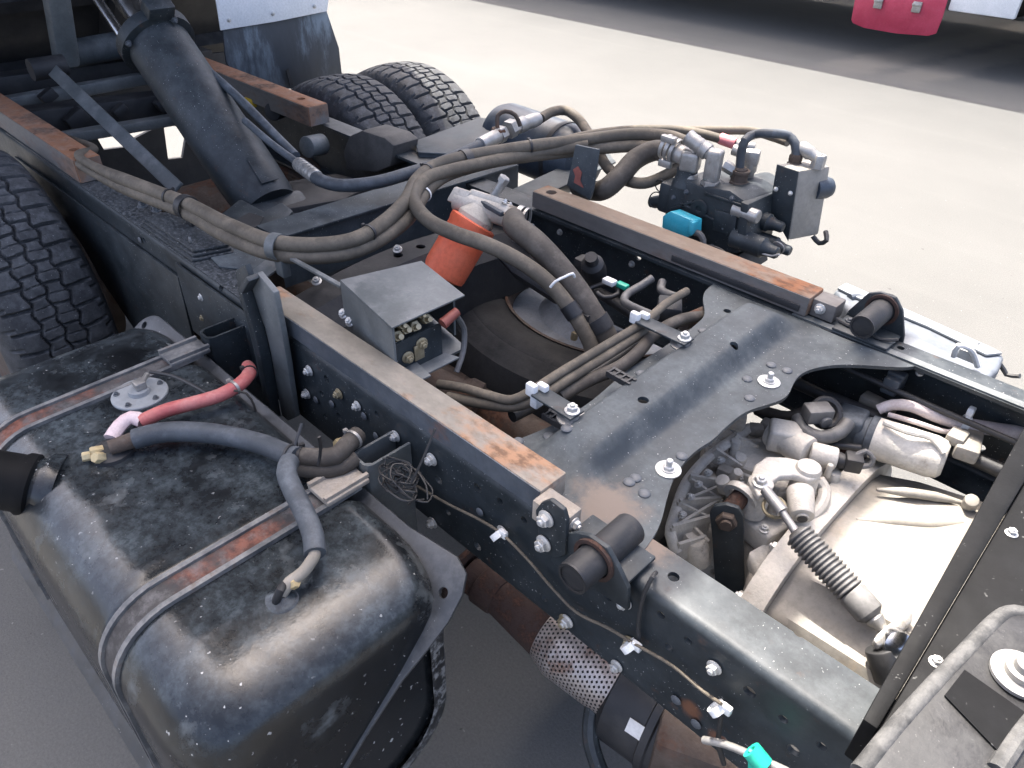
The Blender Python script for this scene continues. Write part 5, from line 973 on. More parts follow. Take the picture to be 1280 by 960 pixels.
for p0, p1 in zip([(-0.9453, 0.5570, 0.8494), (-0.8605, 0.5570, 0.9187), (-0.9210, 0.5570, 0.8738)], [(-0.8864, 0.5570, 0.8886), (-0.7584, 0.5570, 0.9179), (-0.8082, 0.5570, 0.8597)]): bar(bm, p0, p1, 0.006, 0.008, (0, 0, 1), 0.002)
obj('cast_rib', bm, NAVY, vb)
bm = B(); prism(bm, [(-0.7590, 0.5500, 0.9295), (-0.7399, 0.5500, 0.9276), (-0.7268, 0.5500, 0.8442), (-0.7376, 0.5500, 0.8071), (-0.7474, 0.5500, 0.8120)], (0.006, 0.13, 0), 0.003); obj('end_plate', bm, NAVY, vb)
bm = B(); prism(bm, [(-0.9125, 0.5560, 0.7778), (-0.7439, 0.5560, 0.7901), (-0.7376, 0.5560, 0.8009), (-0.7134, 0.5560, 0.7521), (-0.8964, 0.5560, 0.7432)], (0, 0.12, 0), 0.004); obj('mount_foot', bm, DARK, vb)
bm = B(); q = v3((-0.8663, 0.5580, 0.8760)); lathe(bm, q, (0, -1, 0), [(0, 0.024), (0.004, 0.022), (0.005, 0.016), (0.004, 0.008), (0.001, 0.007)], 28); obj('plug', bm, NAVY, vb)
bm = B(); lathe(bm, (-0.8725, 0.6000, 0.9095), (0.97, -0.05, -0.22), [(0, 0.03), (0.01, 0.036), (0.10, 0.033), (0.105, 0.028)], 28); obj('rounded_boss', bm, NAVY, vb)
bm = B(); lathe(bm, (-0.9320, 0.5850, 0.9208), (0, 0, 1), [(-0.01, 0.034), (0.0, 0.031), (0.012, 0.026), (0.03, 0.0255)], 28); obj('inlet_boss', bm, NAVY, vb)
# spool caps towards the cab
caps = [((-0.7594, 0.5650, 0.9014), 0.0165, 0.062, ZINC), ((-0.7658, 0.6300, 0.8680), 0.022, 0.07, NAVY), ((-0.7462, 0.5650, 0.8346), 0.025, 0.080, NAVY), ((-0.7475, 0.6250, 0.8211), 0.021, 0.085, NAVY), ((-0.7704, 0.7000, 0.8498), 0.024, 0.06, NAVY)]
for p, r0, L_, m_ in caps:
    bm = B(); lathe(bm, v3(p)-Vector((0.02, 0, 0)), (1, 0, -0.02), [(0, r0), (L_, r0), (L_+0.004, r0*0.8), (L_+0.02, r0*0.6), (L_+0.034, r0*0.58), (L_+0.038, r0*0.45)] if m_ is NAVY else [(0, r0), (L_, r0), (L_+0.003, r0*0.85)], 24); obj('spool_cap', bm, m_, vb)
bm = B(); prism(bm, [(-0.8678, 0.6600, 0.9153), (-0.8178, 0.6600, 0.9417), (-0.7493, 0.6600, 0.9254), (-0.7155, 0.6600, 0.8914), (-0.7217, 0.6600, 0.8314), (-0.7919, 0.6600, 0.8293)], (0.02, 0.09, 0), 0.010); obj('body', bm, NAVY, vb)
bm = B(); q = v3((-0.9729, 0.6000, 0.8650)); box(bm, q, (0.05, 0.06, 0.08), None, 0.01); cyl(bm, q+Vector((-0.02, 0, -0.02)), q+Vector((-0.06, 0, -0.035)), 0.018, 0.014, 18); obj('solenoid', bm, NAVY, vb)
bm = B(); torus(bm, q+Vector((-0.03, -0.01, 0.02)), (0, 1, 0.2), 0.018, 0.0016, 18, 6); torus(bm, q+Vector((-0.04, -0.01, -0.02)), (0, 1, -0.3), 0.02, 0.0016, 18, 6); obj('keeper_wire', bm, DARK, vb)
bm = B(); q = v3((-0.6671, 0.6000, 0.8281)); torus(bm, q, (0, 1, 0.2), 0.016, 0.0016, 18, 6); tube(bm, [v3(p) for p in [(-0.7590, 0.5500, 0.8247), (-0.7059, 0.5500, 0.8269), (-0.6546, 0.5500, 0.8290), (-0.6388, 0.5500, 0.8388)]], 0.003, 6); obj('keeper_wire', bm, ZINC, vb)
# fittings
bm = B(); q = v3((-0.9268, 0.5850, 0.9426)); lathe(bm, q+Vector((0, 0, -0.012)), (0, 0, 1), [(0, 0.024), (0.012, 0.022), (0.014, 0.019), (0.02, 0.019)], 24); box(bm, q+Vector((0, 0, 0.030)), (0.046, 0.044, 0.048), Matrix.Rotation(0.3, 3, 'Z'), 0.008, 3); cyl(bm, q+Vector((0, 0, 0.033)), q+Vector((-0.06, -0.0, 0.042)), 0.0225, 0.0225, 20, 0.003); obj('elbow', bm, ZINC, vb)
bm = B(); e_ = q+Vector((-0.045, 0.0, 0.042))
for k in range(3): ring(bm, e_+Vector((-0.014*k, 0, 0.002*k)), (-1, 0, 0.15), 0.0275, 0.009, 0.003, 24)
box(bm, e_+Vector((-0.014, -0.018, 0.030)), (0.04, 0.016, 0.016), None, 0.003); box(bm, e_+Vector((-0.014, -0.018, -0.030)), (0.036, 0.014, 0.018), None, 0.003); obj('hose_clamp', bm, ZINC, vb)
bm = B(); q = v3((-0.8640, 0.5850, 0.9362)); lathe(bm, q, (0, 0, 1), [(-0.01, 0.024), (0.004, 0.023), (0.006, 0.019), (0.012, 0.019)], 6); box(bm, q+Vector((0, 0, 0.042)), (0.036, 0.034, 0.075), Matrix.Rotation(0.2, 3, 'Z'), 0.007, 3); lathe(bm, q+Vector((0, 0, 0.060)), (-0.85, -0.05, 0.35), [(0, 0.016), (0.02, 0.016), (0.022, 0.020), (0.04, 0.020), (0.042, 0.017), (0.05, 0.019), (0.056, 0.0175), (0.062, 0.019), (0.068, 0.0175), (0.085, 0.019)], 20); obj('elbow', bm, ZINC, vb)
bm = B(); q = v3((-0.8172, 0.6800, 0.9648)); lathe(bm, q+Vector((0, 0, -0.065)), (0, 0, 1), [(0, 0.018), (0.01, 0.018), (0.012, 0.012), (0.05, 0.013), (0.055, 0.016), (0.075, 0.016)], 20); box(bm, q+Vector((0, 0, 0.022)), (0.034, 0.032, 0.036), Matrix.Rotation(0.4, 3, 'Z'), 0.006); cyl(bm, q+Vector((0, 0, 0.024)), q+Vector((-0.05, -0.006, 0.030)), 0.0135, None, 18); obj('elbow', bm, ZINC, vb)
bm = B()
for p, r0, a in (((-0.8558, 0.6200, 0.9731), 0.014, (0.8, 0.2, -0.3)), ((-0.8452, 0.6500, 0.9527), 0.016, (0.8, 0.3, -0.3)), ((-0.7961, 0.6800, 0.9306), 0.015, (0.7, 0.2, -0.6)), ((-0.7744, 0.6800, 0.9126), 0.017, (0.7, 0.1, -0.6))): hexn(bm, p, a, r0, 0.03)
obj('adapter', bm, ZINC, vb)
bm = B(); q = v3((-0.8130, 0.6300, 0.9309)); lathe(bm, q+Vector((0, 0, -0.02)), (0, 0, 1), [(0, 0.034), (0.012, 0.033), (0.016, 0.024), (0.03, 0.022), (0.032, 0.018), (0.05, 0.018), (0.052, 0.021), (0.058, 0.021)], 20); obj('outlet_boss', bm, BROWN, vb)
# steel bridge pipe to the relief block
pts = [v3(p) for p in [(-0.8152, 0.6300, 0.9502), (-0.8220, 0.6300, 0.9991), (-0.8202, 0.6300, 1.0374)]]+[v3(p) for p in [(-0.8145, 0.6600, 1.0471), (-0.7721, 0.6600, 1.0591)]]+[v3(p) for p in [(-0.7507, 0.7000, 1.0501), (-0.7291, 0.7000, 1.0368), (-0.7197, 0.7000, 1.0091)]]
bm = B(); tube(bm, pts, 0.0105, 16); bp_ = obj('bridge_pipe', bm, BLUEHOSE, vb)
bm = B(); q = v3((-0.7197, 0.7000, 1.0015)); lathe(bm, q+Vector((0, 0, -0.02)), (0, 0, 1), [(0, 0.017), (0.014, 0.017), (0.016, 0.014), (0.02, 0.0155), (0.03, 0.0155), (0.034, 0.013)], 6); obj('pipe_nut', bm, BROWN, bp_)
bm = B(); q = v3((-0.8157, 0.6300, 0.9619)); lathe(bm, q+Vector((0, 0, -0.02)), (0, 0, 1), [(0, 0.019), (0.014, 0.019), (0.016, 0.015), (0.02, 0.017), (0.03, 0.017), (0.034, 0.013)], 6); obj('pipe_nut', bm, BROWN, bp_)
# relief block: dark face, bare aluminium side
P1, P2, P3, P4 = [v3(p) for p in [(-0.7419, 0.6600, 0.9958), (-0.6871, 0.6600, 0.9936), (-0.6693, 0.6600, 0.8262), (-0.7345, 0.6600, 0.8916)]]
rbk = thing('relief_block', 'tall bare aluminium valve block with a navy front face beyond the valve', 'valve block', P3)
dpt = Vector((0.035, 0.085, 0.0))
bm = B(); prism(bm, [P1, P2, P3, P4], dpt, 0.004); obj('block', bm, ALUW, rbk)
nf = (P2-P1).cross(P4-P1).normalized(); nf = nf if nf.y < 0 else -nf
bm = B(); prism(bm, [P1+nf*0.0005, P2+nf*0.0005, P3+nf*0.0005, P4+nf*0.0005], nf*0.004, 0.001); fp = obj('front_cover', bm, NAVY, rbk)
for p in [(-0.7274, 0.6550, 0.9411), (-0.6908, 0.6550, 0.9421)]: fast('bolt', v3(p)+nf*0.004, nf, 0.0055, fp)
bm = B(); q = P2+dpt+Vector((-0.008, 0, -0.055)); lathe(bm, q, (0.5, 0.85, 0), [(-0.02, 0.026), (0.012, 0.026), (0.024, 0.022), (0.032, 0.012), (0.034, 0.0)], 26); obj('end_cap', bm, BLUEPAINT, rbk)
bm = B(); q = P3+dpt*0.8; tube(bm, [q, q+Vector((0.02, 0.0, -0.012)), q+Vector((0.035, 0.0, 0.0)), q+Vector((0.02, 0.02, 0.012))], 0.006, 8); obj('pipe_loop', bm, DARK, rbk)
bm = B(); q = P2+dpt*0.5; hexn(bm, q+Vector((0.0, 0.01, 0)), (0, 0, 1), 0.016, 0.03); lathe(bm, q+Vector((0, 0.01, 0.02)), (-0.8, 0.0, 0.25), [(0, 0.013), (0.02, 0.013), (0.025, 0.016), (0.05, 0.016), (0.055, 0.013)], 16); obj('elbow', bm, ZINC, rbk)
# cyan plug
cq = thing('cable_plug', 'cyan plastic cable plug in front of the valve body', 'plug', (-0.8846, 0.5000, 0.8480))
pts = [(-0.9303, 0.5000, 0.8540), (-0.9100, 0.5000, 0.8730), (-0.8452, 0.5000, 0.8692), (-0.8410, 0.5000, 0.8355), (-0.8545, 0.5000, 0.8225), (-0.9275, 0.5000, 0.8232)]
bm = B(); prism(bm, pts, (0.008, 0.03, 0.0), 0.003); obj('housing', bm, CYAN, cq)
bm = B(); a = v3((-0.8475, 0.4980, 0.8526)); bx(bm, a.x-0.004, a.x+0.008, a.y-0.002, a.y+0.03, a.z-0.018, a.z+0.014, 0.002); obj('collar', bm, CYAN, cq)
bm = B(); tube(bm, [v3(p) for p in [(-0.8484, 0.5150, 0.8345), (-0.8306, 0.5150, 0.8364), (-0.8169, 0.5150, 0.8243), (-0.8143, 0.5150, 0.7999)]], 0.008, 10); obj('cable', bm, GREYPLASTIC, cq)
bm = B(); tube(bm, [v3(p) for p in [(-0.7883, 0.4700, 0.8367), (-0.7569, 0.4700, 0.8417), (-0.7304, 0.4700, 0.8370), (-0.7232, 0.4700, 0.8233)]], 0.0022, 6); obj('wire', bm, BLK, cq)

# ------------------------------------------------------------------ blue air tank, tray and battery shelf beyond the far rail
at_ = thing('air_tank', 'navy blue air tank with a black band beyond the far couplings', 'air tank', (-1.55, 0.72, 0.78))
bm = B(); lathe(bm, (-1.80, 0.78, 0.80), (1, -0.05, 0), [(0, 0.0), (0.01, 0.06), (0.03, 0.09), (0.06, 0.10), (0.38, 0.10), (0.41, 0.09), (0.43, 0.06), (0.44, 0.0)], 36); obj('shell', bm, BLUEPAINT, at_)
bm = B(); ring(bm, (-1.48, 0.765, 0.80), (1, -0.05, 0), 0.1005, 0.018, 0.002, 40); obj('band', bm, BLK, at_)
tr = thing('battery_cover', 'bluish grey plastic cover box outside the far rail at the right', 'cover', (-0.35, 0.62, 0.6))
zt = 0.77
pts = [(-0.5179, 0.6175, 0.7700), (-0.5148, 0.6653, 0.7700), (-0.1775, 0.6158, 0.7700), (-0.1501, 0.6104, 0.7700), (-0.1418, 0.5461, 0.7700), (-0.1517, 0.4594, 0.7700), (-0.1846, 0.4707, 0.7700), (-0.2329, 0.4795, 0.7700), (-0.3305, 0.5044, 0.7700), (-0.4456, 0.5379, 0.7700)]
bm = B(); prism(bm, pts, (0.0, 0.0, -0.16), 0.010, 3); obj('cover', bm, SILVERBLUE, tr)
bm = B(); prism(bm, [(-0.5131, 0.6187, 0.7715), (-0.5091, 0.6561, 0.7715), (-0.3294, 0.6315, 0.7715), (-0.1757, 0.6080, 0.7715), (-0.1556, 0.6015, 0.7715), (-0.1767, 0.5713, 0.7715), (-0.2995, 0.5965, 0.7715), (-0.4667, 0.6086, 0.7715)], (0, 0, 0.006), 0.002); obj('edge_strip', bm, PALESTRIP, tr)
bm = B(); tube(bm, [(-0.4757, 0.6032, 0.7720), (-0.4645, 0.6202, 0.7720), (-0.3924, 0.6136, 0.7720), (-0.3030, 0.6056, 0.7720), (-0.2204, 0.6014, 0.7720), (-0.2011, 0.5997, 0.7720)], 0.009, 10); obj('rib', bm, SILVERBLUE, tr)
bm = B(); tube(bm, [(-0.2159, 0.4743, 0.8000), (-0.2141, 0.4636, 0.8300), (-0.1963, 0.4770, 0.8250), (-0.1748, 0.5072, 0.7800)], 0.0055, 8); prism(bm, [(-0.2129, 0.4840, 0.7950), (-0.2107, 0.4729, 0.8200), (-0.1960, 0.4829, 0.8150), (-0.1800, 0.5096, 0.7800)], (0.0, 0.004, 0.0)); obj('handle', bm, TAPE, tr)
bm = B(); box(bm, (-0.1756, 0.6297, 0.7200), (0.03, 0.06, 0.05), None, 0.006); obj('latch', bm, BLUEHOSE, tr)
bm = B(); tube(bm, [(-0.4217, 0.3792, 0.8350), (-0.3962, 0.3708, 0.8350), (-0.3570, 0.3734, 0.8350), (-0.3275, 0.3669, 0.8350), (-0.2994, 0.3810, 0.8400)], 0.0032, 6); tag(obj('bent_wire', bm, DARK), 'bent black wire on the far rail below the hinge tube', 'wire')
bm = B(); tube(bm, [(-0.1613, 0.5667, 0.7500), (-0.1498, 0.5864, 0.7600), (-0.1322, 0.5929, 0.7400), (-0.1095, 0.5884, 0.7500)], 0.005, 8); tag(obj('battery_lead', bm, GREYPLASTIC), 'looped grey lead at the right end of the cover box', 'cable')

# ------------------------------------------------------------------ spare tyre lying in the frame
st = thing('spare_wheel', 'dark old spare wheel lying flat below the two hoses inside the frame', 'spare wheel', (-1.06, 0.43, 0.45))
rotm = Matrix.Rotation(R(-6), 3, 'X') @ Matrix.Rotation(R(4), 3, 'Y'); axs = rotm @ Vector((0, 0, 1)); sc_ = Vector((-1.06, 0.43, 0.45))
prof = [(-0.125, 0.262), (-0.128, 0.30), (-0.13, 0.34), (-0.122, 0.385), (-0.105, 0.415), (-0.09, 0.423), (-0.05, 0.43), (0, 0.432), (0.05, 0.43), (0.09, 0.423), (0.103, 0.418), (0.110, 0.403), (0.119, 0.388), (0.1195, 0.384), (0.1225, 0.380), (0.1255, 0.366), (0.1255, 0.362), (0.1285, 0.357), (0.1305, 0.340), (0.132, 0.320), (0.1312, 0.313), (0.131, 0.295), (0.128, 0.275), (0.122, 0.258)]
bm = B(); lathe(bm, sc_, axs, prof, 120, None, False); obj('tyre', bm, SPARE, st, 30)
bm = B(); lathe(bm, sc_, axs, [(-0.1, 0.2), (0.118, 0.256), (0.128, 0.262), (0.130, 0.256), (0.118, 0.246), (0.09, 0.238), (0.085, 0.232)], 90, None, False); obj('rim', bm, BROWN, st)
bm = B(); lathe(bm, sc_, axs, [(0.06, 0.2335), (0.078, 0.232), (0.082, 0.20), (0.084, 0.16), (0.12, 0.125), (0.124, 0.07), (0.10, 0.066)], 60); dsc = obj('disc', bm, DISC, st)
bm = B(); p = v3([(-0.9627, 0.2295, 0.6000)][0]); hexn(bm, p, axs, 0.009, 0.02); obj('valve', bm, BRASS, st)
bm = B(); prism(bm, [(-1.2151, 0.1656, 0.8000), (-1.1312, 0.1780, 0.8000), (-0.9941, 0.1713, 0.7700), (-0.9212, 0.1595, 0.7500), (-0.9842, 0.1630, 0.7350), (-1.1040, 0.1514, 0.7600)], (0.0, 0.01, -0.02)); tag(obj('guard_plate', bm, DARK), 'dark sloping plate between the filter and the spare wheel', 'plate')
bm = B(); box(bm, v3((-0.95, 0.12, 0.36)), (1.1, 0.4, 0.03)); tag(obj('spare_carrier', bm, DARK), 'dark carrier plate below the spare wheel', 'carrier')

# ------------------------------------------------------------------ pipes along the wide cross member
G2 = 'brake pipes clipped ahead of the wide cross member'
hose('brake_pipe', 'upper olive brake pipe of the pair clipped beside the wide cross member', 'brake pipe', [(-0.8429, -0.3064, 0.8000), (-0.7986, -0.2939, 0.8100), (-0.7377, -0.2838, 0.8200), (-0.6903, -0.2731, 0.8300), (-0.6717, -0.2501, 0.8450), (-0.6685, -0.1767, 0.8500), (-0.6658, -0.0468, 0.8520), (-0.6631, 0.0622, 0.8550), (-0.6697, 0.1393, 0.8600), (-0.6794, 0.2297, 0.8500)], 0.0085, TAN, G2)
hose('brake_pipe', 'lower olive brake pipe of the pair clipped beside the wide cross member', 'brake pipe', [(-0.8124, -0.3109, 0.7900), (-0.7497, -0.2915, 0.8000), (-0.6912, -0.2718, 0.8150), (-0.6639, -0.2458, 0.8300), (-0.6593, -0.1646, 0.8350), (-0.6561, -0.0522, 0.8380), (-0.6554, 0.0549, 0.8400)], 0.0098, TAN, G2)
hose('harness_sleeve', 'dark corrugated sleeve under the brake pipes', 'cable sleeve', [(-0.6943, -0.2679, 0.7900), (-0.6864, -0.1944, 0.7900), (-0.6774, -0.0941, 0.7900), (-0.6661, 0.0107, 0.8000), (-0.6620, 0.0687, 0.8050)], 0.012, BLK)
hose('harness_sleeve', 'brown taped cable loom along the rear edge of the wide cross member', 'cable sleeve', [(-0.6561, -0.1873, 0.8100), (-0.6442, -0.1262, 0.8200), (-0.6239, -0.0614, 0.8300), (-0.6260, 0.0008, 0.8350), (-0.6440, 0.0647, 0.8300), (-0.6484, 0.1688, 0.8200), (-0.6392, 0.2488, 0.8000)], 0.012, TAND)
for i, (a, b, c_) in enumerate((((-0.6462, -0.2589, 0.8650), (-0.5580, -0.2614, 0.8650), 'near'), ((-0.6657, 0.0484, 0.8650), (-0.5543, 0.0483, 0.8650), 'far'))):
    t = thing('pipe_bracket', 'navy bracket with white clips and bolt holding pipes nearest the %s rail' % c_, 'bracket', a)
    bm = B(); bar(bm, a, b, 0.034, 0.005, (0, 0, 1), 0.002); obj('strap', bm, NAVY, t)
    bm = B(); q = v3(a); box(bm, q+Vector((-0.006, -0.008, 0.004)), (0.02, 0.012, 0.024), None, 0.003); box(bm, q+Vector((0.004, 0.008, 0.0)), (0.02, 0.012, 0.026), None, 0.003); box(bm, q+Vector((-0.004, 0.004, -0.02)), (0.016, 0.02, 0.03), None, 0.003); obj('clip', bm, WHITE, t)
    fast('bolt', v3(b)+(v3(a)-v3(b)).normalized()*0.012+Vector((0, 0, 0.003)), (0, 0, 1), 0.012, t)
    bm = B(); lathe(bm, v3(b)+(v3(a)-v3(b)).normalized()*0.012+Vector((0, 0, -0.012)), (0, 0, 1), [(0, 0.024), (0.003, 0.024), (0.0032, 0.012), (0.009, 0.012)], 28); obj('spacer', bm, ZINC, t)
for lab, a, b in (('black slotted cable clip by the two near rivets on the wide cross member', (-0.6200, -0.2663, 0.8370), (-0.5695, -0.2645, 0.8370)), ('black slotted cable clip by the lone rivet at the rear edge', (-0.6073, -0.1165, 0.8550), (-0.5563, -0.1177, 0.8550))):
    bm = B(); d_ = (v3(b)-v3(a)).normalized(); s_ = Vector((-d_.y, d_.x, 0))
    bar(bm, v3(a)+s_*0.008, v3(b)+s_*0.008, 0.005, 0.010); bar(bm, v3(a)-s_*0.008, v3(b)-s_*0.008, 0.005, 0.010); bar(bm, v3(a), v3(b), 0.010, 0.004)
    for k in range(4): bar(bm, v3(a)+d_*(0.004+0.013*k)-s_*0.0104, v3(a)+d_*(0.004+0.013*k)+s_*0.0104, 0.003, 0.0115)
    tag(obj('cable_clip', bm, BLK), lab, 'clip')
# clutter along the inside of the far rail
hose('wiring_loom', 'black loom running along the inside of the far rail', 'cable loom', [(-1.25, 0.32, 0.70), (-1.1, 0.325, 0.69), (-0.95, 0.31, 0.70), (-0.8, 0.30, 0.69), (-0.66, 0.32, 0.70), (-0.4, 0.33, 0.69), (-0.1, 0.33, 0.70), (0.3, 0.33, 0.70)], 0.014, BLK)
hose('brake_pipe', 'dark bent pipe below the far rail beside the pipe clips', 'brake pipe', [(-0.8122, 0.3047, 0.8000), (-0.8187, 0.2703, 0.7900), (-0.8234, 0.2360, 0.7850), (-0.8090, 0.1998, 0.7850), (-0.7460, 0.1700, 0.8000), (-0.6939, 0.1511, 0.8150)], 0.0095, GREYPLASTIC)
hose('brake_pipe', 'second dark bent pipe ending in a round plug under the far rail', 'brake pipe', [(-0.7969, 0.3258, 0.7900), (-0.7824, 0.3003, 0.7850), (-0.7526, 0.2872, 0.7900), (-0.7207, 0.2748, 0.8000)], 0.0095, GREYPLASTIC)
hose('wiring_loom', 'thin black wires looping beside the suction hose', 'cable loom', [(-0.9231, 0.2173, 0.7600), (-0.9075, 0.2404, 0.7700), (-0.8719, 0.2537, 0.7750), (-0.8516, 0.2344, 0.7700), (-0.8690, 0.2079, 0.7650), (-0.8889, 0.2059, 0.7700)], 0.006, BLK)
bm = B(); q = v3([(-0.9396, 0.2537, 0.7900)][0]); lathe(bm, q, (0.2, -0.5, 0.8), [(-0.03, 0.028), (0.0, 0.03), (0.03, 0.026), (0.04, 0.016), (0.06, 0.014)], 20); box(bm, q+Vector((-0.04, 0.02, -0.01)), (0.05, 0.04, 0.04), None, 0.008); tag(obj('brake_valve', bm, DARK), 'small black valve on the inner face of the far rail by the suction hose', 'valve')
bm = B(); box(bm, [(-0.8800, 0.2381, 0.7900)][0], (0.03, 0.02, 0.012), None, 0.002); tag(obj('cable_joint', bm, WHITE), 'small white cable joint among the wires by the suction hose', 'connector')
bm = B(); box(bm, [(-0.8536, 0.2521, 0.7850)][0], (0.03, 0.016, 0.012), None, 0.003); tag(obj('cable_joint', bm, GREEN), 'small green cable joint among the wires by the suction hose', 'connector')
bm = B(); box(bm, [(-0.6999, 0.2088, 0.8000)][0], (0.05, 0.06, 0.05), Matrix.Rotation(0.6, 3, 'Z'), 0.006); tag(obj('cable_plug', bm, DARK), 'black square plug behind the far pipe bracket', 'plug')
bm = B(); cyl(bm, [(-0.6544, 0.1917, 0.8000)][0], [(-0.6526, 0.2729, 0.7900)][0], 0.016, None, 16); tag(obj('hose_stub', bm, BROWN), 'short brown hose stub at the rear edge of the wide cross member', 'hose stub')
bm = B(); cyl(bm, (-2.1250, 0.2500, 0.7809), (-2.1411, 0.3200, 0.7715), 0.034, None, 22, 0.004); tag(obj('grey_roller', bm, GREY), 'grey round roller on the inside of the far rail behind the cylinder', 'roller')
bm = B(); cyl(bm, (-2.4010, 0.3000, 0.8214), (-2.4405, 0.3600, 0.8120), 0.03, None, 20, 0.004); tag(obj('shock_bush', bm, DARK), 'black rubber bush under the far rear flat bar', 'bush')
bm = B(); box(bm, (-2.5483, 0.3000, 0.8223), (0.05, 0.03, 0.03), None, 0.006); tag(obj('marker', bm, YELLOW), 'small yellow block under the far rear flat bar', 'marker')
bm = B(); prism(bm, [(-2.0520, 0.3350, 0.7642), (-2.0055, 0.3350, 0.8271), (-1.9328, 0.3350, 0.8618), (-1.8211, 0.3350, 0.8668), (-1.7770, 0.3350, 0.8538), (-1.8006, 0.3350, 0.7845), (-1.8778, 0.3350, 0.7432), (-1.9729, 0.3350, 0.7222), (-2.0452, 0.3350, 0.7077)], (0, 0.10, 0.0), 0.008, 2); tag(obj('bump_bracket', bm, GRIMY), 'grimy slate bracket wrapped over the far rail ahead of the tyres', 'bracket')

# ------------------------------------------------------------------ gearbox
gb = thing('gearbox', 'dusty cast aluminium gearbox top seen through the gap ahead of the wide cross member', 'gearbox', (-0.33, 0.08, 0.3))
pts = [(-0.4885, 0.2702, 0.5850), (-0.4944, 0.1662, 0.5850), (-0.4887, 0.0409, 0.5850), (-0.4579, -0.0704, 0.5850), (-0.4173, -0.1194, 0.5850), (-0.3933, -0.0675, 0.5850), (-0.3560, -0.0241, 0.5850), (-0.3038, -0.0521, 0.5850), (-0.2177, -0.1566, 0.5850), (-0.2201, -0.0793, 0.5850), (-0.2439, 0.1040, 0.5850), (-0.2399, 0.3150, 0.5850), (-0.3184, 0.3321, 0.5850), (-0.4022, 0.3203, 0.5850)]
bm = B(); prism(bm, pts, (0, 0, -0.30), 0.012, 3); obj('case', bm, ALUD, gb)
# bolted rim with its ribs on the rear face
rim = [v3(p) for p in [(-0.4495, 0.1650, 0.6600), (-0.4543, 0.0940, 0.6620), (-0.4599, 0.0351, 0.6600), (-0.4547, -0.0504, 0.6480), (-0.4381, -0.1009, 0.6300), (-0.4215, -0.1386, 0.6050), (-0.4000, -0.1435, 0.5800)]]
bm = B(); tube(bm, rim, 0.0105, 10, flat=0.8); obj('case_rim', bm, ALU, gb)
bm = B(); prism(bm, [(-0.4487, 0.1616, 0.6500), (-0.4563, 0.0949, 0.6520), (-0.4589, 0.0423, 0.6500), (-0.4525, -0.0302, 0.6400), (-0.4316, -0.0450, 0.6360), (-0.4229, -0.0061, 0.6400), (-0.4140, 0.0338, 0.6440), (-0.4190, 0.0929, 0.6480)], (0, 0, -0.06), 0.006, 3); obj('case_shoulder', bm, ALUD, gb)
bm = B()
hub = [v3(p) for p in [(-0.4164, 0.1217, 0.6400), (-0.4096, 0.0508, 0.6400), (-0.4023, -0.0018, 0.6350), (-0.3946, -0.0312, 0.6200), (-0.3899, -0.0643, 0.6000), (-0.3761, -0.0928, 0.5800)]]
for a, b in zip(rim[1:], hub): bar(bm, a, b, 0.006, 0.045, (0, 0, 1))
for a, b in ((rim[3], hub[3]), (rim[4], hub[2]), (rim[4], hub[4]), (rim[5], hub[3])): bar(bm, a, b, 0.005, 0.035, (0, 0, 1))
obj('case_rib', bm, ALU, gb)
# top cover
bm = B(); prism(bm, [(-0.4528, 0.1532, 0.6420), (-0.4280, 0.2109, 0.6420), (-0.3701, 0.2275, 0.6420), (-0.2903, 0.2177, 0.6420), (-0.2714, 0.1275, 0.6420), (-0.2645, 0.0206, 0.6420), (-0.2838, -0.0570, 0.6420), (-0.3542, -0.0432, 0.6420), (-0.4130, 0.0132, 0.6420)], (0, 0, -0.05), 0.008, 3); obj('top_cover', bm, ALU, gb)
bm = B(); q = v3([(-0.4005, 0.1100, 0.6450)][0]); lathe(bm, q, (0, 0, 1), [(-0.01, 0.052), (0.006, 0.052), (0.010, 0.048), (0.012, 0.04), (0.012, 0.0)], 32); obj('round_cover', bm, ALU, gb)
# shift tower and cross shaft boss
bm = B(); a, b = v3([(-0.4018, 0.1415, 0.6900)][0]), v3([(-0.3159, 0.1279, 0.7000)][0]); cyl(bm, a, b, 0.026, 0.029, 26, 0.006); box(bm, a+(b-a)*0.35+Vector((0, 0, 0.006)), (0.06, 0.05, 0.05), Matrix.Rotation(0.5, 3, 'Z'), 0.008, 3); obj('shift_tower', bm, ALU, gb)
bm = B(); b2 = v3([(-0.2727, 0.1472, 0.7000)][0]); cyl(bm, b, b2, 0.022, 0.021, 24, 0.004); sw = obj('switch_housing', bm, ALU, gb)
bm = B(); b3 = v3([(-0.2506, 0.1515, 0.7000)][0]); cyl(bm, b2, b3, 0.015, 0.013, 18, 0.002); box(bm, b3+Vector((0.004, 0.002, 0.006)), (0.03, 0.03, 0.03), Matrix.Rotation(0.5, 3, 'Z'), 0.004); obj('switch_plug', bm, BLK, sw)
bm = B(); tube(bm, [(-0.2498, 0.1530, 0.7150), (-0.2396, 0.1800, 0.7200), (-0.2223, 0.1798, 0.7120), (-0.2242, 0.1724, 0.7000), (-0.2416, 0.1515, 0.7000)], 0.005, 8); obj('switch_lead', bm, GREYPLASTIC, sw)
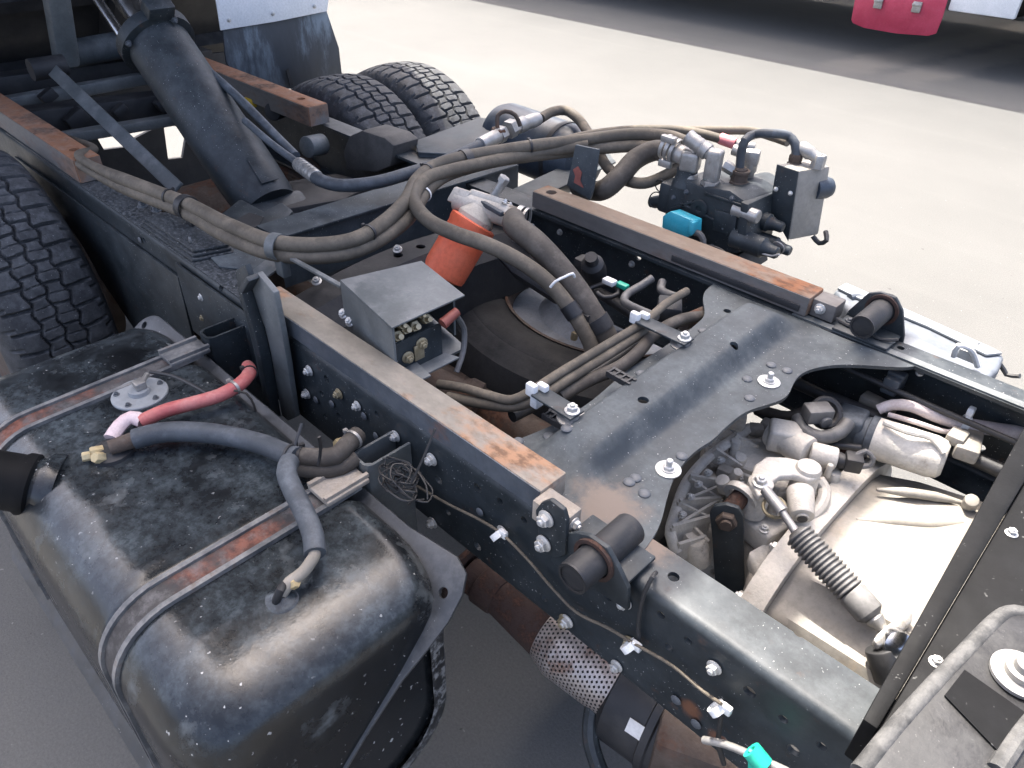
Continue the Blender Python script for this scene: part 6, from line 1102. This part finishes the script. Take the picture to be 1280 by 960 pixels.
# lever arm with its rounded ends
def slab(bm, pts, th, bev): return prism(bm, pts, (0, 0, -th), bev, 3)
bm = B(); slab(bm, [(-0.3465, -0.0431, 0.7250), (-0.3604, 0.0000, 0.7250), (-0.3572, 0.0332, 0.7250), (-0.3291, 0.0589, 0.7250), (-0.3001, 0.0706, 0.7250), (-0.2766, 0.0712, 0.7250), (-0.2643, 0.0520, 0.7250), (-0.2742, 0.0307, 0.7250), (-0.2973, 0.0269, 0.7250), (-0.3158, 0.0052, 0.7250), (-0.3186, -0.0202, 0.7250), (-0.3080, -0.0503, 0.7250), (-0.3164, -0.0669, 0.7250)], 0.016, 0.004); lv = obj('shift_arm', bm, ALU, gb)
bm = B(); q = v3([(-0.2884, 0.0549, 0.7220)][0]); lathe(bm, q, (0, 0, 1), [(-0.05, 0.024), (0.004, 0.022), (0.010, 0.020), (0.012, 0.013), (0.013, 0.0)], 26); obj('arm_pivot', bm, ALU, lv)
bm = B(); q = v3([(-0.3302, -0.0332, 0.7220)][0]); lathe(bm, q, (0, 0, 1), [(-0.07, 0.022), (0.002, 0.021), (0.006, 0.016)], 26); obj('arm_pivot', bm, ALU, lv)
fast('bolt', [(-0.3289, -0.0407, 0.7280)][0], (0, 0, 1), 0.013, lv)
bm = B(); a = v3([(-0.2826, 0.0256, 0.7000)][0]); cyl(bm, a, a+Vector((0.03, -0.045, -0.012)), 0.023, 0.021, 26, 0.004); cyl(bm, a+Vector((0.029, -0.0435, -0.0115)), a+Vector((0.032, -0.048, -0.0128)), 0.012, 0.011, 20); bs = obj('port_boss', bm, ALU, gb)
bm = B(); a2 = a+Vector((0.0312, -0.0468, -0.0125)); cyl(bm, a2, a2+Vector((0.003, -0.0045, -0.0012))*0.6, 0.0085, None, 16); obj('port_bore', bm, BLK, bs)
bm = B(); tube(bm, [(-0.2751, 0.0822, 0.6900), (-0.2588, 0.0790, 0.6800), (-0.2473, 0.0488, 0.6700), (-0.2535, 0.0129, 0.6600), (-0.2662, -0.0119, 0.6550)], 0.012, 10); obj('cast_ridge', bm, ALU, gb)
bm = B()
for p, a, L_, r0 in (([(-0.3971, 0.0100, 0.6550)][0], (0.3, -0.1, 1), 0.03, 0.010), ([(-0.3899, -0.0256, 0.6600)][0], (-0.2, -0.3, 0.8), 0.03, 0.014), ([(-0.2708, 0.1134, 0.6800)][0], (0, 0, 1), 0.03, 0.006), ([(-0.4411, 0.0921, 0.6550)][0], (0, 0, 1), 0.02, 0.011), ([(-0.3002, -0.0130, 0.6600)][0], (0, 0, 1), 0.02, 0.014), ([(-0.2655, 0.1369, 0.6600)][0], (0, 0, 1), 0.02, 0.013)): bm = B(); cyl(bm, p, v3(p)+Vector(a).normalized()*L_, r0, r0*0.9, 14, 0.002); obj('cast_boss', bm, ALU, gb)
for p in [(-0.4378, 0.1664, 0.6600), (-0.4250, 0.1887, 0.6650), (-0.4088, 0.1997, 0.6600), (-0.4201, 0.0247, 0.6500), (-0.3619, -0.0057, 0.6500)]: bm = B(); box(bm, p, (0.028, 0.022, 0.022), Matrix.Rotation(random.random(), 3, 'Z'), 0.004); obj('cast_lug', bm, ALUW, gb)
bm = B(); box(bm, [(-0.4638, 0.0943, 0.7200)][0], (0.055, 0.05, 0.035), Matrix.Rotation(0.5, 3, 'Z'), 0.008); obj('front_lug', bm, ALUW, gb)
bm = B(); prism(bm, [(-0.4925, 0.0581, 0.6600), (-0.4859, 0.1348, 0.6600), (-0.4486, 0.1237, 0.6600), (-0.4454, 0.0597, 0.6600), (-0.4594, 0.0259, 0.6600)], (0, 0, -0.08), 0.006); obj('case_ear', bm, ALUD, gb)
for p in [(-0.3916, 0.0336, 0.6430), (-0.3357, -0.0258, 0.6430), (-0.2976, -0.0463, 0.6430), (-0.2791, 0.0044, 0.6430), (-0.2721, 0.0901, 0.6430), (-0.2855, 0.1729, 0.6430), (-0.3336, 0.2218, 0.6430), (-0.3903, 0.2158, 0.6430), (-0.4378, 0.1424, 0.6430), (-0.3852, -0.0136, 0.6430)]: fast('bolt', p, (0, 0, 1), 0.009, gb)
for a, b in zip([(-0.3867, 0.0400, 0.6420), (-0.3381, 0.0069, 0.6420), (-0.2913, -0.0012, 0.6420), (-0.2800, 0.0661, 0.6420), (-0.3659, 0.1610, 0.6600), (-0.4081, 0.1447, 0.6600)], [(-0.3126, 0.0301, 0.6600), (-0.3074, 0.0498, 0.6600), (-0.2826, 0.0466, 0.6600), (-0.2784, 0.1059, 0.6600), (-0.3148, 0.1739, 0.6600), (-0.3705, 0.1697, 0.6600)]):
    bm = B(); bar(bm, a, b, 0.008, 0.03, (0, 0, 1), 0.003); obj('cast_web', bm, ALU, gb)
for p, r0 in zip([(-0.4131, 0.0636, 0.6600), (-0.2799, 0.0145, 0.6550), (-0.2594, 0.0422, 0.6500), (-0.3206, 0.0451, 0.6600), (-0.3494, -0.0271, 0.6500)], (0.012, 0.014, 0.011, 0.016, 0.013)):
    bm = B(); lathe(bm, p, (0.1, -0.2, 1), [(-0.03, r0*1.2), (0.006, r0), (0.010, r0*0.85), (0.0101, r0*0.5)], 18); obj('cast_boss', bm, ALU, gb)
for a in [(-0.4291, -0.0538, 0.6520), (-0.4242, -0.0850, 0.6450), (-0.4311, -0.0201, 0.6560), (-0.4314, 0.0228, 0.6600), (-0.4173, -0.1159, 0.6280)]: fast('bolt', v3(a)+Vector((0.0, 0.0, 0.012)), (-0.4, -0.3, 0.8), 0.008, gb)
# lower cast web towards the photographer
bm = B(); prism(bm, [(-0.2920, -0.0842, 0.6000), (-0.2891, -0.0236, 0.6200), (-0.2398, -0.0058, 0.6000), (-0.2248, -0.0909, 0.5700), (-0.2358, -0.1391, 0.5400)], (0, 0, -0.1), 0.012, 3); obj('lower_case', bm, ALUD, gb)
bm = B(); prism(bm, [(-0.2997, -0.0851, 0.6150), (-0.2839, -0.0353, 0.6250), (-0.2418, -0.0504, 0.6100), (-0.2372, -0.0856, 0.5900), (-0.2650, -0.0984, 0.5850)], (0, 0, -0.03), 0.006); lw = obj('support_bracket', bm, ALU, gb)
fast('bolt', [(-0.2549, -0.0879, 0.6180)][0], (0.2, -0.5, 0.8), 0.014, lw)
rl = random.Random(11)
for p in [(-0.3855, -0.1050, 0.5650), (-0.2550, -0.1051, 0.5400), (-0.2562, -0.0820, 0.5550), (-0.3786, -0.0972, 0.5900), (-0.4054, -0.1028, 0.5900), (-0.2392, -0.1207, 0.5300)]:
    bm = B(); rr_ = rl.uniform(0.012, 0.024); lathe(bm, v3(p)-Vector((0, 0, 0.05)), (rl.uniform(-.2, .2), rl.uniform(-.3, .1), 1), [(0, rr_*1.15), (0.05, rr_), (0.056, rr_*0.8)], 16); obj('cast_boss', bm, ALUD, gb)
for a, b in zip([(-0.4107, -0.0935, 0.5850), (-0.2723, -0.0927, 0.5500)], [(-0.3727, -0.0964, 0.5750), (-0.2390, -0.0832, 0.5500)]):
    bm = B(); bar(bm, a, b, 0.007, 0.05, (0, 0, 1), 0.002); obj('cast_web', bm, ALUD, gb)
# shaft and the black hanging lever
bm = B(); a, b = v3([(-0.3507, -0.0406, 0.6900)][0]), v3([(-0.3516, -0.0912, 0.6750)][0]); cyl(bm, a, b, 0.016, None, 20); sh = obj('selector_shaft', bm, DEEPRUST, gb)
bm = B(); ring(bm, a+(b-a)*0.15, b-a, 0.021, 0.012, 0.010, 24); obj('shaft_seal', bm, ALU, sh)
sl = thing('select_lever', 'navy flat lever hanging from the rusty shaft on the gearbox side', 'lever', [(-0.3137, -0.0909, 0.5000)][0])
n_ = Vector((0.30, -0.80, 0.35)).normalized(); xl = Vector((0.78, -0.55, 0.1)); 
hpos = v3([(-0.3487, -0.0922, 0.6720)][0])
vdown = (v3([(-0.3096, -0.0867, 0.5000)][0])-hpos).normalized(); side = vdown.cross(n_).normalized(); nn = side.cross(vdown).normalized(); nn = nn if nn.dot(v3((0, -1, 1.6))-hpos) > 0 else -nn
prof = [(-0.027, -0.010), (-0.020, -0.026), (0.0, -0.032), (0.020, -0.026), (0.028, -0.008), (0.026, 0.03), (0.022, 0.26), (-0.026, 0.26), (-0.027, 0.03)]
bm = B(); prism(bm, [hpos+side*u+vdown*v for u, v in prof], nn*0.010, 0.002); lb = obj('lever_plate', bm, NAVY, sl)
bm = B(); hexn(bm, hpos+nn*0.010, nn, 0.018, 0.012); cyl(bm, hpos+nn*0.01, hpos+nn*0.028, 0.010, None, 16); obj('nut', bm, BROWN, sl)

# ------------------------------------------------------------------ bell housing
bh = thing('bell_housing', 'large pale cast aluminium bell housing in sunlight at the right', 'bell housing', (-0.1, 0.08, 0.3))
cy, cz = 0.10, 0.285
def sup(r, a):
    c_, s_ = math.cos(a), math.sin(a)
    return cy+(0.03+r*0.86)*math.copysign(abs(c_)**0.66, c_), cz+r*abs(s_)**0.66
bm = B(); n = 72; rings = []
def brad(x, a):
    base = 0.345+0.05*(x+0.24)/0.3
    rib = 0.0
    for a0, w_ in ((62, 2.2), (76, 2.0), (92, 2.6), (112, 2.4), (128, 3.0), (146, 2.5)):
        dd_ = abs(math.degrees(a)-a0)/w_
        if dd_ < 1: rib = max(rib, 0.012*(1-dd_*dd_)*min(1, max(0, (0.05-abs(x+0.10)*0.35)/0.03)))
    flat = 0.012*math.cos(3*a+0.4)
    return base+rib+flat
for x in np.linspace(-0.222, 0.10, 34):
    rings.append([bm.verts.new((x, *sup(brad(x, PI*k/n), PI*k/n))) for k in range(n+1)])
for a, b in zip(rings, rings[1:]):
    for k in range(n): bm.faces.new((a[k], a[k+1], b[k+1], b[k]))
f0_ = bm.verts.new((-0.222, cy, cz))
for k in range(n): bm.faces.new((f0_, rings[0][k+1], rings[0][k]))
obj('shell', bm, ALUW, bh, 50)
for pts_, r0 in (([(-0.1988, 0.1840, 0.6500), (-0.1601, 0.2073, 0.6550), (-0.1139, 0.2341, 0.6570), (-0.0714, 0.2546, 0.6570)], 0.009), ([(-0.1940, 0.0883, 0.6450), (-0.1411, 0.1273, 0.6500), (-0.0934, 0.1625, 0.6520), (-0.0567, 0.2051, 0.6540)], 0.011), ([(-0.1811, 0.0080, 0.6370), (-0.1380, 0.0259, 0.6420), (-0.0954, 0.0367, 0.6410), (-0.0622, 0.0388, 0.6360)], 0.014)):
    bm = B(); tube(bm, pts_, lambda t, r0=r0: r0*min(1, 0.35+2.2*t, 0.35+2.2*(1-t)), 12); obj('cast_rib', bm, ALUW, bh)
bm = B(); cyl(bm, [(-0.0646, 0.2680, 0.6300)][0], v3([(-0.0630, 0.2353, 0.6550)][0])+Vector((0, 0, 0.03)), 0.013, 0.012, 18, 0.003); obj('cast_boss', bm, ALUW, bh)
# bolted joint flange between gearbox and bell housing
bm = B(); rings = []
for x, r0 in ((-0.262, 0.30), (-0.262, 0.375), (-0.238, 0.375), (-0.2225, 0.372), (-0.2225, 0.30)):
    rings.append([bm.verts.new((x, *sup(r0+0.012*math.cos(3*PI*k/n+0.4), PI*k/n))) for k in range(n+1)])
for a, b in zip(rings, rings[1:]):
    for k in range(n): bm.faces.new((a[k], a[k+1], b[k+1], b[k]))
jf = obj('joint_flange', bm, ALU, bh)
for a in (35, 60, 84, 108, 130, 150): fast('bolt', (-0.263, *sup(0.352, R(a))), (-1, 0, 0), 0.013, jf)
bm = B(); prism(bm, [(-0.1982, -0.0453, 0.5200), (-0.1363, -0.0548, 0.5000), (-0.0503, -0.0616, 0.4800), (-0.0403, -0.0362, 0.5000), (-0.1145, -0.0505, 0.5400), (-0.1832, -0.0378, 0.5600)], (0, 0, -0.03), 0.004); obj('side_web', bm, ALUW, bh)
bm = B(); prism(bm, [(-0.2129, -0.0509, 0.5000), (-0.1774, -0.0459, 0.5000), (-0.1191, -0.0546, 0.4900), (-0.1107, -0.0636, 0.4900), (-0.1426, -0.0752, 0.4800)], (0, 0, -0.05), 0.004); obj('side_foot', bm, ALU, bh)
bm = B(); prism(bm, [(-0.0752, -0.0279, 0.6300), (-0.0762, 0.0547, 0.6600), (-0.0539, 0.0562, 0.6600), (-0.0470, -0.0358, 0.6300)], (0, 0.02, -0.03), 0.004); obj('cable_bracket', bm, ALU, bh)
bm = B(); cyl(bm, [(-0.0986, -0.1336, 0.5600)][0], [(-0.0322, -0.1318, 0.5500)][0], 0.008, None, 12); obj('pipe', bm, ALUW, bh)

# ------------------------------------------------------------------ shift cable with rubber bellows
sc_b = thing('shift_cable', 'shift cable with black ribbed rubber boot from the gearbox arm', 'shift cable', [(-0.1856, -0.0732, 0.6800)][0])
s0, s1, s2, s3 = [v3(p) for p in [(-0.2382, -0.0853, 0.7150), (-0.1266, -0.1080, 0.6850), (-0.0870, -0.1159, 0.6720), (-0.0663, -0.1196, 0.6650)]]
bm = B(); L1 = (s1-s0).length; prof = [(0, 0.012), (0.004, 0.016)]
nb = 15
for k in range(nb):
    t0 = 0.006+(L1-0.006)*k/nb; dt = (L1-0.006)/nb
    prof += [(t0, 0.0200), (t0+dt*0.12, 0.0222), (t0+dt*0.30, 0.0234), (t0+dt*0.50, 0.0236), (t0+dt*0.64, 0.0225), (t0+dt*0.76, 0.0202)]
lathe(bm, s0, s1-s0, prof, 28); obj('bellows', bm, GREYPLASTIC, sc_b, 60)
bm = B(); lathe(bm, s1-(s2-s1)*0.02, s2-s1, [(0, 0.020), (0.004, 0.0225), ((s2-s1).length*0.9, 0.0225), ((s2-s1).length, 0.018), ((s2-s1).length+0.004, 0.012)], 28); obj('sleeve', bm, GREYPLASTIC, sc_b)
bm = B(); lathe(bm, s2, s3-s2, [(0, 0.012), (0.006, 0.014), (0.012, 0.012), (0.02, 0.008), (0.04, 0.008)], 18); obj('rod_neck', bm, ZINC, sc_b)
bm = B(); r0_, r1_ = v3([(-0.3129, -0.0565, 0.7350)][0]), v3([(-0.2703, -0.0718, 0.7250)][0]); cyl(bm, r0_, r1_, 0.009, 0.011, 14); cyl(bm, r1_, s0, 0.006, 0.007, 12); obj('rod', bm, ZINC, sc_b)
bm = B(); torus(bm, [(-0.2881, -0.0607, 0.7150)][0], (0.2, -0.4, 1), 0.018, 0.003, 18, 8); obj('keeper_ring', bm, BRASS, sc_b)
bm = B(); q = v3([(-0.0438, -0.1305, 0.6600)][0]); lathe(bm, q, (0.5, -0.5, 0.6), [(-0.022, 0.012), (-0.014, 0.022), (0, 0.026), (0.014, 0.022), (0.022, 0.01), (0.023, 0.0)], 24); obj('ball_joint', bm, CHROME, sc_b)
bm = B(); prism(bm, [(-0.0677, -0.1579, 0.6750), (-0.0689, -0.1439, 0.6750), (-0.0550, -0.0811, 0.6850), (-0.0443, -0.0784, 0.6850), (-0.0396, -0.0923, 0.6800), (-0.0548, -0.1514, 0.6700), (-0.0587, -0.1590, 0.6700)], (0, 0, -0.012), 0.003); obj('fork', bm, ZINC, sc_b)
bm = B(); cyl(bm, [(-0.0568, -0.1464, 0.6550)][0], [(-0.0268, -0.1579, 0.6200)][0], 0.022, None, 18, 0.003); obj('boot', bm, BLK, sc_b)

# ------------------------------------------------------------------ clutch booster cylinder and its clutter
bo = thing('booster_cylinder', 'fat pale metal booster cylinder with dark head beside the bell housing', 'booster cylinder', [(-0.2008, 0.3471, 0.6600)][0])
c0, c1 = v3([(-0.2568, 0.2701, 0.6900)][0]), v3([(-0.1306, 0.2865, 0.7000)][0]); cd = (c1-c0).normalized(); CL = (c1-c0).length
bm = B(); lathe(bm, c0, cd, [(0, 0.036), (0.004, 0.040), (CL*0.82, 0.040), (CL*0.95, 0.036), (CL*1.0, 0.028)], 36); obj('cylinder', bm, ALU, bo)
bm = B(); lathe(bm, c0+cd*0.005, -cd, [(0, 0.041), (0.012, 0.041), (0.014, 0.036), (0.03, 0.034)], 30); x_, y_, _ = frame_of(cd); box(bm, c0-cd*0.045+Vector((0, 0, 0.01)), (0.06, 0.06, 0.055), Matrix((x_, y_, cd)).transposed(), 0.008, 3); obj('head', bm, BLUEHOSE, bo)
bm = B(); box(bm, c0-cd*0.02+Vector((0, 0, -0.045)), (0.05, 0.06, 0.03), None, 0.006); obj('foot', bm, DEEPRUST, bo)
bm = B(); q = v3([(-0.1144, 0.3334, 0.7200)][0]); box(bm, q, (0.04, 0.075, 0.03), Matrix.Rotation(0.2, 3, 'Z'), 0.006); box(bm, q+Vector((-0.02, -0.01, 0.012)), (0.03, 0.04, 0.02), None, 0.004); obj('end_bracket', bm, ALUW, bo)
bm = B(); tube(bm, [(-0.2444, 0.2574, 0.7400), (-0.2008, 0.2541, 0.7450), (-0.1632, 0.2672, 0.7450), (-0.1360, 0.2638, 0.7300)], 0.006, 8); obj('feed_pipe', bm, ALU, bo)
bm = B(); bar(bm, [(-0.3217, 0.3689, 0.7000)][0], [(-0.2546, 0.3633, 0.7000)][0], 0.03, 0.02, (0, 0, 1), 0.004); obj('mount_strap', bm, ALUW, bo)
lo_ = hose('wiring_loom', 'pale taped wiring loom with a white clip past the booster cylinder', 'cable loom', [(-0.2724, 0.3105, 0.7250), (-0.2555, 0.3218, 0.7400), (-0.2252, 0.3368, 0.7450), (-0.1831, 0.3474, 0.7400), (-0.1383, 0.3684, 0.7350), (-0.0966, 0.3913, 0.7350), (-0.0391, 0.4274, 0.7350)], lambda t: 0.010+0.003*min(1, t*2), HARN)
bm = B(); q = v3([(-0.1378, 0.3689, 0.7370)][0]); ring(bm, q, (0.6, 0.2, -0.1), 0.0135, 0.012, 0.002, 20); box(bm, q+Vector((0, 0.008, 0.022)), (0.012, 0.016, 0.02), None, 0.003); obj('clip', bm, WHITE, lo_)
hose('wiring_loom', 'thin pinkish wires under the taped loom by the booster cylinder', 'cable loom', [(-0.2532, 0.3091, 0.7250), (-0.2052, 0.3187, 0.7280), (-0.1528, 0.3375, 0.7250), (-0.1394, 0.3559, 0.7300)], 0.005, HARN)
hose('air_hose', 'short thick grey elbow hose curving above the gearbox', 'hose', [(-0.3713, 0.1825, 0.7200), (-0.3488, 0.1600, 0.7150), (-0.3169, 0.1630, 0.7150), (-0.2963, 0.1987, 0.7200), (-0.2948, 0.2230, 0.7300)], 0.0135, GREYPLASTIC, n=16)
bm = B(); box(bm, [(-0.3424, 0.1883, 0.7450)][0], (0.05, 0.035, 0.03), Matrix.Rotation(0.9, 3, 'Z'), 0.005); cyl(bm, [(-0.3599, 0.2072, 0.7400)][0], [(-0.3183, 0.1834, 0.7350)][0], 0.012, None, 14, 0.002); tag(obj('cable_plug', bm, GREYPLASTIC), 'grey cable plug perched on the elbow hose', 'plug')
hose('wiring_loom', 'dark ribbed loom running in from under the wide cross member to the elbow hose', 'cable loom', [(-0.4843, 0.2256, 0.6600), (-0.4328, 0.2122, 0.6800), (-0.4008, 0.2126, 0.6900), (-0.3785, 0.2467, 0.7000)], 0.010, TAND)
hose('wiring_loom', 'thin dark cable loom crossing below the ribbed one', 'cable loom', [(-0.4716, 0.2301, 0.6500), (-0.4085, 0.2042, 0.6700), (-0.3704, 0.2082, 0.6800), (-0.3013, 0.1945, 0.6900), (-0.2590, 0.2216, 0.6900)], 0.0065, BLK)
bm = B(); torus(bm, [(-0.3357, 0.2132, 0.7350)][0], (0.5, -0.5, 0.7), 0.026, 0.007, 20, 8); tag(obj('ribbed_pipe', bm, BLK), 'black ribbed pipe loop between the plug and the booster head', 'pipe')
hose('brake_pipe', 'thin pipes running forward along the inside of the far rail', 'brake pipe', [(-0.4, 0.345, 0.76), (-0.2, 0.345, 0.757), (0.0, 0.345, 0.757), (0.3, 0.345, 0.757)], 0.006, DARK)
bm = B(); box(bm, [(-0.2752, 0.3662, 0.7600)][0], (0.03, 0.05, 0.035), None, 0.004); box(bm, v3([(-0.2752, 0.3662, 0.7600)][0])+Vector((0, 0, 0.02)), (0.032, 0.02, 0.01), None, 0.002); tag(obj('cable_clip', bm, BLUEHOSE), 'slate stepped cable clip inside the far rail behind the booster cylinder', 'clip')

# ------------------------------------------------------------------ cab rear mount: beam across the frame and bracket nearest the camera
cm = thing('cab_mount_beam', 'black beam across the frame ends with white bolts at the right edge', 'beam', (0.03, 0, 0.83))
bm = B(); prism(bm, [(-0.0205, -0.46, 0.90), (-0.052, 0.35, 0.90), (-0.011, 0.35, 0.90), (-0.006, -0.46, 0.90)], (0, 0, -0.07), 0.002); obj('beam', bm, BEAMBLK, cm)
bm = B(); prism(bm, [(-0.0055, -0.46, 0.893), (-0.0105, 0.35, 0.893), (0.22, 0.35, 0.893), (0.22, -0.46, 0.893)], (0, 0, -0.02), 0.002); pl = obj('flange_plate', bm, BEAMBLK, cm)
for p in [(0.0078, -0.3357, 0.8930), (0.0078, -0.0737, 0.8930)]: fast('bolt', p, (0, 0, 1), 0.0075, pl)
mb = thing('mount_bracket', 'worn black cast bracket with big washer bolt at the bottom right corner', 'bracket', (0.12, -0.4, 0.9))
ptsT = [(-0.0017, -0.5501, 0.9550), (0.0089, -0.4400, 0.9550), (0.0195, -0.3637, 0.9550), (0.0282, -0.3042, 0.9550), (0.0333, -0.2851, 0.9550), (0.0471, -0.2655, 0.9550), (0.1373, -0.2655, 0.9550), (0.1181, -0.4664, 0.9550), (0.0121, -0.5721, 0.9550)]
bm = B(); prism(bm, ptsT, (0.0, 0.0, -0.10), 0.006, 3); br = obj('bracket_body', bm, BRKT, mb)
rimp = [(-0.0005, -0.5493, 0.9500), (0.0052, -0.4907, 0.9500), (0.0130, -0.4305, 0.9500), (0.0243, -0.3541, 0.9500), (0.0330, -0.2984, 0.9500), (0.0376, -0.2798, 0.9500), (0.0457, -0.2673, 0.9500), (0.0656, -0.2558, 0.9500)]
bm = B(); tube(bm, rimp, 0.0085, 12); obj('raised_rim', bm, RIMWORN, mb)
bm = B(); prism(bm, [(0.0257, -0.4266, 0.9562), (0.0298, -0.3846, 0.9562), (0.0985, -0.3925, 0.9562), (0.0878, -0.4448, 0.9562), (0.0776, -0.4479, 0.9562)], (0, 0, 0.0015)); obj('shadow_patch', bm, BEAMBLK, mb)  # thin dark sheet standing in for a cast shadow on the bracket top
bm = B(); tube(bm, [(0.0954, -0.3774, 0.9540), (0.0891, -0.4161, 0.9540), (0.0840, -0.4667, 0.9540)], 0.009, 10); obj('raised_rim', bm, RIMWORN, mb)
bm = B(); q = v3([(0.0705, -0.3529, 0.9570)][0]); lathe(bm, q, (0, 0, 1), [(0, 0.027), (0.004, 0.027), (0.005, 0.016), (0.012, 0.016), (0.013, 0.011), (0.02, 0.010)], 30); obj('washer_bolt', bm, ZINC, mb)
